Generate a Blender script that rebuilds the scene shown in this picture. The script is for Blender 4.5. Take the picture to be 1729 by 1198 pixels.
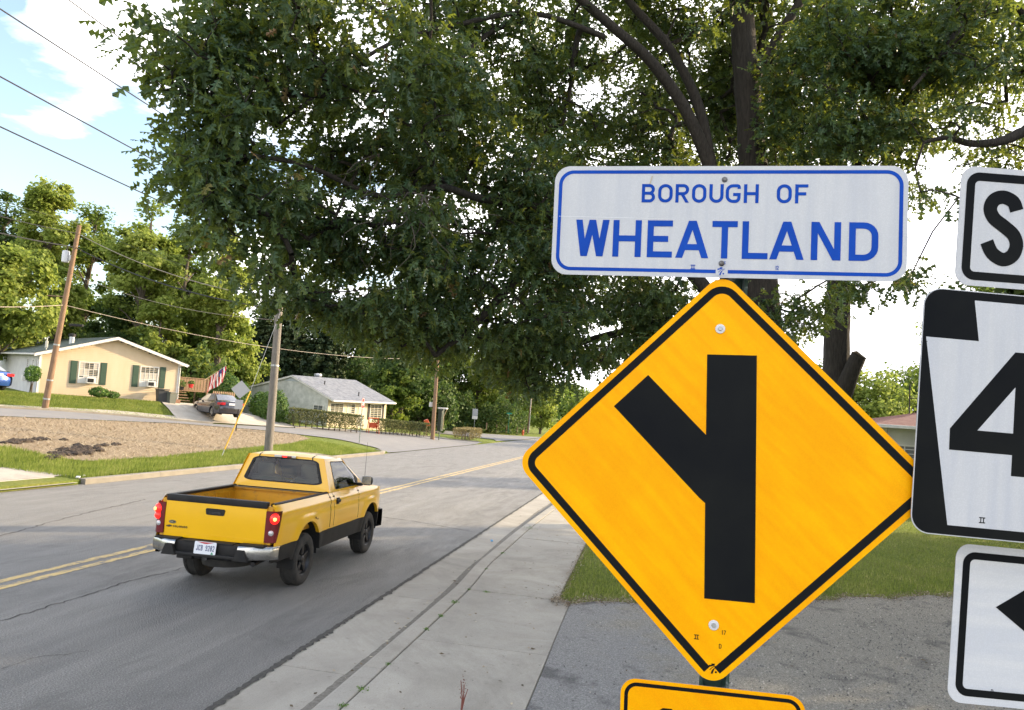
import bpy, bmesh, math, random
import numpy as np
from mathutils import Vector, Matrix

# ------------------------------------------------------------------ scene, camera, light
for o in list(bpy.data.objects):
    bpy.data.objects.remove(o)
scene = bpy.context.scene
COL = scene.collection
R = math.radians
random.seed(7)
rng = np.random.default_rng(7)

EYE = Vector((0, 0, 2.5))
PITCH = R(4.865)
ROLL = R(4.0)
FPX, CX, CY = 1260.0, 864.5, 599.0
U0 = Vector((0, -math.sin(PITCH), math.cos(PITCH)))
FWD = Vector((0, math.cos(PITCH), math.sin(PITCH)))
RIGHT = Vector((1, 0, 0)) * math.cos(ROLL) + U0 * math.sin(ROLL)
UPV = Vector((-1, 0, 0)) * math.sin(ROLL) + U0 * math.cos(ROLL)
cam_d = bpy.data.cameras.new('camera')
cam = bpy.data.objects.new('camera', cam_d)
COL.objects.link(cam)
m = Matrix.Identity(4)
for i in range(3):
    m[i][0] = RIGHT[i]; m[i][1] = UPV[i]; m[i][2] = -FWD[i]; m[i][3] = EYE[i]
cam.matrix_world = m
cam_d.sensor_width = 36.0
cam_d.lens = 36.0 * FPX / 1729.0
cam_d.clip_start = 0.05
cam_d.clip_end = 3000
scene.camera = cam

def at(px, py, Y):
    "a point of the place, from where it stands in the view and how far off it is"
    d = RIGHT * ((px - CX) / FPX) - UPV * ((py - CY) / FPX) + FWD
    return EYE + d * (Y / d.y)

SUN_AZ, SUN_EL = R(66), R(19)           # azimuth clockwise from +Y
sdir = Vector((math.sin(SUN_AZ) * math.cos(SUN_EL), math.cos(SUN_AZ) * math.cos(SUN_EL), math.sin(SUN_EL)))
sun_d = bpy.data.lights.new('sun', 'SUN')
sun_d.energy = 3.7
sun_d.angle = R(0.6)
sun_d.color = (1.0, 0.80, 0.52)
sun = bpy.data.objects.new('sun', sun_d)
COL.objects.link(sun)
sun.rotation_euler = (-sdir).to_track_quat('-Z', 'Y').to_euler()

world = bpy.data.worlds.new('World')
scene.world = world
world.use_nodes = True
wn = world.node_tree
wn.nodes.clear()
def wnode(t, **k):
    n = wn.nodes.new(t)
    for a, b in k.items():
        setattr(n, a, b)
    return n
wout = wnode('ShaderNodeOutputWorld')
bg = wnode('ShaderNodeBackground')
bg.inputs['Strength'].default_value = 0.145
sky = wnode('ShaderNodeTexSky', sky_type='NISHITA', sun_disc=False, sun_elevation=SUN_EL, sun_rotation=SUN_AZ,
            air_density=1.0, dust_density=2.0, ozone_density=1.2)
tc = wnode('ShaderNodeTexCoord')
sep = wnode('ShaderNodeSeparateXYZ')
wn.links.new(tc.outputs['Generated'], sep.inputs[0])
def wmath(op, a, b=None, c=None, clamp=False):
    n = wnode('ShaderNodeMath', operation=op, use_clamp=clamp)
    for i, v in enumerate((a, b, c)):
        if v is None: continue
        if isinstance(v, (int, float)): n.inputs[i].default_value = v
        else: wn.links.new(v, n.inputs[i])
    return n.outputs[0]
# clouds on a plane high overhead
zc = wmath('ADD', wmath('MAXIMUM', sep.outputs['Z'], 0.0), 0.16)
cmb = wnode('ShaderNodeCombineXYZ')
wn.links.new(wmath('DIVIDE', sep.outputs['X'], zc), cmb.inputs[0])
wn.links.new(wmath('DIVIDE', sep.outputs['Y'], zc), cmb.inputs[1])
n1 = wnode('ShaderNodeTexNoise', noise_dimensions='3D')
n1.inputs['Scale'].default_value = 1.15
n1.inputs['Detail'].default_value = 9
n1.inputs['Roughness'].default_value = 0.56
n1.inputs['Distortion'].default_value = 0.25
mp = wnode('ShaderNodeMapping')
mp.inputs['Location'].default_value = (3.1, 1.7, 0.4)
wn.links.new(cmb.outputs[0], mp.inputs[0])
wn.links.new(mp.outputs[0], n1.inputs['Vector'])
def blob(px, py, width):
    "a bank of cloud round one direction of the sky"
    d = (at(px, py, 10) - EYE).normalized()
    dot = wnode('ShaderNodeVectorMath', operation='DOT_PRODUCT')
    nrm = wnode('ShaderNodeVectorMath', operation='NORMALIZE')
    wn.links.new(tc.outputs['Generated'], nrm.inputs[0])
    wn.links.new(nrm.outputs[0], dot.inputs[0])
    dot.inputs[1].default_value = d
    return wmath('SUBTRACT', 1.0, wmath('DIVIDE', wmath('SUBTRACT', 1.0, dot.outputs['Value']), width), clamp=True)
b1 = blob(140, 150, 0.010)
b2 = blob(190, 10, 0.0035)
b3 = blob(1500, 560, 0.20)
b4 = blob(20, 130, 0.006)
b5 = blob(30, 60, 0.0035)
b6 = blob(700, -200, 0.30)
b7 = blob(60, 330, 0.030)
b9 = blob(864, 599, 3.0)
b8 = blob(40, 40, 0.012)
msum = wmath('ADD', n1.outputs['Fac'], wmath('MULTIPLY', b1, 0.30))
msum = wmath('ADD', msum, wmath('MULTIPLY', b2, 0.20))
msum = wmath('ADD', msum, wmath('MULTIPLY', b4, 0.20))
msum = wmath('SUBTRACT', msum, wmath('MULTIPLY', b5, 0.10))
msum = wmath('ADD', msum, wmath('MULTIPLY', b3, 0.42))
msum = wmath('ADD', msum, wmath('MULTIPLY', b6, 0.10))
msum = wmath('ADD', msum, wmath('SUBTRACT', 0.16, wmath('MULTIPLY', b9, 0.09)))  # extra cloud added away from the view to make the skylight less blue
msum = wmath('SUBTRACT', msum, wmath('MULTIPLY', b7, 0.36))
msum = wmath('SUBTRACT', msum, wmath('MULTIPLY', b8, 0.18))
cr = wnode('ShaderNodeValToRGB')
cr.color_ramp.elements[0].position = 0.56
cr.color_ramp.elements[1].position = 0.68
wn.links.new(msum, cr.inputs[0])
n2 = wnode('ShaderNodeTexNoise')
n2.inputs['Scale'].default_value = 3.0
n2.inputs['Detail'].default_value = 6
wn.links.new(mp.outputs[0], n2.inputs['Vector'])
ccol = wnode('ShaderNodeValToRGB')
ccol.color_ramp.elements[0].position = 0.35
ccol.color_ramp.elements[1].position = 0.62
ccol.color_ramp.elements[0].color = (6.2, 6.2, 6.9, 1)
ccol.color_ramp.elements[1].color = (9.5, 9.2, 8.8, 1)
wn.links.new(n2.outputs['Fac'], ccol.inputs[0])
mixc = wnode('ShaderNodeMixRGB')
wn.links.new(cr.outputs[0], mixc.inputs[0])
skb = wnode('ShaderNodeMixRGB', blend_type='MULTIPLY')
skb.inputs[0].default_value = 1.0
skb.inputs[2].default_value = (1.32, 1.24, 1.16, 1)
wn.links.new(sky.outputs[0], skb.inputs[1])
wn.links.new(skb.outputs[0], mixc.inputs[1])
wn.links.new(ccol.outputs[0], mixc.inputs[2])
wn.links.new(mixc.outputs[0], bg.inputs['Color'])
wn.links.new(bg.outputs[0], wout.inputs['Surface'])

vs = scene.view_settings
vs.view_transform = 'Standard'
vs.look = 'None'
vs.exposure = 1.42
vs.gamma = 1.0
vs.use_curve_mapping = False
scene.cycles.max_bounces = 6
scene.cycles.transparent_max_bounces = 12
scene.cycles.diffuse_bounces = 3
scene.cycles.glossy_bounces = 3
scene.cycles.transmission_bounces = 4
scene.cycles.use_denoising = True

# ------------------------------------------------------------------ materials
MATS = {}
def mat(name, col=(0.5, 0.5, 0.5), rough=0.7, metal=0.0, noise=None, bump=0.0, bscale=None, spec=0.5, emit=None,
        estr=1.0, coat=0.0, stretch=(1, 1, 1), detail=6, ramp=(0.35, 0.65), trans=None, tcol=None, attr=None):
    """principled; noise=(scale, colour2); attr=(name, colour2) mixes on a per-face number; trans = share of translucency"""
    if name in MATS: return MATS[name]
    M = bpy.data.materials.new(name)
    M.use_nodes = True
    nt = M.node_tree
    p = nt.nodes['Principled BSDF']
    p.inputs['Roughness'].default_value = rough
    p.inputs['Metallic'].default_value = metal
    p.inputs['Specular IOR Level'].default_value = spec
    p.inputs['Coat Weight'].default_value = coat
    p.inputs['Coat Roughness'].default_value = 0.06
    p.inputs['Base Color'].default_value = (*col, 1)
    src = None
    tcn = nt.nodes.new('ShaderNodeTexCoord')
    mpn = nt.nodes.new('ShaderNodeMapping')
    mpn.inputs['Scale'].default_value = stretch
    nt.links.new(tcn.outputs['Object'], mpn.inputs[0])
    if noise:
        n = nt.nodes.new('ShaderNodeTexNoise')
        n.inputs['Scale'].default_value = noise[0]
        n.inputs['Detail'].default_value = detail
        n.inputs['Roughness'].default_value = 0.6
        nt.links.new(mpn.outputs[0], n.inputs['Vector'])
        r = nt.nodes.new('ShaderNodeValToRGB')
        r.color_ramp.elements[0].position = ramp[0]
        r.color_ramp.elements[1].position = ramp[1]
        r.color_ramp.elements[0].color = (*col, 1)
        r.color_ramp.elements[1].color = (*noise[1], 1)
        nt.links.new(n.outputs['Fac'], r.inputs[0])
        src = r.outputs[0]
    if attr:
        a = nt.nodes.new('ShaderNodeAttribute')
        a.attribute_name = attr[0]
        r = nt.nodes.new('ShaderNodeValToRGB')
        els = [(0.0, col)] + [(x, c) for x, c in attr[1]]
        r.color_ramp.elements[0].position = 0; r.color_ramp.elements[0].color = (*col, 1)
        r.color_ramp.elements[1].position = els[-1][0]; r.color_ramp.elements[1].color = (*els[-1][1], 1)
        for x, c in els[1:-1]:
            e = r.color_ramp.elements.new(x); e.color = (*c, 1)
        nt.links.new(a.outputs['Fac'], r.inputs[0])
        src = r.outputs[0]
    if src: nt.links.new(src, p.inputs['Base Color'])
    if bump:
        nb = nt.nodes.new('ShaderNodeTexNoise')
        nb.inputs['Scale'].default_value = bscale or 40
        nb.inputs['Detail'].default_value = 5
        nt.links.new(mpn.outputs[0], nb.inputs['Vector'])
        bn = nt.nodes.new('ShaderNodeBump')
        bn.inputs['Strength'].default_value = min(bump, 1)
        bn.inputs['Distance'].default_value = 0.02
        nt.links.new(nb.outputs['Fac'], bn.inputs['Height'])
        nt.links.new(bn.outputs[0], p.inputs['Normal'])
    if emit:
        p.inputs['Emission Color'].default_value = (*emit, 1)
        p.inputs['Emission Strength'].default_value = estr
    if trans:
        t = nt.nodes.new('ShaderNodeBsdfTranslucent')
        mx = nt.nodes.new('ShaderNodeMixShader')
        mx.inputs[0].default_value = trans
        out = nt.nodes['Material Output']
        if tcol: t.inputs[0].default_value = (*tcol, 1)
        elif src: nt.links.new(src, t.inputs[0])
        if tcol and src:
            mm = nt.nodes.new('ShaderNodeMixRGB'); mm.inputs[0].default_value = 0.3
            mm.inputs[1].default_value = (*tcol, 1)
            nt.links.new(src, mm.inputs[2]); nt.links.new(mm.outputs[0], t.inputs[0])
        nt.links.new(p.outputs[0], mx.inputs[1]); nt.links.new(t.outputs[0], mx.inputs[2])
        nt.links.new(mx.outputs[0], out.inputs['Surface'])
    MATS[name] = M
    return M

def glass_mat(name, tint, rough=0.02):
    if name in MATS: return MATS[name]
    M = bpy.data.materials.new(name); M.use_nodes = True
    nt = M.node_tree; nt.nodes.clear()
    out = nt.nodes.new('ShaderNodeOutputMaterial')
    tr = nt.nodes.new('ShaderNodeBsdfTransparent'); tr.inputs[0].default_value = (*tint, 1)
    gl = nt.nodes.new('ShaderNodeBsdfGlossy'); gl.inputs['Roughness'].default_value = rough
    fr = nt.nodes.new('ShaderNodeFresnel'); fr.inputs[0].default_value = 1.5
    mx = nt.nodes.new('ShaderNodeMixShader')
    nt.links.new(fr.outputs[0], mx.inputs[0]); nt.links.new(tr.outputs[0], mx.inputs[1]); nt.links.new(gl.outputs[0], mx.inputs[2])
    nt.links.new(mx.outputs[0], out.inputs[0])
    MATS[name] = M
    return M

def node_mat(name, build):
    if name in MATS: return MATS[name]
    M = bpy.data.materials.new(name); M.use_nodes = True
    build(M.node_tree, M.node_tree.nodes['Principled BSDF'])
    MATS[name] = M
    return M

class NT:
    "small helper to wire shader nodes"
    def __init__(s, nt):
        s.nt = nt
        s.tc = nt.nodes.new('ShaderNodeTexCoord').outputs['Object']
    def map(s, sc=(1, 1, 1), loc=(0, 0, 0), rot=(0, 0, 0)):
        n = s.nt.nodes.new('ShaderNodeMapping')
        if any(rot): n.vector_type = 'TEXTURE'; sc = tuple(1 / x for x in sc)
        n.inputs['Scale'].default_value = sc; n.inputs['Location'].default_value = loc
        n.inputs['Rotation'].default_value = rot
        s.nt.links.new(s.tc, n.inputs[0]); return n.outputs[0]
    def noise(s, scale, vec=None, detail=5, rough=0.6, dist=0.0):
        n = s.nt.nodes.new('ShaderNodeTexNoise'); n.inputs['Scale'].default_value = scale; n.inputs['Detail'].default_value = detail
        n.inputs['Roughness'].default_value = rough; n.inputs['Distortion'].default_value = dist
        s.nt.links.new(vec or s.tc, n.inputs['Vector']); return n.outputs['Fac']
    def voro(s, scale, vec=None, feature='F1', out='Distance'):
        n = s.nt.nodes.new('ShaderNodeTexVoronoi'); n.feature = feature; n.inputs['Scale'].default_value = scale
        s.nt.links.new(vec or s.tc, n.inputs['Vector']); return n.outputs[out]
    def wave(s, scale, vec=None, dirn='X', dist=0.0):
        n = s.nt.nodes.new('ShaderNodeTexWave'); n.bands_direction = dirn; n.inputs['Scale'].default_value = scale
        n.inputs['Distortion'].default_value = dist
        s.nt.links.new(vec or s.tc, n.inputs['Vector']); return n.outputs['Fac']
    def ramp(s, fac, stops):
        n = s.nt.nodes.new('ShaderNodeValToRGB'); e = n.color_ramp.elements
        e[0].position = stops[0][0]; e[0].color = (*stops[0][1], 1)
        e[1].position = stops[-1][0]; e[1].color = (*stops[-1][1], 1)
        for p, c in stops[1:-1]:
            q = e.new(p); q.color = (*c, 1)
        s.nt.links.new(fac, n.inputs[0]); return n.outputs[0]
    def bw(s, fac, a, b):
        return s.ramp(fac, [(a, (0, 0, 0)), (b, (1, 1, 1))])
    def mix(s, fac, a, b, mode='MIX'):
        n = s.nt.nodes.new('ShaderNodeMixRGB'); n.blend_type = mode
        for i, v in enumerate((fac, a, b)):
            if isinstance(v, (int, float)): n.inputs[i].default_value = v if i == 0 else (v, v, v, 1)
            elif isinstance(v, tuple): n.inputs[i].default_value = (*v, 1)
            else: s.nt.links.new(v, n.inputs[i])
        return n.outputs[0]
    def math(s, op, a, b=0.0, clamp=False):
        n = s.nt.nodes.new('ShaderNodeMath'); n.operation = op; n.use_clamp = clamp
        for i, v in enumerate((a, b)):
            if isinstance(v, (int, float)): n.inputs[i].default_value = v
            else: s.nt.links.new(v, n.inputs[i])
        return n.outputs[0]
    def bump(s, h, p, strength=0.5, dist=0.01):
        n = s.nt.nodes.new('ShaderNodeBump'); n.inputs['Strength'].default_value = strength; n.inputs['Distance'].default_value = dist
        s.nt.links.new(h, n.inputs['Height']); s.nt.links.new(n.outputs[0], p.inputs['Normal'])
    def link(s, a, b): s.nt.links.new(a, b)

# ------------------------------------------------------------------ objects and tags
def tag(o, label=None, cat=None, group=None, kind=None):
    if label: o['label'] = label
    if cat: o['category'] = cat
    if group: o['group'] = group
    if kind: o['kind'] = kind
    return o
def empty(name, loc=(0, 0, 0), rot=(0, 0, 0), **k):
    o = bpy.data.objects.new(name, None)
    o.empty_display_size = 0.2
    COL.objects.link(o); o.location = loc; o.rotation_euler = rot
    return tag(o, **k)
def link(name, me, material, parent=None, smooth=False, **k):
    o = bpy.data.objects.new(name, me)
    if material is not None and not me.materials:
        for mm in (material if isinstance(material, (list, tuple)) else [material]): me.materials.append(mm)
    COL.objects.link(o)
    if parent: o.parent = parent
    if smooth: me.polygons.foreach_set('use_smooth', [True] * len(me.polygons))
    return tag(o, **k)
def np_mesh(name, V, F, attr=None, midx=None):
    "fast mesh: V (n,3), F (m,k) all the same k"
    V = np.asarray(V, np.float32); F = np.asarray(F, np.int32)
    me = bpy.data.meshes.new(name)
    me.vertices.add(len(V)); me.vertices.foreach_set('co', V.ravel())
    k = F.shape[1]
    me.loops.add(F.size); me.loops.foreach_set('vertex_index', F.ravel())
    me.polygons.add(len(F)); me.polygons.foreach_set('loop_start', np.arange(0, F.size, k, dtype=np.int32))
    me.polygons.foreach_set('loop_total', np.full(len(F), k, np.int32))
    if midx is not None: me.polygons.foreach_set('material_index', np.asarray(midx, np.int32))
    me.update(calc_edges=True)
    if attr is not None:
        a = me.attributes.new('tint', 'FLOAT', 'FACE'); a.data.foreach_set('value', np.asarray(attr, np.float32))
    me.validate()
    return me

class MB:
    "gathers shapes for ONE mesh object"
    def __init__(s): s.v = []; s.f = []; s.m = []; s.cur = 0
    def add(s, vs_, fs_):
        b = len(s.v); s.v += [tuple(x) for x in vs_]
        for f in fs_: s.f.append(tuple(b + i for i in f)); s.m.append(s.cur)
        return s
    def box(s, c, d, rot=None):
        h = [x / 2 for x in d]
        P = [Vector((x * h[0], y * h[1], z * h[2])) for x in (-1, 1) for y in (-1, 1) for z in (-1, 1)]
        if rot is not None: P = [rot @ p for p in P]
        P = [p + Vector(c) for p in P]
        return s.add(P, [(0, 1, 3, 2), (4, 6, 7, 5), (0, 4, 5, 1), (2, 3, 7, 6), (0, 2, 6, 4), (1, 5, 7, 3)])
    def bbox(s, a, b):
        return s.box([(x + y) / 2 for x, y in zip(a, b)], [abs(y - x) for x, y in zip(a, b)])
    def cbox(s, c, d, ch=0.01, rot=None):
        "box with chamfered edges"
        bm = bmesh.new(); bmesh.ops.create_cube(bm, size=1)
        for v in bm.verts: v.co = Vector((v.co.x * d[0], v.co.y * d[1], v.co.z * d[2]))
        bmesh.ops.bevel(bm, geom=bm.edges[:], offset=ch, segments=2, affect='EDGES', profile=0.5)
        bm.verts.ensure_lookup_table()
        P = [v.co.copy() for v in bm.verts]
        if rot is not None: P = [rot @ p for p in P]
        r = s.add([p + Vector(c) for p in P], [[v.index for v in f.verts] for f in bm.faces])
        bm.free(); return r
    def tube(s, pts, rad, n=8, cap=True, jit=0.0):
        pts = [Vector(p) for p in pts]
        if not hasattr(rad, '__len__'): rad = [rad] * len(pts)
        vs_ = []; fs_ = []; up = None
        for i, p in enumerate(pts):
            t = (pts[min(i + 1, len(pts) - 1)] - pts[max(i - 1, 0)])
            if t.length < 1e-9: t = Vector((0, 0, 1))
            t.normalize()
            if up is None: up = t.orthogonal().normalized()
            else:
                up = (up - t * up.dot(t))
                up = up.normalized() if up.length > 1e-6 else t.orthogonal().normalized()
            b = t.cross(up)
            for k in range(n):
                a = 2 * math.pi * k / n
                r = rad[i] * (1 + (random.uniform(-jit, jit) if jit else 0))
                vs_.append(p + (up * math.cos(a) + b * math.sin(a)) * r)
        for i in range(len(pts) - 1):
            for k in range(n):
                k2 = (k + 1) % n
                fs_.append((i * n + k, i * n + k2, (i + 1) * n + k2, (i + 1) * n + k))
        if cap:
            fs_.append(tuple(range(n - 1, -1, -1))); fs_.append(tuple((len(pts) - 1) * n + k for k in range(n)))
        return s.add(vs_, fs_)
    def lathe(s, prof, n=24, M=None, close=False):
        "prof = [(r, z)] turned about z, then moved by M"
        vs_ = []; fs_ = []
        for r, z in prof:
            for k in range(n):
                a = 2 * math.pi * k / n
                p = Vector((r * math.cos(a), r * math.sin(a), z))
                vs_.append(M @ p if M is not None else p)
        L = len(prof)
        for i in range(L if close else L - 1):
            j = (i + 1) % L
            for k in range(n):
                k2 = (k + 1) % n
                fs_.append((i * n + k, i * n + k2, j * n + k2, j * n + k))
        return s.add(vs_, fs_)
    def prism(s, poly, a, b, M=None):
        "poly [(x, z)] in the xz plane, from y=a to y=b"
        n = len(poly)
        P = [Vector((x, a, z)) for x, z in poly] + [Vector((x, b, z)) for x, z in poly]
        if M is not None: P = [M @ p for p in P]
        return s.add(P, [tuple(range(n)), tuple(range(2 * n - 1, n - 1, -1))] + [(i, n + i, n + (i + 1) % n, (i + 1) % n) for i in range(n)])
    def grid(s, fn, nu, nv, us=None, vs2=None, flip=False):
        us = us if us is not None else [i / nu for i in range(nu + 1)]
        vs2 = vs2 if vs2 is not None else [j / nv for j in range(nv + 1)]
        P = [fn(u, v) for u in us for v in vs2]; m_ = len(vs2)
        F = []
        for i in range(len(us) - 1):
            for j in range(m_ - 1):
                q = (i * m_ + j, (i + 1) * m_ + j, (i + 1) * m_ + j + 1, i * m_ + j + 1)
                F.append(q[::-1] if flip else q)
        return s.add(P, F)
    def sphere(s, c, r, n=12, sc=(1, 1, 1)):
        prof = [(math.sin(math.pi * i / (n // 2)) * r, -math.cos(math.pi * i / (n // 2)) * r) for i in range(n // 2 + 1)]
        M = Matrix.Translation(Vector(c)) @ Matrix.Diagonal((*sc, 1))
        return s.lathe(prof, n, M)
    def build(s, name, material, parent=None, smooth=False, recalc=True, **k):
        me = bpy.data.meshes.new(name)
        me.from_pydata(s.v, [], s.f)
        if isinstance(material, (list, tuple)):
            for mm in material: me.materials.append(mm)
            me.polygons.foreach_set('material_index', s.m)
        if recalc:
            bm = bmesh.new(); bm.from_mesh(me)
            bmesh.ops.remove_doubles(bm, verts=bm.verts, dist=1e-5)
            bmesh.ops.recalc_face_normals(bm, faces=bm.faces); bm.to_mesh(me); bm.free()
        me.update()
        o = link(name, me, material, parent, **k)
        if smooth:
            me.polygons.foreach_set('use_smooth', [True] * len(me.polygons))
            me.set_sharp_from_angle(angle=R(38))
        return o
def copy_tree(o, parent=None):
    c = o.copy(); COL.objects.link(c); c.parent = parent
    for ch in list(o.children): copy_tree(ch, c)
    return c

# ------------------------------------------------------------------ the lie of the land
HEAD = R(10.288)                        # the road runs this much to the right of straight ahead
RZ = math.pi / 2 - HEAD
DU = Vector((math.sin(HEAD), math.cos(HEAD))); DV = Vector((-math.cos(HEAD), math.sin(HEAD)))
def xy(u, v): return DU.x * u + DV.x * v, DU.y * u + DV.y * v
def uv(x, y): return DU.x * x + DU.y * y, DV.x * x + DV.y * y
def sst(x, a, b):
    t = min(max((x - a) / (b - a), 0), 1); return t * t * (3 - 2 * t)
VS = [-200, -60, -12, 0.8, 2.5, 14.5, 17, 22, 28, 31, 36, 45, 80, 200]
ZS = [2.5, 0.8, 0.10, 0.09, 0.09, 0.14, 0.25, 0.55, 0.95, 1.2, 1.25, 1.5, 2.5, 4.5]
VF_U = [10, 25, 32.75, 38.4, 43.1, 49.3, 57.4, 63.9, 80]
VF_V = [38, 34, 32, 29.6, 26.5, 24.9, 22.8, 19.8, 17]
def far_rise(u): return 0.03 * max(u - 135, 0)
def T(u, v):
    "height of the ground beside the road"
    z = float(np.interp(v, VS, ZS))
    if v > 14:
        vf = float(np.interp(u, VF_U, VF_V))
        z += 0.75 * sst(v - vf, 0.6, 5.2) * (1 - sst(u, 48, 56))
        j = sst(u, 38, 43) * (1 - sst(u, 64, 68))          # where the side street comes in
        z *= 1 - j * (1 - sst(v, 14.5, 19)) * 0.95
        z *= 1 - sst(u, 70, 90) * (0.9 - 0.6 * sst(v, 30, 60))
    return z + far_rise(u)
def uvobj(name, mb, material, **k):
    o = mb.build(name, material, **k)
    if k.get('parent') is None: o.rotation_euler[2] = RZ
    return o
def ruled(mb, A, B, nt, ns, dz, fn=T):
    "sheet laid on the ground between two edges given as (u, v) points"
    def poly(P, t):
        L = [0]
        for a, b in zip(P, P[1:]): L.append(L[-1] + math.dist(a, b))
        s_ = t * L[-1]
        return float(np.interp(s_, L, [p[0] for p in P])), float(np.interp(s_, L, [p[1] for p in P]))
    def f(t, w):
        a = poly(A, t); b = poly(B, t)
        u, v = a[0] + (b[0] - a[0]) * w, a[1] + (b[1] - a[1]) * w
        return (u, v, fn(u, v) + dz)
    mb.grid(f, nt, ns)
    return mb

# ------------------------------------------------------------------ flat print: strokes and letters
def roundpoly(P, r, closed=False, n=6):
    "polyline with its corners rounded; r one radius or one per point"
    P = [Vector((p[0], p[1])) for p in P]; N = len(P); out = []
    for i, p in enumerate(P):
        ri = r[i] if hasattr(r, '__len__') else r
        if (not closed and i in (0, N - 1)) or ri <= 0: out.append((p.x, p.y)); continue
        a = P[i - 1] - p; b = P[(i + 1) % N] - p
        la, lb = a.length, b.length; a.normalize(); b.normalize()
        ang = math.acos(max(-1, min(1, a.dot(b)))) / 2
        d = min(ri / math.tan(ang), la * 0.5, lb * 0.5); rr = d * math.tan(ang)
        c = p + (a + b).normalized() * (rr / math.sin(ang))
        s_ = p + a * d - c; e_ = p + b * d - c
        a0 = math.atan2(s_.y, s_.x); a1 = math.atan2(e_.y, e_.x); dd = a1 - a0
        while dd > math.pi: dd -= 2 * math.pi
        while dd < -math.pi: dd += 2 * math.pi
        for k in range(n + 1):
            t = a0 + dd * k / n; out.append((c.x + rr * math.cos(t), c.y + rr * math.sin(t)))
    return out
def ribbon(P, w, closed=False):
    P = [Vector(p) for p in P]
    if closed and (P[0] - P[-1]).length < 1e-7: P = P[:-1]
    N = len(P); L = []; Rr = []
    for i in range(N):
        if closed: a = P[i] - P[i - 1]; b = P[(i + 1) % N] - P[i]
        else: a = P[i] - P[max(i - 1, 0)]; b = P[min(i + 1, N - 1)] - P[i]
        if a.length < 1e-9: a = b
        if b.length < 1e-9: b = a
        a.normalize(); b.normalize()
        na = Vector((-a.y, a.x)); nb = Vector((-b.y, b.x)); m_ = na + nb
        if m_.length < 1e-6: m_ = na.copy()
        m_.normalize(); k = w / 2 / max(0.3, m_.dot(na))
        L.append(P[i] + m_ * k); Rr.append(P[i] - m_ * k)
    V = L + Rr; F = []
    for i in range(N if closed else N - 1):
        j = (i + 1) % N; F.append((i, j, N + j, N + i))
    return V, F
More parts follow.
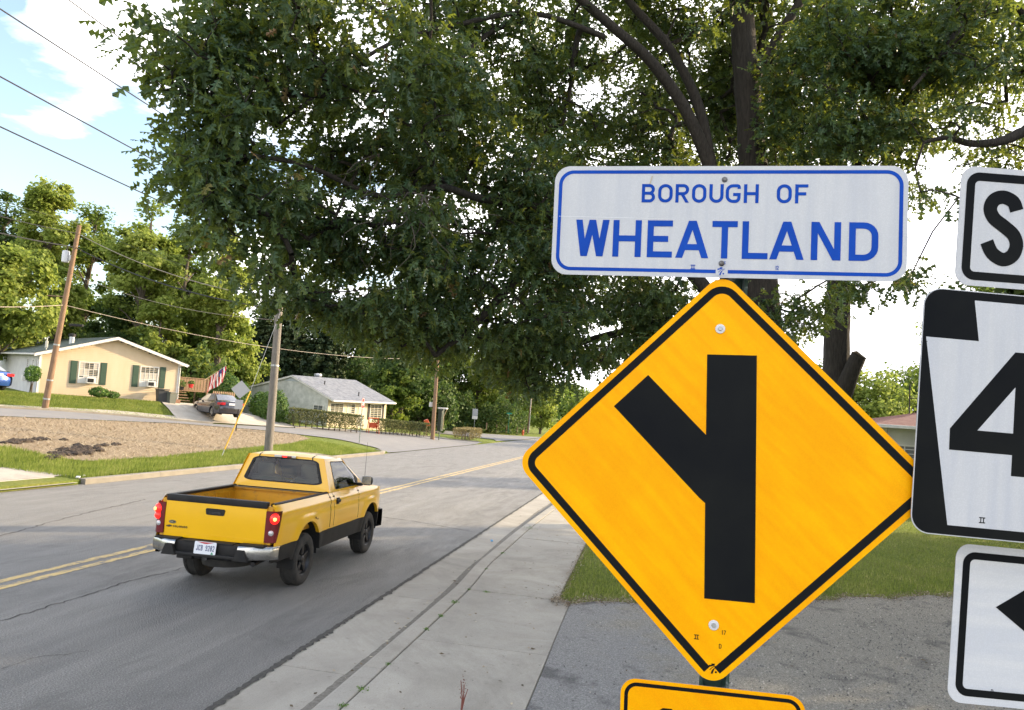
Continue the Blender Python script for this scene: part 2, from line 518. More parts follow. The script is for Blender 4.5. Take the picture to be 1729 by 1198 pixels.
class Print:
    "flat film on a board that faces -y; each stroke lies a hair above the last"
    def __init__(s, y=-0.0006, step=0.00004): s.mb = MB(); s.y = y; s.step = step; s.k = 0
    def put(s, V, F):
        y = s.y - s.step * (s.k % 5); s.k += 1
        s.mb.add([(v[0], y, v[1]) for v in V], F)
    def poly(s, P): s.put(P, [tuple(range(len(P)))])
    def rib(s, P, w, closed=False): s.put(*ribbon(P, w, closed))
    def slab(s, x0, z0, x1, z1, t): s.poly([(x0 - t / 2, z0), (x0 + t / 2, z0), (x1 + t / 2, z1), (x1 - t / 2, z1)])
    def glyph(s, ch, x0, x1, z0, z1, t):
        h = t / 2; X0, X1, Z0, Z1 = x0 + h, x1 - h, z0 + h, z1 - h; W = X1 - X0; H = Z1 - Z0; r = min(W / 2, H / 2) * 0.98
        zm = (Z0 + Z1) / 2
        bar = lambda xa, xb, z: s.poly([(xa, z - h), (xb, z - h), (xb, z + h), (xa, z + h)])
        ver = lambda x: s.poly([(x - h, z0), (x + h, z0), (x + h, z1), (x - h, z1)])
        if ch == 'H': ver(X0); ver(X1); bar(X0, X1, zm)
        elif ch == 'I': ver((X0 + X1) / 2)
        elif ch == 'T': ver((X0 + X1) / 2); bar(x0, x1, Z1)
        elif ch == 'L': ver(X0); bar(x0, x1, Z0)
        elif ch == 'F': ver(X0); bar(x0, x1, Z1); bar(x0, x1 - W * .2, zm)
        elif ch == 'E': ver(X0); bar(x0, x1, Z1); bar(x0, x1, Z0); bar(x0, x1 - W * .22, zm)
        elif ch in 'O0': s.rib(roundpoly([(X0, Z0), (X1, Z0), (X1, Z1), (X0, Z1)], r, True), t, True)
        elif ch == 'U': s.rib(roundpoly([(X0, z1), (X0, Z0), (X1, Z0), (X1, z1)], r), t)
        elif ch == 'C': s.rib(roundpoly([(X1, Z1 - H * .25), (X1, Z1), (X0, Z1), (X0, Z0), (X1, Z0), (X1, Z0 + H * .25)], r), t)
        elif ch == 'G': s.rib(roundpoly([(X1, Z1 - H * .2), (X1, Z1), (X0, Z1), (X0, Z0), (X1, Z0), (X1, zm - h * .3)], r), t); bar(X0 + W * .5, x1, zm - h * .6)
        elif ch == 'J': s.rib(roundpoly([(X1, z1), (X1, Z0), (X0, Z0), (X0, Z0 + H * .3)], r), t)
        elif ch == 'D': ver(X0); s.rib(roundpoly([(X0, Z1), (X1, Z1), (X1, Z0), (X0, Z0)], min(W * .85, H / 2)), t)
        elif ch == 'B':
            ver(X0); s.rib(roundpoly([(X0, Z1), (X1 - W * .04, Z1), (X1 - W * .04, zm), (X0, zm)], H * .25), t)
            s.rib(roundpoly([(X0, zm), (X1, zm), (X1, Z0), (X0, Z0)], H * .25), t)
        elif ch == 'R':
            ver(X0); s.rib(roundpoly([(X0, Z1), (X1, Z1), (X1, zm - H * .02), (X0, zm - H * .02)], H * .26), t)
            s.slab(X0 + W * .45, zm, X1, z0, t * 1.1)
        elif ch == 'P': ver(X0); s.rib(roundpoly([(X0, Z1), (X1, Z1), (X1, zm), (X0, zm)], H * .25), t)
        elif ch == 'A':
            c = (x0 + x1) / 2; k = t * 1.12; s.slab(x0 + k / 2, z0, c - k * .05, z1, k); s.slab(x1 - k / 2, z0, c + k * .05, z1, k)
            bar(x0 + (c - x0) * .42, x1 - (x1 - c) * .42, z0 + (z1 - z0) * .29)
        elif ch == 'W':
            k = t * 1.08; c = (x0 + x1) / 2; q = x0 + (x1 - x0) * .265
            s.slab(x0 + k / 2, z1, q - 0, z0, k); s.slab(q, z0, c, z1, k); s.slab(c, z1, x1 - (q - x0), z0, k); s.slab(x1 - (q - x0), z0, x1 - k / 2, z1, k)
        elif ch == 'N': ver(X0); ver(X1); s.slab(X0 + h * .25, z1, X1 - h * .25, z0, t * 1.15)
        elif ch == '1': ver((X0 + X1) / 2); s.slab(x0 + t * .3, z1 - H * .22, (X0 + X1) / 2, z1, t * .9)
        elif ch == '2': s.rib(roundpoly([(X0, Z1 - H * .25), (X0, Z1), (X1, Z1), (X1, zm + H * .05), (X0, Z0 + h), (X0, Z0), (x1, Z0)], [0, r, r, W * .4, 0, 0, 0]), t)
        elif ch == '7': bar(x0, x1, Z1); s.slab(X1, z1, X0 + W * .25, z0, t)
        elif ch == '8':
            s.rib(roundpoly([(X0 + W * .05, zm), (X1 - W * .05, zm), (X1 - W * .05, Z1), (X0 + W * .05, Z1)], r, True), t, True)
            s.rib(roundpoly([(X0, Z0), (X1, Z0), (X1, zm), (X0, zm)], r, True), t, True)
        elif ch == '9':
            s.rib(roundpoly([(X0, zm), (X1, zm), (X1, Z1), (X0, Z1)], r, True), t, True)
            s.rib(roundpoly([(X1, Z1 - H * .3), (X1, Z0), (X0, Z0), (X0, Z0 + H * .2)], r), t)
        elif ch == '4': s.slab(X0, z0 + H * .32, X1 - W * .2, z1, t); bar(x0, x1, z0 + H * .32); ver(X1 - W * .2)
        elif ch == 'S':
            pts = [(1, .80), (.93, .93), (.5, 1), (.1, .9), (.02, .74), (.18, .58), (.5, .49), (.84, .38), (.98, .24), (.88, .08), (.5, 0), (.08, .07), (0, .22)]
            s.rib([(X0 + W * a, Z0 + H * b) for a, b in smooth(pts, 4)], t)
    def text(s, txt, x0, z0, h, t, wide=0.55, gap=0.22):
        x = x0
        for c in txt:
            w = h * wide * (0.25 if c in 'I1' else 1)
            if c != ' ': s.glyph(c, x, x + w, z0, z0 + h, t)
            x += w + h * gap
        return x
def smooth(P, n):
    P = [Vector(p) for p in P]; out = []
    for i in range(len(P) - 1):
        a = P[max(i - 1, 0)]; b = P[i]; c = P[i + 1]; d = P[min(i + 2, len(P) - 1)]
        for k in range(n):
            t = k / n
            out.append(0.5 * ((2 * b) + (c - a) * t + (2 * a - 5 * b + 4 * c - d) * t * t + (3 * b - a - 3 * c + d) * t ** 3))
    out.append(P[-1]); return [tuple(p) for p in out]
def rrect(w, h, r, cx=0, cz=0, n=8):
    w /= 2; h /= 2
    return roundpoly([(cx - w, cz - h), (cx + w, cz - h), (cx + w, cz + h), (cx - w, cz + h)], r, True, n)

# ------------------------------------------------------------------ ground
def m_grass(nt, p):
    k = NT(nt)
    a = k.noise(0.35, detail=8, rough=0.7); b = k.noise(14, detail=6, rough=0.75); d = k.noise(2.2, detail=5)
    c1 = k.ramp(b, [(0.3, (0.075, 0.105, 0.022)), (0.5, (0.15, 0.19, 0.038)), (0.7, (0.26, 0.29, 0.075))])
    c2 = k.ramp(b, [(0.3, (0.15, 0.17, 0.04)), (0.7, (0.30, 0.28, 0.09))])
    c = k.mix(k.bw(a, 0.5, 0.72), c1, c2)
    c = k.mix(k.bw(d, 0.62, 0.8), c, (0.15, 0.13, 0.06))
    k.link(c, p.inputs['Base Color']); p.inputs['Roughness'].default_value = 0.95; p.inputs['Specular IOR Level'].default_value = 0.1
    k.bump(k.math('ADD', b, k.noise(60, detail=3)), p, 0.9, 0.05)
GRASS = node_mat('grass_ground', m_grass)
us = sorted(set([-40, -20, -10] + [round(-5 + i * 1.0, 2) for i in range(0, 80)] + [round(75 + i * 4, 2) for i in range(0, 40)] + [260, 320, 420, 560, 800, 1200]))
vv = sorted(set([-900, -500, -300, -200, -140, -100, -70, -50, -35, -25, -18, -12, -9, -6, -4, -2, 0, 0.8, 1.6, 2.35, 2.36, 6, 10, 14.45, 14.46] +
                [15 + i * 0.5 for i in range(0, 60)] + [46, 50, 55, 60, 70, 80, 100, 130, 160, 200, 300, 500, 900]))
def gz(u, v):
    if 2.355 < v < 14.455 : return -0.10 + far_rise(u)
    return T(u, v) - 0.02
mb = MB(); mb.grid(lambda u, v: (u, v, gz(u, v)), 0, 0, us, vv)
ground = uvobj('ground', mb, GRASS, kind='structure')

def m_road(nt, p):
    k = NT(nt)
    fine = k.noise(70, detail=6, rough=0.95); grain = k.voro(60)
    mid = k.noise(3.0, k.map((0.25, 1.3, 1)), detail=6); big = k.noise(0.22, k.map((0.4, 2.2, 1)), detail=4)
    c = k.ramp(fine, [(0.36, (0.062, 0.060, 0.057)), (0.47, (0.165, 0.160, 0.152)), (0.54, (0.26, 0.254, 0.24)), (0.66, (0.60, 0.585, 0.55))])
    c = k.mix(k.math('MULTIPLY', k.bw(mid, 0.35, 0.75), 0.25), c, (0.085, 0.083, 0.08))
    c = k.mix(k.math('MULTIPLY', k.bw(big, 0.4, 0.62), 0.30), c, (0.185, 0.18, 0.175))
    # the near lane is newer and a little darker than the far one, polished where tyres run
    sx = nt.nodes.new('ShaderNodeSeparateXYZ'); nt.links.new(k.tc, sx.inputs[0])
    v = sx.outputs['Y']
    wob = k.math('ADD', v, k.math('MULTIPLY', k.noise(0.6), 0.25))
    c = k.mix(k.math('MULTIPLY', k.bw(k.math('MULTIPLY', wob, 0.1), 0.775, 0.80), 0.30), c, (0.22, 0.215, 0.21))
    c = k.mix(k.math('MULTIPLY', k.bw(k.noise(0.5, k.map((0.7, 1.4, 1)), detail=9, rough=0.8, dist=1.5), 0.52, 0.62), 0.38), c, (0.09, 0.087, 0.082))
    tr = k.math('ABSOLUTE', k.math('SUBTRACT', k.math('ABSOLUTE', k.math('SUBTRACT', wob, 5.5)), 0.82))
    c = k.mix(k.math('MULTIPLY', k.bw(tr, 0.45, 0.0), 0.16), c, (0.085, 0.084, 0.088))
    k.link(c, p.inputs['Base Color'])
    k.link(k.ramp(mid, [(0.3, (0.62,) * 3), (0.7, (0.85,) * 3)]), p.inputs['Roughness'])
    p.inputs['Specular IOR Level'].default_value = 0.35
    k.bump(k.math('ADD', grain, fine), p, 0.9, 0.012)
ROAD = node_mat('road_asphalt', m_road)
def m_street(nt, p):
    k = NT(nt)
    f = k.noise(120, detail=3); g = k.noise(0.7, detail=6)
    c = k.ramp(f, [(0.3, (0.12, 0.12, 0.13)), (0.7, (0.22, 0.215, 0.21))])
    c = k.mix(k.math('MULTIPLY', k.bw(g, 0.4, 0.7), 0.4), c, (0.25, 0.24, 0.225))
    k.link(c, p.inputs['Base Color']); p.inputs['Roughness'].default_value = 0.9; k.bump(f, p, 0.3, 0.01)
STREET = node_mat('street_asphalt', m_street)
def m_conc(nt, p, a=(0.30, 0.275, 0.235), b=(0.44, 0.41, 0.355)):
    k = NT(nt)
    info = nt.nodes.new('ShaderNodeObjectInfo')
    f = k.noise(80, detail=6, rough=0.9); g = k.noise(1.1, detail=8, rough=0.65, dist=0.6); s = k.noise(9, detail=5)
    c = k.ramp(g, [(0.3, a), (0.7, b)])
    c = k.mix(k.math('MULTIPLY', k.bw(f, 0.48, 0.60), 0.38), c, (0.17, 0.155, 0.13))
    c = k.mix(k.math('MULTIPLY', k.bw(s, 0.62, 0.72), 0.4), c, (0.17, 0.15, 0.12))
    c = k.mix(k.math('MULTIPLY', k.bw(k.noise(0.45, detail=9, rough=0.75, dist=1.2), 0.50, 0.66), 0.45), c, (0.19, 0.17, 0.135))
    c = k.mix(k.bw(k.noise(38, detail=2), 0.735, 0.76), c, (0.06, 0.05, 0.045))
    c = k.mix(k.math('MULTIPLY', info.outputs['Random'], 0.22), c, (0.20, 0.195, 0.185))
    k.link(c, p.inputs['Base Color']); p.inputs['Roughness'].default_value = 0.9
    k.bump(k.math('ADD', f, k.voro(220)), p, 0.35, 0.004)
CONC = node_mat('concrete', m_conc)
SHADECONC = node_mat('shaded_stained_concrete', lambda nt, p: m_conc(nt, p, (0.15, 0.135, 0.11), (0.27, 0.245, 0.20)))  # darker concrete, the shade on the kerb faces put into its colour
PALECONC = node_mat('pale_concrete', lambda nt, p: m_conc(nt, p, (0.38, 0.34, 0.28), (0.52, 0.47, 0.39)))
def m_drive(nt, p):
    k = NT(nt)
    f = k.noise(55, detail=7, rough=0.95); g = k.noise(0.9, detail=7, rough=0.7); vo = k.voro(45)
    c = k.ramp(f, [(0.36, (0.08, 0.08, 0.08)), (0.48, (0.24, 0.236, 0.23)), (0.56, (0.36, 0.355, 0.345)), (0.68, (0.68, 0.66, 0.63))])
    c2 = k.ramp(f, [(0.36, (0.065, 0.06, 0.05)), (0.48, (0.235, 0.22, 0.185)), (0.56, (0.38, 0.36, 0.31)), (0.68, (0.74, 0.71, 0.64))])
    sx = nt.nodes.new('ShaderNodeSeparateXYZ'); nt.links.new(k.tc, sx.inputs[0])
    t = k.math('ADD', k.math('MULTIPLY', sx.outputs['Y'], -0.30), k.math('MULTIPLY', g, 1.6))
    c = k.mix(k.bw(t, 0.75, 1.35), c, c2)
    c = k.mix(k.math('MULTIPLY', k.bw(k.noise(1.7, detail=6), 0.56, 0.68), 0.7), c, (0.075, 0.073, 0.075))
    k.link(c, p.inputs['Base Color']); p.inputs['Roughness'].default_value = 0.9
    k.bump(k.math('ADD', vo, f), p, 0.9, 0.02)
DRIVE = node_mat('old_driveway_asphalt', m_drive)

E0 = 3.29
# main road, its edge against the gutter ragged
mb = MB()
uu = [-12 + 0.12 * i for i in range(0, 380)] + [34 + 2 * i for i in range(0, 170)]
nsx = random.Random(3)
edge = []
for u in uu:
    edge.append(E0 + (nsx.uniform(0.0, 0.055) if u < 34 else 0.02) + 0.02 * math.sin(u * 1.7))
ncol = [0, 0.25, 0.5, 0.75, 1]
L = len(ncol)
for i, u in enumerate(uu):
    for w in ncol:
        v = edge[i] + (14.47 - edge[i]) * w
        mb.v.append((u, v, far_rise(u)))
for i in range(len(uu) - 1):
    for j in range(L - 1):
        mb.f.append((i * L + j, (i + 1) * L + j, (i + 1) * L + j + 1, i * L + j + 1)); mb.m.append(0)
main_road = uvobj('main_road', mb, ROAD, kind='structure')
DARK = mat('tar_dirt', (0.028, 0.027, 0.026), 0.95, noise=(30, (0.075, 0.07, 0.06)))
mb = MB(); mb.grid(lambda u, v: (u, v, -0.006), 0, 0, [-12, 10, 34, 80], [3.22, 3.42])
uvobj('gutter_seam', mb, DARK, parent=main_road)
# cracks in the road
def crack(pts, w, seed):
    r = random.Random(seed); P = []
    for a, b in zip(pts, pts[1:]):
        n = max(2, int(math.dist(a, b) / 0.09))
        for k in range(n):
            t = k / n; P.append((a[0] + (b[0] - a[0]) * t + r.uniform(-.025, .025), a[1] + (b[1] - a[1]) * t + r.uniform(-.03, .03)))
    V, F = ribbon(P, w)
    n = len(P)
    for i in range(n):
        q = r.uniform(0.25, 1.2); c = (V[i] + V[n + i]) / 2; V[i] = c + (V[i] - c) * q; V[n + i] = c + (V[n + i] - c) * q
    m_ = MB(); m_.add([(p[0], p[1], 0.004) for p in V], F)
    uvobj('crack', m_, DARK, parent=main_road)
def guv(px, py):
    d = at(px, py, 10) - EYE; P = EYE + d * (-EYE.z / d.z); return uv(P.x, P.y)
crack([guv(0, 1049), guv(60, 1030), guv(150, 1003), guv(210, 983), guv(291, 964)], 0.022, 1)
crack([guv(291, 964), guv(400, 930)], 0.012, 2)
crack([guv(640, 872), guv(700, 880), guv(800, 898)], 0.03, 3)
crack([guv(0, 1128), guv(70, 1108), guv(170, 1098)], 0.008, 4)
crack([guv(0, 905), guv(120, 872), guv(250, 842)], 0.03, 5)
# double yellow line, worn
def m_yline(nt, p):
    k = NT(nt)
    w = k.noise(7, k.map((0.5, 2.0, 1)), detail=7, rough=0.8)
    f = k.noise(150, detail=3)
    c = k.ramp(f, [(0.3, (0.42, 0.29, 0.10)), (0.7, (0.62, 0.46, 0.20))])
    c = k.mix(k.bw(w, 0.50, 0.56), c, (0.16, 0.155, 0.145))
    k.link(c, p.inputs['Base Color']); p.inputs['Roughness'].default_value = 0.8
YL = node_mat('worn_yellow_paint', m_yline)
for vc in (7.64, 7.90):
    P = MB(); r = random.Random(int(vc * 100)); a = []
    n = 0
    for i in range(1500):
        u = -10 + i * 0.1
        P.v.append((u, vc - 0.055 - r.uniform(0, 0.022), 0.004)); P.v.append((u, vc + 0.055 + r.uniform(0, 0.022), 0.004))
        if i: P.f.append((2 * i - 2, 2 * i, 2 * i + 1, 2 * i - 1)); P.m.append(0)
    uvobj('yellow_line', P, YL, parent=main_road)
# gutter slabs, kerb stones, sidewalk slabs, each one its own piece
gut = empty('gutter', kind='structure'); gut.rotation_euler[2] = RZ
kerb = empty('kerb', kind='structure'); kerb.rotation_euler[2] = RZ
walk = empty('sidewalk', kind='structure'); walk.rotation_euler[2] = RZ
def slab(parent, name, u0, u1, v0, v1, z0, z1, m_, ch=0.008, lift=0.0, fn=None):
    q = MB(); q.cbox(((u0 + u1) / 2, (v0 + v1) / 2, (z0 + z1) / 2 + lift), (u1 - u0, v1 - v0, z1 - z0), ch)
    if fn: q.v = [(x, y + fn(x), z) for x, y, z in q.v]
    return q.build(name, m_, parent)
def kv(u): return 0.10 * sst(u, 10.2, 12.6) - 0.16 * sst(u, 15.5, 26)        # the kerb line swings out a little
for i in range(-3, 20):
    a = 0.80 + i * 3.05
    N = 6
    for nm, va, vb, zt, par in (('gutter_slab', 2.625, 3.32, 0.008, gut), ('kerb_stone', 2.27, 2.50, 0.085, kerb)):
        q = MB(); fn = kv
        if nm == 'gutter_slab':
            prof = [(3.31, -0.06), (3.31, 0.006), (2.505, -0.004), (2.505, -0.06)]
        else:
            low = 0.095
            prof = [(2.50, -0.05), (2.50, 0.004), (2.492, low * .6), (2.475, low * .93), (2.45, low), (2.28, low + 0.004), (2.27, low - 0.004), (2.27, -0.05)]
        lo = a + 0.006; hi = a + 3.044
        M_ = len(prof)
        for s_ in range(N + 1):
            u = lo + (hi - lo) * s_ / N
            for (v, z) in prof: q.v.append((u, v + (fn(u) if v < 3.3 else 0), z))
        for s_ in range(N):
            for j in range(M_):
                j2 = (j + 1) % M_; q.f.append((s_ * M_ + j, s_ * M_ + j2, (s_ + 1) * M_ + j2, (s_ + 1) * M_ + j)); q.m.append(0)
        q.f.append(tuple(range(M_))); q.f.append(tuple(N * M_ + j for j in range(M_))[::-1]); q.m += [0, 0]
        q.build(nm, CONC, par)
q = MB(); r_ = random.Random(9)
for i in range(700):
    u = -3 + i * .08; w_ = .125 + .012 * math.sin(u * 1.3) + r_.uniform(-.006, .008) + .10 * sst(u, 13, 22)
    q.v += [(u, 2.50 + kv(u), -.004 + .006), (u, 2.50 + kv(u) + w_, .0045)]
    if i: q.f.append((2 * i - 2, 2 * i, 2 * i + 1, 2 * i - 1)); q.m.append(0)
tq_ = MB()
for i in range(1100):
    u = -3 + i * .045; a_ = .018 + abs(r_.gauss(0, .016)) + (.035 if r_.random() < .12 else 0) * (u < 16); b_ = .02 + r_.uniform(0, .03)
    tq_.v += [(u, 3.31 - a_, .0115), (u, 3.31 + b_, .0085)]
    if i: tq_.f.append((2 * i - 2, 2 * i, 2 * i + 1, 2 * i - 1)); tq_.m.append(0)
tq_.build('tar_edge', DARK, gut)
q.build('gutter_dirt', mat('gutter_silt', (.13, .12, .10), .95, noise=(25, (.22, .20, .17))), gut)
q = MB(); q.bbox((52, 2.28, -.05), (134, 2.50, 0.08)); q.build('kerb_run', CONC, kerb)
for i in range(-3, 19):
    a = 5.45 + (i - 2) * 2.465
    v0 = 0.84 if a < 9 else 1.02
    zt = 0.098 + random.uniform(-.004, .004)
    q = MB(); n = 6
    lo, hi = a + 0.009, a + 2.456
    for s_ in range(n + 1):
        u = lo + (hi - lo) * s_ / n; e = 2.258 + kv(u)
        zt2 = zt
        for v, z in ((v0, -0.05), (v0, zt - .006), (v0 + .01, zt), (e - .01, min(zt, zt2) + .0), (e, min(zt, zt2) - .008), (e, -0.05)): q.v.append((u, v, z))
    for s_ in range(n):
        for j in range(6):
            j2 = (j + 1) % 6; q.f.append((s_ * 6 + j, s_ * 6 + j2, s_ * 6 + 6 + j2, s_ * 6 + 6 + j)); q.m.append(0)
    q.f.append(tuple(range(6))); q.f.append(tuple(n * 6 + j for j in range(5, -1, -1))); q.m += [0, 0]
    q.build('sidewalk_slab', CONC, walk)
q = MB(); q.grid(lambda u, v: (u, v, 0.05), 0, 0, [-8, 20, 50], [0.9, 2.30]); q.build('joint_soil', DARK, walk)
# asphalt driveway by the sidewalk
mb = MB()
def de(v): return float(np.interp(v, [-14, -6.6, -5.1, -3, 0.16, 1.06], [19, 14.6, 13.7, 12.4, 10.56, 10.3]))
mb.grid(lambda t, v: (-12 + (de(v) + 12 + 0.10 * math.sin(v * 5.1) + .06 * math.sin(v * 13)) * t, v, 0.100 - (0.0 if v > 0.7 else 0.0) + 0.006 * math.sin(t * 40 + v * 2)), 0, 0,
        [i / 60 for i in range(61)], [-14 + i * 0.25 for i in range(60)] + [0.83])
uvobj('asphalt_driveway', mb, DRIVE, kind='structure')

# left side: verge, straw, side street, kerbs, walks
NE = [(22, 28.9), (29.28, 28.53), (33.22, 27.9), (39.63, 26.65), (44.29, 23.52), (45.81, 19.75), (45.0, 16.4), (41.8, 14.45)]
FE = [(26, 34), (32.75, 31.99), (38.4, 29.6), (43.07, 26.51), (49.34, 24.88), (57.4, 22.8), (63.9, 19.8), (66.5, 16.6), (67.5, 14.45)]
mb = MB(); ruled(mb, NE, FE, 70, 10, 0.025)
uvobj('side_street', mb, STREET, kind='structure')
mb = MB(); ruled(mb, [(10, 33), (22, 28.9)], [(10, 38), (26, 34)], 14, 6, 0.025)
uvobj('side_street', mb, STREET, kind='structure')
def offs(P, d):
    out = []
    for i, p in enumerate(P):
        a = Vector(P[max(i - 1, 0)]); b = Vector(P[min(i + 1, len(P) - 1)]); t = (b - a).normalized(); out.append((p[0] - t.y * d, p[1] + t.x * d))
    return out
def kerb_run(P, w, h, name, step=2.0, parent=None, m_=CONC, fn=T):
    "kerb stones one after another along a line"
    L = [0]
    for a, b in zip(P, P[1:]): L.append(L[-1] + math.dist(a, b))
    n = max(1, int(L[-1] / step))
    f = lambda s_: (float(np.interp(s_, L, [p[0] for p in P])), float(np.interp(s_, L, [p[1] for p in P])))
    for i in range(n):
        a = L[-1] * i / n + 0.006; b = L[-1] * (i + 1) / n - 0.006; q = MB(); k = 3; R_ = []
        for j in range(k + 1):
            s_ = a + (b - a) * j / k; c = Vector(f(s_)); t = (Vector(f(s_ + .05)) - Vector(f(s_ - .05))).normalized(); nn = Vector((-t.y, t.x))
            z = fn(*c)
            for o_, zz in ((-w / 2, -0.15), (-w / 2, h - .02), (-w / 2 + .02, h), (w / 2, h), (w / 2, -0.15)):
                q.v.append((c.x + nn.x * o_, c.y + nn.y * o_, z + zz))
        for j in range(k):
            for e in range(5):
                e2 = (e + 1) % 5; q.f.append((j * 5 + e, j * 5 + e2, j * 5 + 5 + e2, j * 5 + 5 + e)); q.m.append(0)
        q.f.append(tuple(range(5))); q.f.append(tuple(k * 5 + e for e in range(4, -1, -1))); q.m += [0, 0]
        q.build('kerb_stone', m_, parent)
def kz(z): return lambda u, v: z
lk = empty('verge_kerb', kind='structure'); lk.rotation_euler[2] = RZ
kerb_run([(17.6, 14.42), (24, 14.42), (32, 14.42), (40.6, 14.42), (41.6, 14.7), (42.3, 15.4)], 0.2, 0.15, 'k', 3.0, lk, m_=SHADECONC, fn=kz(0.0))
fk = empty('street_kerb', kind='structure'); fk.rotation_euler[2] = RZ
kerb_run(offs(FE[:4], 0.1), 0.16, 0.13, 'k', 2.2, fk, m_=SHADECONC)
kerb_run(offs([(50.5, 24.6), (57.4, 22.8), (63.9, 19.8), (66.3, 16.6), (67.2, 14.7)], 0.1), 0.16, 0.10, 'k', 2.2, fk, m_=SHADECONC)
fw = empty('street_sidewalk', kind='structure'); fw.rotation_euler[2] = RZ
def walk_run(A, B, n, m_, parent, dz=0.04):
    for i in range(n):
        def cut(P, t):
            L = [0]
            for a, b in zip(P, P[1:]): L.append(L[-1] + math.dist(a, b))
            s_ = t * L[-1]; return (float(np.interp(s_, L, [p[0] for p in P])), float(np.interp(s_, L, [p[1] for p in P])))
        t0, t1 = (i + .006) / n, (i + .994) / n
        q = MB(); ruled(q, [cut(A, t0), cut(A, t1)], [cut(B, t0), cut(B, t1)], 4, 3, dz); q.build('sidewalk_slab', m_, parent)
walk_run(offs(FE[:4], 0.9), offs(FE[:4], 1.6), 12, PALECONC, fw)
walk_run(offs([(50.5, 24.6), (57.4, 22.8), (63.9, 19.8), (66.0, 16.9)], 0.45), offs([(50.5, 24.6), (57.4, 22.8), (63.9, 19.8), (66.0, 16.9)], 1.4), 12, PALECONC, fw)
# concrete pad at the far left edge of the road
lw = empty('roadside_apron', kind='structure'); lw.rotation_euler[2] = RZ
for a, b, va, vb in ((0, 5.8, 14.36, 15.1), (5.9, 11.8, 14.36, 15.1), (11.9, 17.4, 14.36, 15.1), (0, 5.8, 15.12, 18), (5.9, 11.8, 15.12, 18), (11.9, 17.9, 15.12, 17.6), (0, 9, 18.05, 24), (9.1, 17.3, 18.05, 21)):
    q = MB(); q.grid(lambda u, v: (u, v, T(u, v) * (0.25 if v < 15 else .8) + .03), 0, 0, [a + (b - a) * i / 6 for i in range(7)], [va + (vb - va) * i / 4 for i in range(5)])
    q.build('concrete_slab', PALECONC, lw)
# straw mulch over the seeded bank
def m_straw(nt, p):
    k = NT(nt)
    a = k.noise(30, k.map((1, 3, 1)), detail=5, rough=0.8); b = k.noise(0.8, detail=6, rough=0.7)
    c = k.ramp(a, [(0.3, (0.10, 0.07, 0.045)), (0.5, (0.27, 0.205, 0.13)), (0.7, (0.48, 0.39, 0.26))])
    c = k.mix(k.math('MULTIPLY', k.bw(b, 0.55, 0.75), 0.5), c, (0.22, 0.15, 0.09))
    k.link(c, p.inputs['Base Color']); p.inputs['Roughness'].default_value = 0.95; k.bump(a, p, 0.9, 0.05)
STRAW = node_mat('straw', m_straw)
SN = [(10, 23.5), (17, 22.6), (20.6, 21.8), (21.2, 19.8), (20.6, 18.2), (20.8, 17.0), (24.7, 17.0), (28, 17.5), (32.9, 18), (38, 18.6), (43.0, 20)]
SF = [(10, 32.6), (22, 28.75), (29.28, 28.4), (33.22, 27.75), (39.5, 26.5), (43.9, 23.5), (44.6, 21.5)]
mb = MB(); ruled(mb, SN, SF, 60, 18, 0.012)
straw_bed = uvobj('straw_covered_bank', mb, STRAW, kind='structure')

def inside(P, x, y):
    c = False; j = len(P) - 1
    for i in range(len(P)):
        if (P[i][1] > y) != (P[j][1] > y) and x < (P[j][0] - P[i][0]) * (y - P[i][1]) / (P[j][1] - P[i][1]) + P[i][0]: c = not c
        j = i
    return c
def tz_fast(U, V):
    return np.array([T(u, v) for u, v in zip(U, V)])
def strands(name, U, V, Z, ln, wd, material, up=0.3, seed=1, attr=None):
    "thin flat strands lying or standing: one triangle pair each"
    g = np.random.default_rng(seed); n = len(U)
    a = g.uniform(0, 2 * np.pi, n); l = ln * g.uniform(0.5, 1.3, n); e = g.uniform(0, up, n) if up < 1 else g.uniform(0.9, 1.5, n)
    dx, dy, dz = np.cos(a) * np.cos(e), np.sin(a) * np.cos(e), np.sin(e)
    b = a + np.pi / 2; wx, wy = np.cos(b) * wd / 2, np.sin(b) * wd / 2
    P0 = np.stack([U - wx, V - wy, Z], 1); P1 = np.stack([U + wx, V + wy, Z], 1); P2 = np.stack([U + dx * l, V + dy * l, Z + dz * l], 1)
    VV = np.stack([P0, P1, P2], 1).reshape(-1, 3); F = np.arange(3 * n).reshape(-1, 3)
    me = np_mesh(name, VV, F, attr=attr if attr is not None else g.uniform(0, 1, n))
    return me
STRAND = mat('straw_strand', (0.22, 0.16, 0.10), 0.8, attr=('tint', [(0.5, (0.38, 0.30, 0.19)), (1.0, (0.62, 0.52, 0.36))]), spec=0.3)
poly_s = SN + SF[::-1]
U_ = []; V_ = []
rs = random.Random(5)
while len(U_) < 36000:
    u, v = rs.uniform(12, 45), rs.uniform(16.6, 32)
    if inside(poly_s, u + rs.uniform(-.3, .3), v + rs.uniform(-.3, .3)): U_.append(u); V_.append(v)
U_ = np.array(U_); V_ = np.array(V_)
o = link('straw_strands', strands('straw_strands', U_, V_, tz_fast(U_, V_) + 0.015, 0.27, 0.018, STRAND, 0.4, 2), STRAND, straw_bed, kind='stuff')
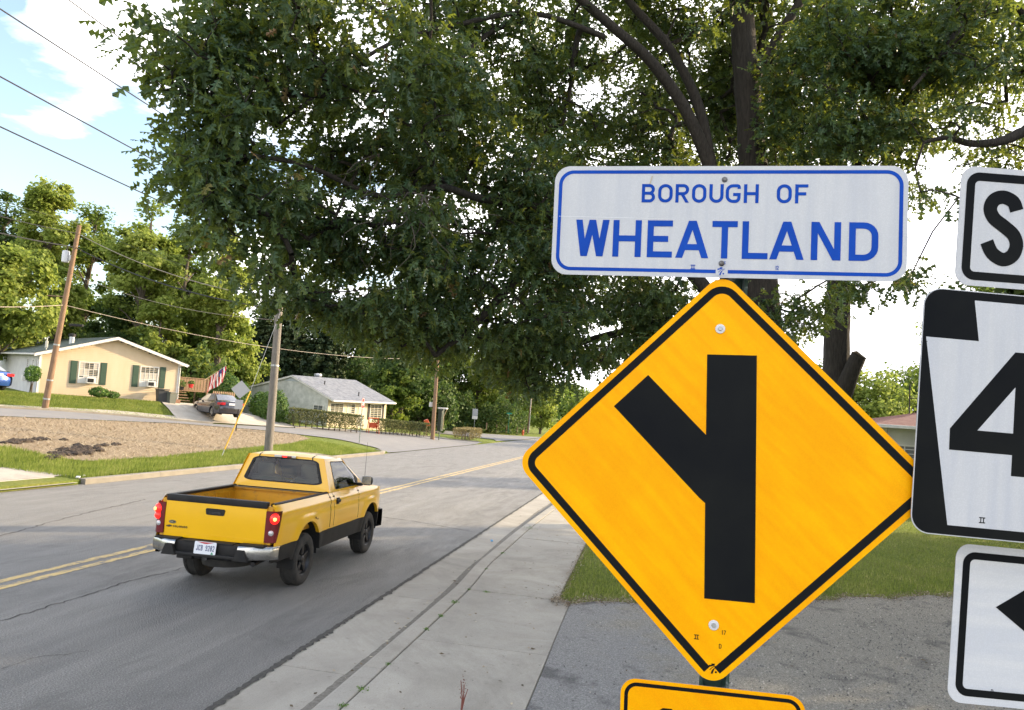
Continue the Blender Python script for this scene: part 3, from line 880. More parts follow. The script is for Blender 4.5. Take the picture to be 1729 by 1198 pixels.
# dark clods of bare soil
SOIL = mat('dark_soil', (0.022, 0.016, 0.012), 0.95, noise=(14, (0.06, 0.042, 0.03)), bump=1, bscale=30)
def tpoint(px, py):
    d = at(px, py, 10) - EYE; t = 0.4
    while t < 40:
        P = EYE + d * t; u, v = uv(P.x, P.y)
        if P.z <= (T(u, v) if v > 14.5 or v < 2.4 else 0): return u, v
        t += 0.01
    return u, v
cl = MB()
for (px, py, w, h, n) in ((130, 763, 30, 5, 150), (110, 768, 22, 3, 70), (140, 757, 20, 3, 70), (30, 747, 20, 2.2, 60), (70, 743, 11, 1.6, 22), (107, 744, 3, 1, 6), (88, 775, 9, 1.5, 22), (178, 753, 8, 1.0, 8), (195, 752, 5, .8, 5)):
    for i in range(n):
        u, v = tpoint(px + rs.gauss(0, .5) * w, py + rs.gauss(0, .5) * h)
        r_ = rs.uniform(.03, .13)
        cl.sphere((u, v, T(u, v)), r_, 6, (rs.uniform(.8, 1.8), rs.uniform(.8, 1.6), rs.uniform(.7, 1.3)))
uvobj('soil_clods', cl, SOIL, kind='stuff')
# grass blades: right lawn, left verge, weeds of the verge
BLADE = mat('grass_blade', (0.10, 0.145, 0.024), 0.75, attr=('tint', [(0.45, (0.19, 0.245, 0.042)), (0.85, (0.29, 0.33, 0.08)), (1.0, (0.40, 0.36, 0.15))]), trans=0.45, spec=0.25)
def blades(name, region, n, ln, wd, seed, zf):
    g = random.Random(seed); U = []; V = []
    while len(U) < n:
        u, v = region(g)
        if u is not None: U.append(u); V.append(v)
    U = np.array(U); V = np.array(V); Z = np.array([zf(a, b) for a, b in zip(U, V)])
    t = np.random.default_rng(seed).uniform(0, 1, n) * 0.75 + 0.25 * (0.5 + 0.5 * np.sin(U * 2.3 + np.sin(V * 3.1) * 2))
    return link(name, strands(name, U, V, Z, ln, wd, BLADE, 2, seed, attr=t), BLADE, ground, kind='stuff')
def reg_right(g):
    v = 1.0 - 13 * g.random() ** 1.1; d0 = de(v); u = d0 + 0.02 + 16 * g.random() ** 1.7
    if v > 0.95 and u < 10.3: return None, None
    if u - d0 < 0.5 and g.random() > (u - d0) * 2.2: return None, None
    return u, v
blades('grass_blades', reg_right, 72000, 0.060, 0.011, 11, lambda u, v: T(u, v) - 0.02)
def reg_left(g):
    u = g.uniform(17.6, 42); v = 14.6 + g.random() ** 1.3 * 4.5
    if inside(poly_s, u, v): return None, None
    if v > 17 + .05 * (u - 20) + 2 and u > 22: return None, None
    return u, v
blades('grass_blades', reg_left, 42000, 0.13, 0.022, 12, lambda u, v: T(u, v) - 0.02)
def reg_left2(g):
    u = g.uniform(12, 22); v = g.uniform(17.6, 22.5)
    return (None, None) if inside(poly_s, u, v) or (u < 17.5 and v < 20.5) else (u, v)
blades('grass_blades', reg_left2, 9000, 0.16, 0.025, 13, lambda u, v: T(u, v) - 0.02)
def reg_h1(g):
    u = g.uniform(31, 50); vf = float(np.interp(u, VF_U, VF_V)); v = vf + 0.2 + 7 * g.random() ** 1.2
    if inside([(41.2, 27), (43.6, 30.6), (47.2, 34), (52, 37), (60, 34), (51, 24)], u, v): return None, None
    return u, v
blades('grass_blades', reg_h1, 30000, 0.12, 0.03, 14, lambda u, v: T(u, v) - 0.02)
# grit on the driveway
GRIT = mat('grit', (0.08, 0.078, 0.075), 0.85, attr=('tint', [(0.7, (0.24, 0.23, 0.21)), (1.0, (0.50, 0.46, 0.40))]))
n = 16000; g = np.random.default_rng(4)
U = g.uniform(5.5, 14, n); V = g.uniform(-7, .8, n) ; keep = (U < np.array([de(v) for v in V])) & (g.uniform(0, 1, n) < 0.12 + 0.5 * (V < -0.6) + 0.38 * (V < -2)); U = U[keep]; V = V[keep]; n = len(U)
r_ = g.uniform(0.004, 0.015, n)[:, None, None] * np.array([[1, 0, 0], [-.5, .87, 0], [-.5, -.87, 0], [0, 0, 1.1]])[None]
a = g.uniform(0, 6.28, n); rot = np.stack([np.stack([np.cos(a), -np.sin(a), 0 * a], 1), np.stack([np.sin(a), np.cos(a), 0 * a], 1), np.stack([0 * a, 0 * a, 1 + 0 * a], 1)], 1)
P = np.einsum('nij,nkj->nki', rot, r_) + np.stack([U, V, np.full(n, 0.103)], 1)[:, None]
F = (np.arange(n) * 4)[:, None, None] + np.array([[0, 1, 3], [1, 2, 3], [2, 0, 3]])[None]
o = link('loose_grit', np_mesh('loose_grit', P.reshape(-1, 3), F.reshape(-1, 3), attr=np.repeat(g.uniform(0, 1, n), 3)), GRIT, kind='stuff'); o.rotation_euler[2] = RZ
# litter of leaves and bits on walk, gutter and driveway
LIT = mat('dry_litter', (0.07, 0.05, 0.03), 0.9, attr=('tint', [(0.6, (0.20, 0.14, 0.08)), (1.0, (0.50, 0.44, 0.33))]))
L_ = MB(); tt = []
for i in range(420):
    k = rs.random()
    if k < .45: u, v, z = rs.uniform(6, 24), 2.56 + abs(rs.gauss(0, .12)), 0.012
    elif k < .7: u, v, z = rs.uniform(6, 18), rs.uniform(.9, 2.2), 0.104
    elif k < .85: u, v, z = rs.uniform(10.2, 10.9), rs.uniform(-2, 1.4), 0.106
    else: u, v, z = rs.uniform(5.8, 11), rs.uniform(-4.5, .6), 0.112
    s_ = rs.uniform(.006, .022); a = rs.uniform(0, 6.3)
    L_.add([(u + math.cos(a) * s_ * 1.7, v + math.sin(a) * s_ * 1.7, z + .003), (u - math.sin(a) * s_ * .6, v + math.cos(a) * s_ * .6, z + rs.uniform(.002, .012)),
            (u - math.cos(a) * s_ * 1.3, v - math.sin(a) * s_ * 1.3, z + .004), (u + math.sin(a) * s_ * .6, v - math.cos(a) * s_ * .6, z + .001)], [(0, 1, 2, 3)])
    tt.append(rs.random())
o = uvobj('leaf_litter', L_, LIT, kind='stuff')
a = o.data.attributes.new('tint', 'FLOAT', 'FACE')
a.data.foreach_set('value', np.array((tt + [0.5] * len(o.data.polygons))[:len(o.data.polygons)], np.float32))
# debris where lawn meets asphalt and along the walk
gd = random.Random(21); EU = []; EV = []
while len(EU) < 5200:
    v = 1.1 - 10 * gd.random() ** 1.2; EV.append(v); EU.append(de(v) + gd.gauss(.04, .13) + .10 * math.sin(v * 5.1) + .06 * math.sin(v * 13))
for i in range(1500): EU.append(gd.uniform(10.3, 24)); EV.append(1.0 + gd.gauss(0, .045))
EU = np.array(EU); EV = np.array(EV)
o = link('edge_debris', strands('edge_debris', EU, EV, np.full(len(EU), .106), .05, .014, LIT, 0.5, 22), LIT, kind='stuff'); o.rotation_euler[2] = RZ
# far road, the side road beyond the hedge, the driveway of the first house
mb = MB(); ruled(mb, [(74, 14.44), (79, 15.6), (84, 22), (90, 34), (96, 60)], [(112, 14.44), (110, 16), (104, 24), (103, 36), (108, 60)], 40, 10, 0.04)
uvobj('crossing_road', mb, STREET, kind='structure')
mb = MB(); ruled(mb, [(41.6, 27.7), (43.8, 30.6), (47.4, 33.9), (52.5, 37)], [(51.5, 24.45), (53, 27.5), (55.5, 31), (58.5, 34.5)], 16, 8, 0.05)
uvobj('house_driveway', mb, PALECONC, kind='structure')
mb = MB(); ruled(mb, [(22, 35.5), (29, 33.6), (32.2, 32.6)], [(26, 44), (33.5, 41), (36.5, 38.5)], 12, 6, 0.05)
uvobj('house_driveway', mb, PALECONC, kind='structure')

# ------------------------------------------------------------------ signs
def m_sheet(col, col2, streak=(1, 1, 0.06), rz=0.0):
    def f(nt, p):
        k = NT(nt)
        h = k.voro(260, k.map((1, 1, 1))); b = k.noise(26, k.map(streak, rot=(0, rz, 0) ), detail=3); d = k.noise(3, detail=6)
        c = k.mix(k.math('MULTIPLY', k.bw(b, 0.4, 0.62), 0.8), col, col2)
        c = k.mix(k.math('MULTIPLY', k.bw(k.noise(3.2, k.map((1, 1, 1), loc=(2, 0, 1)), detail=5, dist=.8), 0.42, 0.62), 0.30), c, tuple((x * .86, x * .74, x * .9)[i] if col[2] < .1 else x * .9 for i, x in enumerate(col)))
        c = k.mix(k.math('MULTIPLY', k.bw(h, 0.30, 0.5), 0.16), c, tuple(x * .6 for x in col))
        c = k.mix(k.math('MULTIPLY', k.bw(d, 0.55, 0.8), 0.06), c, tuple(x * .7 for x in col))
        k.link(c, p.inputs['Base Color']); p.inputs['Roughness'].default_value = 0.45; p.inputs['Specular IOR Level'].default_value = 0.08; p.inputs['Coat Weight'].default_value = 0.0
        p.inputs['Coat Roughness'].default_value = 0.15
        k.bump(h, p, 0.12, 0.001)
    return f
WHITE = node_mat('white_reflective_sheet', m_sheet((0.575, 0.58, 0.60), (0.50, 0.515, 0.56)))
YELLOW = node_mat('yellow_reflective_sheet', m_sheet((0.93, 0.385, 0.0), (0.97, 0.47, 0.0), (.12, 1, 1), R(45)))
BLUE = mat('blue_film', (0.003, 0.048, 0.33), 0.5, noise=(5, (0.006, 0.065, 0.40)), spec=.1)
BLACK = mat('black_film', (0.006, 0.007, 0.009), 0.45, noise=(3, (0.011, 0.012, 0.012)), spec=.05)
ALU = mat('raw_aluminium', (0.55, 0.56, 0.57), 0.45, 0.8, noise=(20, (0.4, 0.4, 0.42)))
POSTG = mat('green_flaking_post', (0.035, 0.07, 0.055), 0.6, 0.1, noise=(22, (0.30, 0.33, 0.33)), ramp=(.5, .6), bump=.3)
GALV = mat('galvanised_post', (0.42, 0.43, 0.43), 0.45, 0.7, noise=(30, (0.28, 0.29, 0.29)))
NYL = mat('nylon_washer', (0.62, 0.63, 0.66), 0.4)
BOLT = mat('grey_bolt', (0.22, 0.22, 0.23), 0.5, 0.7, noise=(60, (0.1, 0.09, 0.08)))

def board(parent, outline, face_mat, name='panel', t=0.0022):
    mb = MB(); mb.prism(outline, 0.0, t)
    o = mb.build(name, [face_mat, ALU], parent)
    for p in o.data.polygons:
        p.material_index = 0 if (p.normal.y < -0.9 and p.center.y < t * .5) else 1
    return o
def bolt(parent, x, z, big=True):
    M = Matrix.Translation((x, 0, z)) @ Matrix.Rotation(R(90), 4, 'X')
    mb = MB()
    if big:
        mb.lathe([(0.0001, 0.0035), (.0115, .0035), (.0128, .0022), (.0128, 0.0005)], 24, M)
        o = mb.build('washer', NYL, parent, smooth=True)
        h = MB(); h.lathe([(0.0001, 0.0085), (.0055, .0085), (.0062, .0075), (.0062, .0036)], 6, M); h.build('bolt', GALV, parent)
    else:
        mb.lathe([(0.0001, 0.0075), (.0042, .0072), (.0058, .005), (.0072, .0022), (.0078, .0006)], 20, M)
        mb.build('bolt', BOLT, parent, smooth=True)
def rot_of(yaw, pit, rol):
    return (Matrix.Rotation(R(yaw), 4, 'Z') @ Matrix.Rotation(R(pit), 4, 'X') @ Matrix.Rotation(R(rol), 4, 'Y')).to_euler()
def logo(P, x, z, s, c0=True):
    "state road crest: a stepped block, two sweeping road lines and a dot"
    P.poly([(x - 0.95 * s, z + .25 * s), (x - .95 * s, z + .62 * s), (x - .45 * s, z + .70 * s), (x - .45 * s, z + .95 * s), (x + .15 * s, z + .98 * s), (x + .15 * s, z + .62 * s), (x - .2 * s, z + .50 * s)])
    P.rib(smooth([(x - .75 * s, z - .25 * s), (x - .35 * s, z + .18 * s), (x + .1 * s, z + .45 * s), (x + .75 * s, z + .6 * s)], 4), .12 * s)
    P.poly(smooth([(x - .55 * s, z - .9 * s), (x - .38 * s, z - .35 * s), (x + .0 * s, z + .1 * s), (x + .7 * s, z + .5 * s), (x + .2 * s, z + .1 * s), (x - .02 * s, z - .35 * s), (x - .22 * s, z - .9 * s)], 3))
    P.poly([(x + .38 * s + .2 * s * math.cos(a * .52), z - .55 * s + .2 * s * math.sin(a * .52)) for a in range(12)])

# diamond warning sign
dm = empty('diamond_sign', (0.5568, 1.9662, 2.3934), rot_of(-11.63, -1.14, -0.95),
           label='yellow diamond warning sign with a black side road joining from the left', cat='sign')
q = 0.762 / math.sqrt(2)
sq = [(0, -q), (q, 0), (0, q), (-q, 0)]
board(dm, roundpoly(sq, 0.048, True, 10), YELLOW)
def inset(P, d):
    out = []
    for p in P:
        v = Vector(p); out.append(tuple(v * (1 - d * math.sqrt(2) / v.length)))
    return out
P = Print(); ctr = inset(sq, 0.0235)
ring = roundpoly(ctr, 0.030, True, 10)
# open at the foot, where the crest sits
k0 = min(range(len(ring)), key=lambda i: ring[i][1]); ring = ring[k0:] + ring[:k0]
a = [p for p in ring if p[0] > 0.013]; a.sort(key=lambda p: p[1])
def side(sg):
    R_ = [(sg * 0.0125, -q + .0235 * math.sqrt(2) + 0.0125), (sg * (q - .0235 * math.sqrt(2) ), 0), (0, q - .0235 * math.sqrt(2))]
    return R_
bp = [(0.0125, -q + .0235 * math.sqrt(2) + 0.0125)] + roundpoly([(0, -5), (q - .0235 * math.sqrt(2), 0), (0, q - .0235 * math.sqrt(2)), (-q + .0235 * math.sqrt(2), 0), (0, -5)], 0.030, False, 10)[1:-1] + [(-0.0125, -q + .0235 * math.sqrt(2) + 0.0125)]
P2_ = [bp[0]]
mid = roundpoly([bp[0], (q - .0235 * math.sqrt(2), 0), (0, q - .0235 * math.sqrt(2)), (-q + .0235 * math.sqrt(2), 0), bp[-1]], [0, .030, .040, .030, 0], False, 10)
P.rib(mid, 0.0195)
P.mb.build('border', BLACK, dm)
P = Print(y=-0.0008)
P.poly([(-0.0345, 0.3139), (-0.0315, 0.1003), (-0.1871, 0.2526), (-0.2752, 0.1641), (-0.0441, -0.0642), (-0.0287, -0.0768), (-0.0241, -0.3185), (0.1007, -0.3181), (0.0925, 0.3152)])
P.mb.build('side_road_symbol', BLACK, dm)
P = Print()
def two(P, x, z, s):
    P.rib([(x - s, z + s * .8), (x + s, z + s * .8)], s * .32); P.rib([(x - s, z - s * .8), (x + s, z - s * .8)], s * .32)
    P.rib([(x - s * .45, z + s * .8), (x - s * .45, z - s * .8)], s * .3); P.rib([(x + s * .45, z + s * .8), (x + s * .45, z - s * .8)], s * .3)
two(P, -0.0404, -0.4162, 0.0062)
P.text('17', 0.0225, -0.4035, 0.0105, 0.0017)
P.text('D', 0.0155, -0.4385, 0.0115, 0.0017)
logo(P, 0.0045, -0.490, 0.0135)
P.mb.build('small_marks', BLACK, dm, kind='stuff')
bolt(dm, -0.0027, 0.3835); bolt(dm, 0.0013, -0.3824)

# borough sign
bs = empty('borough_sign', (0.5438, 1.9662, 3.0664), rot_of(-9.3, 1.68, -0.94),
           label='white sign lettered BOROUGH OF WHEATLAND in blue above the yellow diamond', cat='sign')
board(bs, roundpoly([(-.4615, -.1523), (.4615, -.1523), (.4615, .1523), (-.4615, .1523)], .043, True, 10), WHITE)
P = Print(); P.rib(roundpoly([(-.4447, -.1358), (.4447, -.1358), (.4447, .1358), (-.4447, .1358)], .036, True, 10), .0096, True)
P.mb.build('border', BLUE, bs)
for c, x0, x1 in (('B', -.2208, -.1849), ('O', -.1768, -.1379), ('R', -.1303, -.0945), ('O', -.0866, -.0487), ('U', -.0409, -.0036), ('G', .0020, .0409), ('H', .0493, .0876), ('O', .1340, .1722), ('F', .1807, .2138)):
    P = Print(y=-0.0009); P.glyph(c, x0, x1, .0510, .1022, .0085); P.mb.build('letter', BLUE, bs)
for c, x0, x1 in (('W', -.3973, -.3053), ('H', -.2944, -.2176), ('E', -.2013, -.1343), ('A', -.1253, -.0381), ('T', -.0299, .0360), ('L', .0486, .1148), ('A', .1191, .2065), ('N', .2239, .2982), ('D', .3183, .3906)):
    P = Print(y=-0.0009); P.glyph(c, x0, x1, -.1003, .0015, .0165); P.mb.build('letter', BLUE, bs)
P = Print(y=-0.0012); P.poly([(-.0175, -.1470), (.0135, -.1470), (.0135, -.1235), (-.0175, -.1235)]); P.mb.build('crest_ground', WHITE, bs)
P = Print(y=-0.0015); logo(P, -.002, -.1352, .0115); two(P, -.0775, -.1248, .0062); P.text('12', .1365, -.1280, .0105, .0015, .45, .12)
P.text('C', .0035, -.1155, .0075, .0014); P.mb.build('small_marks', BLUE, bs, kind='stuff')
SCR = mat('scratch', (0.88, 0.88, 0.88), 0.5)
P = Print(y=-0.0017); P.rib([(-.446, .0105), (-.25, .0075), (-.13, .0045)], .0005); P.mb.build('scratch', SCR, bs)
RUST = mat('tan_stain', (0.45, 0.38, 0.28), 0.7)
P = Print(y=-0.0016); P.poly([(-.2015, .1030), (-.1985, .1020), (-.1925, .1240), (-.1955, .1245)]); P.mb.build('stain', RUST, bs)
bolt(bs, -.0019, .1148, False); bolt(bs, -.0028, -.1138, False)
# its post: a pipe stub above, green flaking post below
po = empty('sign_post', (0.578, 2.005, 0), (R(-.6), R(0.25), R(-11)), label='green flaking metal post that carries the yellow diamond sign', cat='post')
mb = MB()
chan = [(-.038, .0), (-.030, .0), (-.024, .034), (.024, .034), (.030, .0), (.038, .0), (.038, .006), (.034, .006), (.027, .040), (-.027, .040), (-.034, .006), (-.038, .006)]
def extr(mb, sec, z0, z1):
    n = len(sec); V = [(x, y, z0) for x, y in sec] + [(x, y, z1) for x, y in sec]
    mb.add(V, [tuple(range(n)), tuple(range(2 * n - 1, n - 1, -1))] + [(i, n + i, n + (i + 1) % n, (i + 1) % n) for i in range(n)])
extr(mb, chan, 0.0, 3.12); mb.build('channel_post', POSTG, po)
mb = MB(); mb.tube([(-.0, .075, 0), (-.0, .075, 3.16)], .030, 16); mb.build('pipe', GALV, po, smooth=True)
# small yellow plaque under the diamond, cut off by the frame
pl = empty('distance_plaque', (0.572, 1.9662, 1.6539), rot_of(-11.64, -1.14, -1.62), label='yellow plaque with black border below the diamond sign', cat='sign')
board(pl, roundpoly([(-.2284, -.152), (.2284, -.152), (.2284, .2), (-.2284, .2)], .040, True, 8), YELLOW)
P = Print(); P.rib(roundpoly([(-.2140, -.138), (.2140, -.138), (.2140, .186), (-.2140, .186)], .028, True, 8), .0095, True); P.mb.build('border', BLACK, pl)
P = Print(y=-.0009)
# diagonal arrow pointing down and left: only its tip of black shows at the frame's foot
P.poly([(-.128, .1285), (-.1195, .1345), (-.0955, .1348), (-.0945, .1300), (-.02, .055), (.03, .10), (.03, -.06), (-.13, -.06), (-.075, -.005), (-.125, .075)])
P.mb.build('arrow_symbol', BLACK, pl)

# the cluster at the right edge
def rot0(y, p_, r): return rot_of(y, p_, r)
so = empty('direction_sign', (1.4137, 1.8542, 3.0658), rot0(-.3, 3.26, .61), label='white sign with a large black S, cut off by the right edge', cat='sign')
board(so, roundpoly([(-.305, -.1524), (.305, -.1524), (.305, .1524), (-.305, .1524)], .036, True, 8), WHITE)
P = Print(); P.rib(roundpoly([(-.2795, -.127), (.2795, -.127), (.2795, .127), (-.2795, .127)], .022, True, 8), .0215, True); P.mb.build('border', BLACK, so)
P = Print(y=-.0009)
Spts = [(-.1597, .0471), (-.170, .0690), (-.1956, .0792), (-.2185, .0700), (-.2270, .0470), (-.2160, .0235), (-.1879, .0036), (-.1640, -.0160), (-.1553, -.0413), (-.1640, -.0680), (-.1874, -.0800), (-.2150, -.0660), (-.2308, -.0378)]
P.rib(smooth(Spts, 5), .0345); P.mb.build('letter', BLACK, so)
x = -.118
for c in 'OUTH':
    P = Print(y=-.0009); P.glyph(c, x, x + .078, -.097, .097, .034); x += .103; P.mb.build('letter', BLACK, so)
rt = empty('route_marker', (1.393, 1.8447, 2.5868), rot0(-.76, 1.41, 1.36), label='black route sign with white keystone and black 4 at the right edge', cat='sign')
board(rt, roundpoly([(-.381, -.3048), (.381, -.3048), (.381, .3048), (-.381, .3048)], .045, True, 8), WHITE)
P = Print(y=-.0006)
P.poly(roundpoly([(-.3785, -.3023), (.3785, -.3023), (.3785, .3023), (-.3785, .3023)], .043, True, 8)); P.mb.build('black_ground', BLACK, rt)
P = Print(y=-.0009)
P.poly([(-.3705, .1801), (-.2394, .1802), (-.2554, .2814), (.2554, .2814), (.2394, .1802), (.3705, .1801), (.2913, -.279), (-.2913, -.279)]); P.mb.build('keystone', WHITE, rt)
P = Print(y=-.0013)
P.poly([(-.0980, .1610), (-.1483, .1606), (-.2988, -.0424), (-.2979, -.0947), (-.1432, -.0940), (-.1432, -.1455), (-.0880, -.1450), (-.0880, -.094), (-.0560, -.0935), (-.0560, -.0407), (-.0880, -.0407), (-.0880, .1610)])
P.mb.build('route_number', BLACK, rt)
P = Print(y=-.0017); P.poly([(-.2313, -.0412), (-.1439, -.0407), (-.1439, .0735)]); P.mb.build('number_counter', WHITE, rt)
P = Print(y=-.0014); P.glyph('1', -.03, .05, -.145, .161, .055); P.mb.build('route_number', BLACK, rt)
P = Print(y=-.0014); P.glyph('8', .085, .255, -.145, .161, .055); P.mb.build('route_number', BLACK, rt)
P = Print(y=-.0014); two(P, -.2076, -.2595, .0075); P.rib([(-.3745, .1680), (-.3665, .1680)], .0012); P.rib([(-.3370, -.1200), (-.3310, -.1200)], .0012); P.mb.build('small_marks', BLACK, rt, kind='stuff')
ar = empty('arrow_sign', (1.4363, 1.9526, 2.0544), rot0(.04, 1.75, 1.54), label='white sign with a black arrow pointing left at the lower right corner', cat='sign')
board(ar, roundpoly([(-.2667, -.2), (.2667, -.2), (.2667, .2), (-.2667, .2)], .036, True, 8), node_mat('white_sheet_cross_grain', m_sheet((0.64, 0.645, 0.66), (0.54, 0.56, 0.61), (.08, 1, 1))))
P = Print(); P.rib(roundpoly([(-.2390, -.1723), (.2390, -.1723), (.2390, .1723), (-.2390, .1723)], .022, True, 8), .0185, True); P.mb.build('border', BLACK, ar)
P = Print(y=-.0009); P.poly([(-.1576, .0480), (-.055, .1200), (-.055, .076), (.155, .076), (.155, .022), (-.055, .022), (-.055, -.024)]); P.mb.build('arrow_symbol', BLACK, ar)
P = Print(); P.text('B', -.157, -.170, .0115, .0017); P.mb.build('small_marks', BLACK, ar)
p2 = empty('sign_post', (1.45, 2.02, 0), (0, R(.4), 0), label='galvanised post behind the route signs beyond the right edge', cat='post')
mb = MB(); extr(mb, chan, 0, 3.2); mb.build('channel_post', GALV, p2)
for s_, x_ in ((so, .0), (rt, .02), (ar, -.01)):
    bolt(s_, x_, .09 if s_ is so else .25 if s_ is rt else .17, False)

# ------------------------------------------------------------------ the yellow pickup
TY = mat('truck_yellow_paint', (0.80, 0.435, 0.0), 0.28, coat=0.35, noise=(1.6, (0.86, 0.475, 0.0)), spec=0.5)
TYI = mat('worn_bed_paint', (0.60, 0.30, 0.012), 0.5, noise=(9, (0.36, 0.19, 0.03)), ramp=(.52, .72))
PLA = mat('black_plastic', (0.012, 0.012, 0.013), 0.6, noise=(6, (0.022, 0.021, 0.020)), spec=.25)
RUB = mat('tyre_rubber', (0.018, 0.018, 0.018), 0.85, noise=(12, (0.035, 0.033, 0.03)))
STEEL = mat('dark_wheel_steel', (0.05, 0.05, 0.055), 0.45, 0.6, noise=(10, (0.02, 0.02, 0.02)))
CHR = mat('dull_chrome', (0.52, 0.51, 0.49), 0.24, 0.95, noise=(7, (0.34, 0.33, 0.31)), bump=.05)
UND = mat('underside_black', (0.012, 0.012, 0.012), 0.9)
GLS = glass_mat('tinted_window', (0.50, 0.56, 0.53))
SEAT = mat('grey_seat_cloth', (0.075, 0.085, 0.095), 0.9, noise=(60, (0.10, 0.11, 0.12)))
REDL = mat('red_lens', (0.13, 0.004, 0.006), 0.12, coat=0.8, spec=.6)
REDLIT = mat('lit_red_lens', (0.8, 0.02, 0.01), 0.2, emit=(1.0, 0.012, 0.01), estr=0.9)
HOT = mat('lit_bulb', (1, .3, .1), 0.3, emit=(1.0, 0.25, 0.05), estr=3.0)
CLR = mat('clear_lens', (0.55, 0.55, 0.55), 0.12, 0.3, coat=.8)
ASZ = 0.36; ARC = 0.445
XR, XF = -1.375, 1.375
truck = empty('pickup_truck', (0, 0, 0), (0, 0, 0), label='yellow pickup truck with open bed driving away with brake lights lit', cat='pickup truck')
def side_y(x, z):
    y = 0.868 - 0.030 * ((z - 0.78) / 0.42) ** 2
    y -= 0.055 * sst(z, 1.00, 1.13)
    if x < -2.2: y -= 0.035 * ((-2.2 - x) / .25) ** 2
    if x > 1.55: y -= 0.16 * ((x - 1.55) / .75) ** 2
    for xa in (XR, XF):
        d = math.hypot(x - xa, z - ASZ)
        y += 0.022 * math.exp(-((d - ARC - .02) / .09) ** 2) * (1 if z < 1.0 else .3)
    y -= 0.010 * math.exp(-((z - 0.93) / .03) ** 2)             # crease below the shoulder
    return y
def xs_(a, b, st=0.03):
    n = max(2, int(round((b - a) / st))); return [a + (b - a) * i / n for i in range(n + 1)]
def skin(name, x0, x1, zt, zb, nz, material, parent, off=0.0, lip=0.05, sides=(1, -1)):
    for sg in sides:
        mb = MB(); cols = []
        for x in xs_(x0, x1):
            b = zb(x)
            for xa in (XR, XF):
                if abs(x - xa) < ARC: b = max(b, ASZ + math.sqrt(ARC ** 2 - (x - xa) ** 2))
            t = zt(x)
            if t - b < 0.006: cols.append(None); continue
            cols.append([len(mb.v) + j for j in range(nz + 3)])
            for j in range(nz + 1):
                z = b + (t - b) * j / nz
                mb.v.append((x, sg * (side_y(x, z) + off), z))
            yb = side_y(x, b) + off; mb.v.append((x, sg * (yb - lip), b)); 
            yt = side_y(x, t) + off; mb.v.append((x, sg * (yt - 0.02), t - 0.001))
        for a, b in zip(cols, cols[1:]):
            if a is None or b is None: continue
            for j in range(nz): mb.f.append((a[j], b[j], b[j + 1], a[j + 1])); mb.m.append(0)
            mb.f.append((a[nz + 1], b[nz + 1], b[0], a[0])); mb.m.append(0)
            mb.f.append((a[nz], b[nz], b[nz + 2], a[nz + 2])); mb.m.append(0)
        mb.build(name, material, parent, smooth=True)
SILL = 0.60
bed_t = lambda x: 1.125
skin('bed_side', -2.40, -0.565, bed_t, lambda x: SILL, 14, TY, truck)
belt = lambda x: 1.13 + .005 * math.sin(x) - 0.01 * sst(x, .5, 1.0)
skin('cab_corner', -0.545, -0.405, belt, lambda x: SILL, 14, TY, truck)
skin('door', -0.392, 0.70, belt, lambda x: SILL, 14, TY, truck)
fen_t = lambda x: 1.118 - 0.10 * sst(x, 1.0, 2.3) - .03 * sst(x, 2.0, 2.3)
skin('front_fender', 0.713, 2.26, fen_t, lambda x: SILL, 14, TY, truck)
skin('lower_cladding', -2.40, 2.24, lambda x: SILL - 0.004, lambda x: 0.36 if x > -1.9 else 0.40, 5, PLA, truck, off=0.006)
# dark filler behind the panel gaps, wheel wells, floor pan
mb = MB()
for sg in (1, -1):
    for xg in (-.555, -.398, .707):
        mb.bbox((xg - .03, sg * .80, .62), (xg + .03, sg * .835, 1.07))
    for xa in (XR, XF):
        def well(t, w, sg=sg, xa=xa):
            a = -.15 + t * (math.pi + .3); return (xa + math.cos(a) * (ARC + .012), sg * (.56 + w * .27), ASZ + math.sin(a) * (ARC + .012))
        mb.grid(well, 18, 2)
        mb.bbox((xa - .5, sg * .55, .3), (xa + .5, sg * .56, .86))
mb.bbox((-2.36, -.60, .46), (2.1, .60, .56))
mb.bbox((-2.3, -.50, .36), (2.0, -.40, .50)); mb.bbox((-2.3, .40, .36), (2.0, .50, .50))
mb.bbox((-1.45, -.62, .30), (-1.31, .62, .40)); mb.sphere((XR, 0, .36), .15, 12)
mb.bbox((.2, -.35, .27), (1.6, .35, .46))
mb.build('chassis', UND, truck)
mb = MB(); mb.lathe([(.12, -.09), (.33, -.10), (.35, -.02), (.33, .07), (.12, .07)], 24, Matrix.Translation((-1.98, 0, .36)))
mb.build('spare_wheel', RUB, truck, smooth=True)
mb = MB(); mb.tube([(-1.2, -.50, .34), (-1.9, -.52, .36), (-2.35, -.55, .35)], .032, 10); mb.build('exhaust_pipe', STEEL, truck, smooth=True)
# bed: inner walls, floor, wheel boxes, rails
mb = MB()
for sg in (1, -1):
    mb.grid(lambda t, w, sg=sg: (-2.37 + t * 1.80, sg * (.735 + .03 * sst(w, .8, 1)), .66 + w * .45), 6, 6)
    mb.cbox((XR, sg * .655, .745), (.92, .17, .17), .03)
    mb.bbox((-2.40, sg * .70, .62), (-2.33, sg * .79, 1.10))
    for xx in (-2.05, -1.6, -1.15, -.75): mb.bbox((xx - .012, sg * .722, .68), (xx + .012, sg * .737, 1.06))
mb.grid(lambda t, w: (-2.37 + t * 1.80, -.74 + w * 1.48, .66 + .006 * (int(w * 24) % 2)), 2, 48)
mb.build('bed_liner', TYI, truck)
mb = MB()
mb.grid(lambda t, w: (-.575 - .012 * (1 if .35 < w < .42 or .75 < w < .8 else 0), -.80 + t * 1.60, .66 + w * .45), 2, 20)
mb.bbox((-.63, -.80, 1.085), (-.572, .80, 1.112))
mb.build('bed_front_wall', TYI, truck)
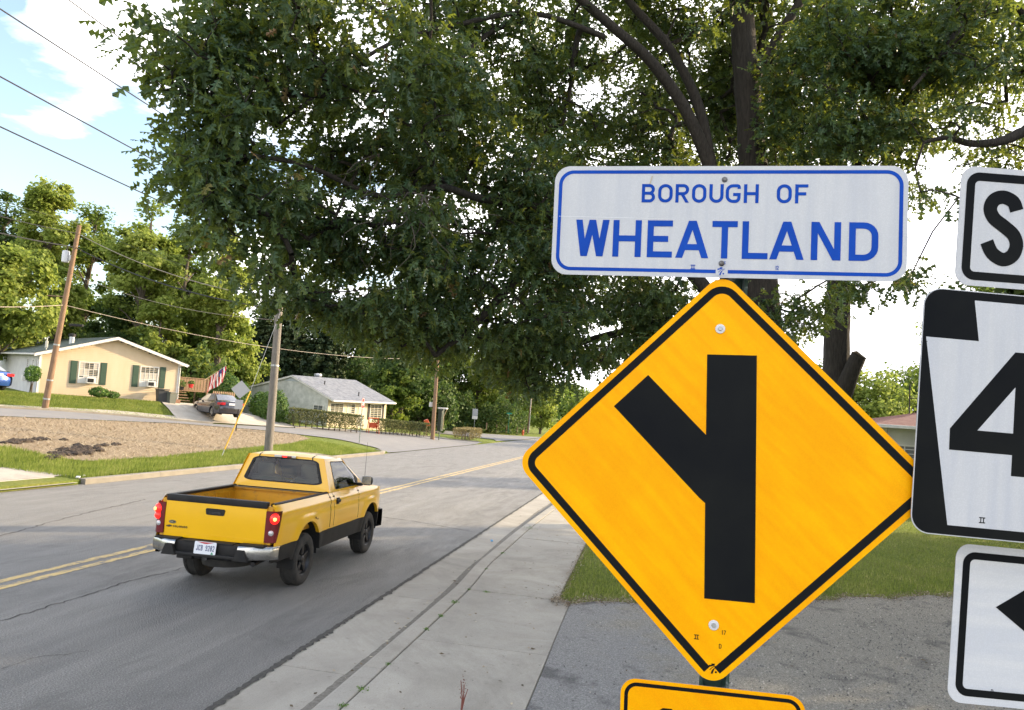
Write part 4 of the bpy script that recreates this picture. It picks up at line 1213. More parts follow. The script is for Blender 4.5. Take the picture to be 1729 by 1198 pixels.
for sg in (1, -1):
    mb = MB()
    mb.grid(lambda t, w, sg=sg: (-2.36 + t * 1.80, sg * (.735 + w * (side_y(-2.36 + t * 1.8, 1.125) - .735 + .004)), 1.131 + .010 * math.sin(math.pi * w)), 16, 5)
    mb.grid(lambda t, w, sg=sg: (-2.36 + t * 1.80, sg * (side_y(-2.36 + t * 1.8, 1.125) + .005), 1.131 - w * .016), 16, 1)
    mb.bbox((-2.36, sg * .733, 1.10), (-.56, sg * .738, 1.133))
    mb.build('bed_rail_cap', PLA, truck, smooth=True)
mb = MB(); mb.bbox((-.66, -.80, 1.113), (-.60, .80, 1.121)); mb.build('rail_cross_trim', mat('faded_trim', (.16, .13, .07), .7), truck)
# tailgate
tg = []
def tgx(z): return -2.425 - 0.012 * math.exp(-((z - .90) / .2) ** 2)
mb = MB()
mb.grid(lambda t, w: (tgx(.62 + w * .475), -.715 + t * 1.43, .62 + w * .475), 4, 12)
mb.bbox((-2.405, -.715, .62), (-2.365, .715, 1.12))
for t in (-.715, .7145):
    mb.add([(tgx(.62), t, .62), (-2.38, t, .62), (-2.38, t, 1.095), (tgx(1.095), t, 1.095)], [(0, 1, 2, 3)])
mb.bbox((-2.431, -.62, .675), (-2.426, .62, .681))
tailgate = mb.build('tailgate', TY, truck, smooth=True)
mb = MB(); mb.cbox((-2.40, 0, 1.113), (.085, 1.435, .085), .012); mb.build('gate_cap', PLA, tailgate, smooth=True)
mb = MB(); mb.prism([(a, b) for a, b in roundpoly([(-.125, 0), (.125, 0), (.140, .082), (-.140, .082)], .02, True, 5)], -.006, .004, Matrix.Translation((-2.440, 0, .935)) @ Matrix.Rotation(R(-90), 4, 'Z'))
mb.build('gate_handle_bezel', PLA, tailgate)
mb = MB(); mb.cbox((-2.449, 0, .962), (.012, .17, .03), .005); mb.build('gate_handle', STEEL, tailgate)
# badge, script and oval on the tailgate
EMB = mat('dark_emblem', (.05, .045, .03), .4, .3)
TGM = Matrix.Translation((-2.4345, 0, 0)) @ Matrix.Rotation(R(-90), 4, 'Z')
def tgprint(P, name, m_=EMB, y0=0):
    P.mb.v = [tuple(TGM @ Vector((x, y, z))) for x, y, z in P.mb.v]; return P.mb.build(name, m_, tailgate, recalc=False, **({'kind': 'stuff'} if 'lettering' in name or 'edge' in name else {}))
P = Print(y=-.003); P.poly([(-.60 + .055 * math.cos(i * .3142), .805 + .022 * math.sin(i * .3142)) for i in range(20)]); tgprint(P, 'oval_badge')
P = Print(y=-.0045); P.rib([(-.60 + .047 * math.cos(i * .3142), .805 + .016 * math.sin(i * .3142)) for i in range(20)], .003, True)
P.text('FORD', -.63, .799, .012, .003, .7, .2); tgprint(P, 'oval_badge_edge', mat('badge_silver', (.45, .42, .3), .4, .5))
P = Print(y=-.003); P.poly([(-.685, .742), (-.660, .742), (-.660, .736), (-.632, .736), (-.632, .742), (-.607, .742), (-.600, .758), (-.625, .758), (-.625, .764), (-.655, .764), (-.655, .758), (-.678, .758)]); tgprint(P, 'bowtie_badge')
P = Print(y=-.003); P.text('COLORADO', -.585, .737, .026, .0065, .78, .24); tgprint(P, 'model_lettering')
# tail lights wrap the corners
def lamp_path(s_):
    "s_ 0..1 from the gate edge round the corner onto the side"
    pts = [(-2.445, .722), (-2.442, .79), (-2.425, .842), (-2.385, .872), (-2.31, .882)]
    L = [0, .2, .42, .65, 1]
    return float(np.interp(s_, L, [p[0] for p in pts])), float(np.interp(s_, L, [p[1] for p in pts]))
for sg in (1, -1):
    mb = MB()
    def lampf(s_, w, sg=sg, d=0.0):
        wid = 1.0 - 0.40 * (1 - w) ** 1.6
        x, y = lamp_path(s_ * wid)
        return (x - d * (1 - s_), sg * (y + d * s_ - .004), .655 + w * .39)
    mb.grid(lampf, 10, 14)
    mb.grid(lambda s_, w, sg=sg: (lampf(s_, w)[0] + .03, lampf(s_, w)[1] - sg * .012, lampf(s_, w)[2]), 10, 14, flip=True)
    tl = mb.build('tail_light', REDL, truck, smooth=True)
    def lens(name, c, r, m_, d=.004, sz=1.0):
        q = MB(); x, y = lamp_path(c[0])
        q.sphere((x + .018, sg * (y - .012), c[1]), r, 16, (1, 1, sz)); q.build(name, m_, tl, smooth=True)
    lens('brake_lens', (.40, .955), .062, REDLIT, sz=1.15); lens('brake_bulb', (.42, .955), .0, HOT) if False else None
    q = MB(); x, y = lamp_path(.42); q.sphere((x - .030, sg * (y + .008), .955), .024, 10); q.build('bulb', HOT, tl, smooth=True)
    if sg == 1:
        q = MB(); x, y = lamp_path(.38); q.sphere((x + .012, sg * (y - .012), .87), .052, 14); q.build('turn_lens', REDLIT, tl, smooth=True)
    lens('reverse_lens', (.28, .775), .040, CLR)
# bumper
def bump_x(y): return -2.60 + .16 * sst(abs(y), .45, .92) ** 1.5
mb_c = MB()
for sg in (1, -1):
    mb_c = MB()
    def cf(t, w, sg=sg):
        y = .44 + t * .455; a = w * math.pi
        z = .525 - math.cos(a) * .085; x = bump_x(y) + .05 - math.sin(a) ** .5 * .05
        if w in (0, 1): x = bump_x(y) + .10
        if t > .9: x += (t - .9) * .9
        if y < .54: z = max(z, .525 - .085 + (.54 - y) * 1.2)
        return (x, sg * y, z)
    mb_c.grid(cf, 14, 12); mb_c.build('chrome_bumper_end', CHR, truck, smooth=True)
    q = MB(); q.cbox((-2.49, sg * .60, .617), (.12, .34, .022), .008); q.build('bumper_step_pad', PLA, truck)
    q = MB(); q.prism([(-.0, 0), (.20, 0), (.14, .135), (.05, .135)], -.02, .03, Matrix.Translation((-2.61, sg * .50 + (.10 if sg > 0 else .10), .43)) @ Matrix.Rotation(R(-90), 4, 'Z'))
    q.build('bumper_corner_block', PLA, truck)
mb = MB(); mb.cbox((-2.535, 0, .455), (.16, .86, .045), .015); mb.cbox((-2.50, 0, .53), (.10, 1.2, .15), .01); mb.cbox((-2.49, 0, .607), (.14, .70, .02), .006)
mb.cbox((-2.47, 0, .55), (.06, 1.5, .12), .01)
mb.build('step_bumper', PLA, truck, smooth=True)
mb = MB(); mb.bbox((-2.60, -.035, .395), (-2.40, .035, .44)); mb.tube([(-2.40, -.25, .40), (-2.40, .25, .40)], .03, 8); mb.build('hitch_receiver', STEEL, truck)
# licence plate
PLW = mat('plate_white', (.66, .68, .72), .45)
plate = MB(); plate.prism(roundpoly([(-.152, -.076), (.152, -.076), (.152, .076), (-.152, .076)], .012, True, 3), -.002, .002, Matrix.Translation((-2.606, 0, .548)) @ Matrix.Rotation(R(-90), 4, 'Z') @ Matrix.Rotation(R(-6), 4, 'X'))
plate = plate.build('licence_plate', PLW, truck)
PM = Matrix.Translation((-2.606, 0, .548)) @ Matrix.Rotation(R(-90), 4, 'Z') @ Matrix.Rotation(R(-6), 4, 'X')
def pprint(P, name, m_):
    P.mb.v = [tuple(PM @ Vector(v)) for v in P.mb.v]; P.mb.build(name, m_, plate, recalc=False, **({'kind': 'stuff'} if 'number' in name else {}))
P = Print(y=-.0032); P.text('JCB 9282', -.122, -.035, .068, .0085, .36, .12); pprint(P, 'plate_number', mat('plate_blue', (.02, .03, .12), .5))
P = Print(y=-.0030); P.poly([(-.115, .070), (.115, .070), (.06, .058), (.02, .050), (-.02, .050), (-.06, .058)]); pprint(P, 'plate_red_bunting', mat('plate_red', (.45, .03, .04), .5))
P = Print(y=-.0034); P.poly([(.085, -.073), (.125, -.073), (.105, -.040)]); pprint(P, 'plate_green_tree', mat('plate_green', (.03, .25, .12), .5))
# greenhouse: panels with rounded holes, glass set into them
def holed(f, hole, outer=(0, 1, 0, 1), thick=None):
    "panel f(u, v) with a hole given as a loop of (u, v)"
    mb = MB(); N = len(hole); u0, u1, v0, v1 = outer
    cu = sum(p[0] for p in hole) / N; cv = sum(p[1] for p in hole) / N
    def edge_pt(a):
        dx, dy = math.cos(a), math.sin(a); t = 1e9
        if dx > 1e-9: t = min(t, (u1 - cu) / dx)
        if dx < -1e-9: t = min(t, (u0 - cu) / dx)
        if dy > 1e-9: t = min(t, (v1 - cv) / dy)
        if dy < -1e-9: t = min(t, (v0 - cv) / dy)
        return cu + dx * t, cv + dy * t
    angs = sorted([(math.atan2(p[1] - cv, p[0] - cu), p) for p in hole])
    corners = [(math.atan2(y - cv, x - cu), None) for x in (u0, u1) for y in (v0, v1)]
    hp = [a for a, _ in angs]; loop = []
    def hole_pt(a):
        for i in range(N):
            a0, p0 = angs[i]; a1, p1 = angs[(i + 1) % N]
            if i == N - 1: a1 += 2 * math.pi
            aa = a if a >= a0 - 1e-12 else a + 2 * math.pi
            if a0 - 1e-12 <= aa <= a1 + 1e-12:
                t = (aa - a0) / (a1 - a0 + 1e-12); return p0[0] + (p1[0] - p0[0]) * t, p0[1] + (p1[1] - p0[1]) * t
        return angs[0][1]
    allA = sorted(set(hp + [c[0] for c in corners])); M_ = len(allA); S_ = 4
    for a in allA:
        h = hole_pt(a); e = edge_pt(a)
        for k in range(S_ + 1):
            t = k / S_; mb.v.append(f(h[0] + (e[0] - h[0]) * t, h[1] + (e[1] - h[1]) * t))
    for i in range(M_):
        j = (i + 1) % M_
        for k in range(S_): mb.f.append((i * 5 + k, i * 5 + k + 1, j * 5 + k + 1, j * 5 + k)); mb.m.append(0)
    return mb
def disc(f, loop, off=(0, 0, 0)):
    mb = MB(); c = (sum(p[0] for p in loop) / len(loop), sum(p[1] for p in loop) / len(loop)); N = len(loop); rings = 5
    mb.v.append(tuple(Vector(f(*c)) + Vector(off)))
    for r_ in range(1, rings + 1):
        for p in loop: mb.v.append(tuple(Vector(f(c[0] + (p[0] - c[0]) * r_ / rings, c[1] + (p[1] - c[1]) * r_ / rings)) + Vector(off)))
    for i in range(N):
        j = (i + 1) % N; mb.f.append((0, 1 + i, 1 + j)); mb.m.append(0)
        for r_ in range(rings - 1):
            a = 1 + r_ * N; b = a + N; mb.f.append((a + i, b + i, b + j, a + j)); mb.m.append(0)
    return mb
ZB, ZR = 1.125, 1.615
def rearf(u, v):
    y = -1 + 2 * u; hw = .815 + (.640 - .815) * v; z = ZB + (ZR - ZB) * v
    return (-.548 + .085 * v + .035 * y * y, y * hw, z + .012 * (1 - y * y) * v)
hole_r = roundpoly([(.085, .20), (.915, .20), (.90, .915), (.10, .915)], .09, True, 6)
cab = holed(rearf, hole_r).build('cab_rear_panel', TY, truck, smooth=True)
P = Print(); V, F = ribbon(hole_r, .034, True)
mb = MB(); mb.add([Vector(rearf(a, b)) + Vector((-.003, 0, 0)) for a, b in V], F); mb.build('window_seal', PLA, cab)
disc(rearf, hole_r, (.006, 0, 0)).build('rear_window', GLS, cab, smooth=True)
mb = MB(); mb.cbox((-.485, 0, 1.607), (.03, .36, .034), .008); tb = mb.build('high_brake_light', CLR, truck)
mb = MB(); mb.cbox((-.500, -.03, 1.607), (.012, .17, .026), .004); mb.build('brake_lens', REDL, tb)
mb = MB(); mb.cbox((-.506, .0, 1.607), (.008, .075, .022), .003); mb.build('brake_lens', REDLIT, tb)
for sg in (1, -1):
    def sidef(u, v, sg=sg):
        xb = -.545 + u * (1.055 + .545); xt = -.455 + u * (.33 + .455)
        x = xb + (xt - xb) * v; hwb = .815 - .01 * sst(u, .8, 1); y = hwb + (.640 - .815) * v + .022 * math.sin(math.pi * v)
        return (x, sg * y, ZB + (ZR - ZB) * v - 0.035 * v * sst(u, .80, 1))
    hs = roundpoly([(.155, .07), (.80, .07), (.93, .30), (.865, .87), (.215, .90)], [.04, .03, .02, .06, .05], True, 4)
    sp = holed(sidef, hs, (0, 1, 0, 1)).build('cab_side_frame', TY, truck, smooth=True)
    V, F = ribbon(hs, .022, True)
    mb = MB(); mb.add([Vector(sidef(a, b)) + Vector((0, sg * .003, 0)) for a, b in V], F); mb.build('window_seal', PLA, sp)
    disc(sidef, hs, (0, -sg * .005, 0)).build('door_window', GLS, sp, smooth=True)
    mb = MB(); mb.add([Vector(sidef(a, b)) + Vector((0, sg * .004, 0)) for a, b in ((.76, .07), (.82, .07), (.94, .30), (.90, .45), (.80, .12))], [(0, 1, 2, 3, 4)])
    mb.build('mirror_sail', PLA, sp)
    # rounded rear edge strip where the cab corner turns
def windf(u, v):
    y = -1 + 2 * u; hw = .805 + (.640 - .805) * v; x = 1.055 + (.33 - 1.055) * v; return (x + .10 * (1 - y * y) * (1 - .4 * v), y * hw, 1.105 + (ZR - .035 - 1.105) * v + .02 * (1 - y * y) * v)
hw_ = roundpoly([(.05, .06), (.95, .06), (.95, .93), (.05, .93)], .05, True, 4)
wf = holed(windf, hw_).build('windscreen_frame', TY, truck, smooth=True)
disc(windf, hw_, (-.005, 0, 0)).build('windscreen', GLS, wf, smooth=True)
mb = MB()
def rooff(u, v):
    y = -1 + 2 * u; x0 = -.463 + .035 * y * y; x1 = .33 + .10 * (1 - y * y) * .6
    x = x0 + (x1 - x0) * v; e = 1 - abs(y) ** 4; g_ = sst(v, 0, .16) * (1 - sst(v, .86, 1))
    return (x, y * .642, ZR - .002 + .012 * (1 - y * y) - .033 * v ** 3 + .045 * e * g_)
mb.grid(rooff, 20, 16); roof = mb.build('cab_roof', TY, truck, smooth=True)
for yy in (.155, .845):
    mb = MB(); mb.grid(lambda t, w, yy=yy: tuple(Vector(rooff(yy + (w - .5) * .014, t)) + Vector((0, 0, .002))), 12, 1)
    mb.grid(lambda t, w, yy=yy: tuple(Vector(rearf(yy + (w - .5) * .014, .915 + .085 * t)) + Vector((-.002, 0, .001))), 2, 1)
    mb.build('roof_seam', PLA, roof)
mb = MB()
mb.grid(lambda u, v: (1.05 + v * 1.22 + .0, (-1 + 2 * u) * (.80 - .03 * v - .10 * sst(v, .7, 1)), 1.098 + .055 * (1 - (-1 + 2 * u) ** 4) * (1 - .5 * v) - .085 * v - .10 * sst(v, .85, 1)), 14, 14)
mb.build('hood', TY, truck, smooth=True)
mb = MB(); mb.cbox((2.27, 0, .80), (.12, 1.35, .32), .04); mb.build('grille_panel', TY, truck, smooth=True)
mb = MB(); mb.cbox((2.32, 0, .84), (.05, .8, .12), .02); mb.build('grille', PLA, truck)
for sg in (1, -1):
    mb = MB(); mb.cbox((2.20, sg * .60, .86), (.14, .22, .15), .04); mb.build('headlight', CLR, truck, smooth=True)
mb = MB()
mb.grid(lambda u, v: (2.36 - .34 * abs(-1 + 2 * u) ** 4 - .02 * (2 * v - 1) ** 2, (-1 + 2 * u) * .885, .33 + .30 * v), 20, 5)
mb.grid(lambda u, v: (2.36 - .34 * abs(-1 + 2 * u) ** 4 - .02 - v * .22, (-1 + 2 * u) * (.885 - .05 * v), .63), 20, 1)
mb.grid(lambda u, v: (2.36 - .34 * abs(-1 + 2 * u) ** 4 - .02 - v * .22, (-1 + 2 * u) * (.885 - .05 * v), .33), 20, 1)
mb.build('front_bumper', PLA, truck, smooth=True)
for sg in (1, -1):
    q = MB(); q.cbox((.735, sg * .845, 1.165), (.10, .10, .05), .015); q.cbox((.69, sg * .99, 1.235), (.12, .19, .15), .05)
    mr = q.build('door_mirror', PLA, truck, smooth=True)
    q = MB(); q.cbox((.618, sg * 1.0, 1.245), (.006, .16, .13), .002); q.build('mirror_glass', CHR, mr)
    q = MB(); q.cbox((-.275, sg * .872, .985), (.15, .035, .05), .014); q.cbox((-.275, sg * .860, .985), (.10, .02, .10), .008); q.build('door_handle', PLA, truck, smooth=True)
    for xa, zb in ((XR - .43, .20), (XF - .43, .20)):
        q = MB(); q.cbox((xa, sg * .755, .37), (.015, .24, .30), .005); q.build('mud_flap', PLA, truck)
mb = MB(); mb.tube([(1.15, -.78, 1.08), (1.13, -.785, 1.85)], [.004, .002], 5); mb.build('antenna', PLA, truck)
RST = mat('rust', (.10, .03, .012), .9, noise=(30, (.22, .08, .02)))
mb = MB(); mb.grid(lambda t, w: (XR + .17 + t * .15 + .01 * math.sin(w * 7), -(side_y(XR + .17 + t * .15, .80 + w * .02) + .002), .83 - .30 * (t * .15) + w * (.018 + .012 * math.sin(t * 9))), 6, 2)
mb.build('rust_patch', RST, truck)
# wheels
def make_wheel(x, sg):
    M = Matrix.Translation((x, sg * .735, .352)) @ Matrix.Rotation(R(-90 * sg), 4, 'X')
    q = MB()
    q.lathe([(.215, -.105), (.245, -.118), (.31, -.120), (.338, -.105), (.350, -.085), (.352, 0), (.350, .085), (.338, .105), (.31, .120), (.245, .118), (.215, .105)], 40, M)
    for i in range(40):
        a = i * math.pi / 20
        for s_ in (-1, 1):
            q.box(tuple(M @ Vector((.3525 * math.cos(a + .04 * s_), .3525 * math.sin(a + .04 * s_), s_ * .062))), (.012, .05, .03), M.to_3x3() @ Matrix.Rotation(a, 3, 'Z'))
    w = empty('wheel'); w.parent = truck
    q.build('tyre', RUB, w, smooth=True)
    q = MB(); q.lathe([(.216, -.10), (.205, -.08), (.200, .04), (.210, .085), (.218, .098), (.222, .104), (.214, .106), (.205, .095), (.195, .06), (.12, .035), (.118, .02), (.19, .02), (.19, -.1)], 32, M)
    for i in range(5):
        a = i * 2 * math.pi / 5 + .3
        c = Vector((.135 * math.cos(a), .135 * math.sin(a), .066)); q.cbox(tuple(M @ c), (.155, .075, .03), .012, M.to_3x3() @ Matrix.Rotation(a, 3, 'Z'))
    q.build('rim', STEEL, w, smooth=True)
    q = MB(); q.lathe([(.0001, .098), (.035, .096), (.05, .085), (.062, .06), (.062, .03)], 20, M); q.build('hub_cap', STEEL, w, smooth=True)
for x in (XR, XF):
    for sg in (1, -1): make_wheel(x, sg)
# inside the cab
mb = MB(); mb.bbox((-.50, -.74, .56), (1.0, .74, .60)); mb.bbox((-.50, -.74, .56), (-.47, .74, 1.12)); mb.cbox((.78, 0, 1.02), (.42, 1.46, .20), .05)
mb.build('cab_interior', UND, truck)
for sg in (1, -1):
    q = MB(); q.cbox((.02, sg * .37, .76), (.48, .50, .16), .05); q.cbox((-.27, sg * .37, 1.02), (.13, .50, .58), .05, Matrix.Rotation(R(-12), 3, 'Y'))
    q.build('seat', SEAT, truck, smooth=True)
    q = MB(); q.cbox((-.335, sg * .37, 1.395), (.10, .29, .21), .05, Matrix.Rotation(R(-10), 3, 'Y')); q.build('headrest', SEAT, truck, smooth=True)
q = MB()
for i in range(24):
    pass
q.tube([(.42 + .06 * math.sin(a) , .37 + .18 * math.cos(a), 1.06 + .17 * math.sin(a)) for a in [k * math.pi / 12 for k in range(25)]], .014, 6); q.build('steering_wheel', PLA, truck, smooth=True)
tq = guv(458, 930)
yaw = 1.8
tu = 9.93 + 1.375 * math.cos(R(yaw)) - .84 * math.sin(R(yaw)); tv = 4.52 + .84 * math.cos(R(yaw)) + 1.375 * math.sin(R(yaw))
p_ = xy(tu, tv)
truck.location = (p_[0], p_[1], 0.0)
truck.scale = (.97, .965, 1)
for ch in truck.children:
    if not ch.name.startswith('wheel'): ch.location.z += 0.07
truck.rotation_euler[2] = RZ + R(yaw)

# the driver, seen from behind through the glass: one continuous body, seated, hands on the wheel
def skin_body(name, joints, links, material, parent=None, sub=2):
    me = bpy.data.meshes.new(name); me.from_pydata([j[0] for j in joints], links, [])
    o = bpy.data.objects.new(name, me); COL.objects.link(o)
    md = o.modifiers.new('skin', 'SKIN'); me.skin_vertices  # layer made by the modifier below
    if not me.skin_vertices:
        bm = bmesh.new(); bm.from_mesh(me); bm.verts.layers.skin.verify(); bm.to_mesh(me); bm.free()
    for i, j in enumerate(joints): me.skin_vertices[0].data[i].radius = (j[1], j[1] if len(j) < 3 else j[2]); 
    me.skin_vertices[0].data[0].use_root = True
    sb = o.modifiers.new('sub', 'SUBSURF'); sb.levels = sub; sb.render_levels = sub
    dg = bpy.context.evaluated_depsgraph_get(); ev = o.evaluated_get(dg); m2 = bpy.data.meshes.new_from_object(ev)
    bpy.data.objects.remove(o)
    m2.materials.clear()
    return link(name, m2, material, parent, smooth=True)
person = empty('person', truck.location + Vector((0, 0, .07)), (0, 0, truck.rotation_euler[2]), label='driver in dark shirt seated at the wheel of the yellow pickup', cat='person')
SHIRT = mat('dark_shirt', (.03, .032, .038), .9); SKN = mat('skin', (.42, .26, .19), .6); HAIR = mat('dark_hair', (.02, .015, .012), .8)
J = [((-.08, .37, .86), .13, .16), ((-.16, .37, 1.05), .12, .17), ((-.19, .37, 1.24), .10, .18), ((-.175, .37, 1.335), .055), ((-.15, .37, 1.40), .052), ((-.135, .37, 1.455), .085, .075), ((-.13, .37, 1.52), .088, .076), ((-.135, .37, 1.565), .05),
     ((-.17, .55, 1.27), .058), ((-.02, .60, 1.08), .042), ((.22, .55, 1.10), .034), ((.36, .52, 1.15), .030),
     ((-.17, .19, 1.27), .058), ((-.02, .14, 1.08), .042), ((.22, .19, 1.10), .034), ((.36, .22, 1.15), .030),
     ((.25, .27, .87), .075), ((.52, .27, .84), .055), ((.66, .27, .66), .04), ((.25, .47, .87), .075), ((.52, .47, .84), .055), ((.66, .47, .66), .04)]
Lk = [(0, 1), (1, 2), (2, 3), (3, 4), (4, 5), (5, 6), (6, 7), (2, 8), (8, 9), (9, 10), (10, 11), (2, 12), (12, 13), (13, 14), (14, 15), (0, 16), (16, 17), (17, 18), (0, 19), (19, 20), (20, 21)]
bd = skin_body('body', J, Lk, None, person)
bd.data.materials.append(SHIRT); bd.data.materials.append(SKN)
for p in bd.data.polygons: p.material_index = 1 if (p.center.z > 1.345 and abs(p.center.y - .37) < .12) or (p.center.x > .05 and p.center.z > 1.0) else 0
mb = MB(); mb.sphere((-.150, .37, 1.515), .098, 16, (1, .86, 1.0)); mb.v = [v for v in mb.v]; mb.build('hair', HAIR, person, smooth=True)
mb = MB(); mb.sphere((-.035, .37, 1.475), .016, 8, (1.2, .8, 1.1)); mb.build('nose', SKN, person, smooth=True)
for sg in (1, -1):
    q = MB(); q.sphere((-.125, .37 + sg * .083, 1.485), .026, 8, (.8, .4, 1.2)); q.build('ear', SKN, person, smooth=True)
    for k in range(4):
        q = MB(); q.tube([(.38, .37 + sg * (.15 + .0), 1.13 + k * .018), (.43, .37 + sg * .165, 1.135 + k * .018), (.445, .37 + sg * .185, 1.13 + k * .018), (.42, .37 + sg * .20, 1.125 + k * .018)], [.010, .009, .008, .007], 6); q.build('finger', SKN, person, smooth=True)

# ------------------------------------------------------------------ houses
TILT = Matrix.Rotation(R(1.7), 4, 'X')       # the ground here climbs away from the road's own plane
def place(o, P, rz, tilt=True):
    o.rotation_euler = ((TILT if tilt else Matrix.Identity(4)) @ Matrix.Rotation(rz, 4, 'Z')).to_euler()
    o.location = P
def lap_wall(name, w, z0, z1, material, parent, M, top=None, rake=None, course=0.115, holes=()):
    "a wall in local xz, facing -y, of lapped boards; rake(x) gives the top; M puts it in the house"
    mb = MB(); n = int((z1 - z0) / course) + 1
    for i in range(n):
        za = z0 + i * course; zb = min(za + course, z1)
        if zb - za < .01: continue
        # span of this board under the rake
        xs = [(0.0, w)]
        if rake:
            zz = zb - .001; S = [x * w / 60 for x in range(61) if rake(x * w / 60) >= zz]
            if not S: continue
            xs = [(min(S), max(S))]
        for a, b in xs:
            P = [(a, -.028, za), (b, -.028, za), (b, -.003, zb), (a, -.003, zb), (a, 0.0, za), (b, 0.0, za)]
            mb.add([M @ Vector(p) for p in P], [(0, 1, 2, 3), (4, 5, 1, 0)])
    return mb.build(name, material, parent, recalc=False, kind='stuff')
def plainwall(name, poly, material, parent, M, t=.12):
    mb = MB(); mb.prism(poly, 0.001, t, M); return mb.build(name, material, parent)
FRW = mat('white_trim', (.70, .68, .64), .6, noise=(5, (.60, .58, .54)))
PANE = mat('dark_pane', (.045, .055, .06), .08, spec=.8, noise=(1.5, (.10, .11, .11)))
BLIND = mat('pale_curtain', (.40, .38, .34), .8)
def window(parent, M, x, z, w, h, cols, rows, label=None, ac=False, curtain=False):
    "window with frame, muntins and one pane object per light"
    mb = MB(); f = .06
    for a, b in (((x - f, -.05, z - f), (x + w + f, 0, z)), ((x - f, -.05, z + h), (x + w + f, 0, z + h + f)), ((x - f, -.05, z), (x, 0, z + h)), ((x + w, -.05, z), (x + w + f, 0, z + h))):
        mb.bbox(a, b)
    for i in range(1, cols): mb.bbox((x + w * i / cols - .014, -.040, z + .001), (x + w * i / cols + .014, -.006, z + h - .001))
    for j in range(1, rows): mb.bbox((x + .001, -.038, z + h * j / rows - .014), (x + w - .001, -.008, z + h * j / rows + .014))
    mb.v = [tuple(M @ Vector(v)) for v in mb.v]
    wnd = mb.build('window', FRW, parent)
    q = None
    for i in range(cols):
        for j in range(rows):
            q = MB(); q.bbox((x + w * i / cols + .012, -.024, z + h * j / rows + .012), (x + w * (i + 1) / cols - .012, -.020, z + h * (j + 1) / rows - .012))
            q.v = [tuple(M @ Vector(v)) for v in q.v]; q.build('pane', BLIND if (curtain and random.random() < .45) else PANE, wnd)
    return wnd
def panel_box(parent, M, a, b, name, material, ch=.01):
    q = MB(); q.cbox([(i + j) / 2 for i, j in zip(a, b)], [abs(j - i) for i, j in zip(a, b)], ch)
    q.v = [tuple(M @ Vector(v)) for v in q.v]; return q.build(name, material, parent)
PEACH = mat('cream_siding', (.56, .44, .29), .75, noise=(2, (.60, .48, .33)), stretch=(1, 1, .3))
WSID = mat('white_siding', (.58, .57, .55), .75, noise=(1.5, (.50, .49, .48)))
ROOFG = mat('green_shingle', (.075, .10, .085), .9, noise=(9, (.13, .155, .14)), bump=.5, bscale=30)
SHUT = mat('green_shutter', (.030, .065, .040), .6)
FND = mat('foundation_block', (.10, .095, .085), .9, noise=(5, (.16, .15, .13)))
def shingle_roof(name, A, B, C_, D, rows, material, parent):
    "slope A-B eave, D-C ridge, in stepped courses"
    A, B, C_, D = map(Vector, (A, B, C_, D)); mb = MB(); n = (B - A).cross(D - A).normalized()
    if n.z < 0: n = -n
    for i in range(rows):
        t0, t1 = i / rows, (i + 1) / rows
        a, b = A.lerp(D, t0) + n * .018, B.lerp(C_, t0) + n * .018; c, d = B.lerp(C_, t1) + n * .002, A.lerp(D, t1) + n * .002
        mb.add([a, b, c, d, a - n * .018, b - n * .018], [(0, 1, 2, 3), (4, 5, 1, 0)])
    return mb.build(name, material, parent, recalc=False, kind='stuff')

h1 = empty('cream_house', label='cream sided bungalow with green shutters and a dark green roof at far left', cat='house')
hp = Vector((-28.6, 45.5, 1.92)); HA = math.atan2(.676, .737)
place(h1, hp, HA)
WG, LG, HW = 8.15, 17.0, 2.58; RID = 1.30
rk = lambda x: HW + RID * (1 - abs(x - WG / 2) / (WG / 2)) - .02
I4 = Matrix.Identity(4)
plainwall('gable_core', [(0, -.7), (WG, -1.0), (WG, HW), (WG / 2, HW + RID), (0, HW)], FND, h1, I4)
lap_wall('gable_siding', WG, -.05, HW + RID, PEACH, h1, I4, rake=lambda x: rk(x) if 0 <= x <= WG else 0)
q = MB(); q.bbox((0, -.012, -.8), (WG, 0, -.06)); q.build('skirting', WSID, h1)
q = MB(); q.bbox((-.02, -.035, -.05), (.07, .02, HW)); q.build('corner_board', FRW, h1)
q = MB(); q.bbox((WG - .07, -.035, -.05), (WG + .02, .02, HW)); q.build('corner_board', FRW, h1)
MS = Matrix.Rotation(R(-90), 4, 'Z') @ Matrix.Translation((-LG, 0, 0))       # left wall, faces -x
plainwall('side_core', [(0, -.7), (LG, -.7), (LG, HW), (0, HW)], FND, h1, MS)
lap_wall('side_siding', LG, -.05, HW, WSID, h1, MS)
MR = Matrix.Translation((WG, 0, 0)) @ Matrix.Rotation(R(90), 4, 'Z')
plainwall('far_side_core', [(0, -.7), (LG, -.7), (LG, HW), (0, HW)], WSID, h1, MR)
OV = .42
zr = HW + RID; sl = RID / (WG / 2)
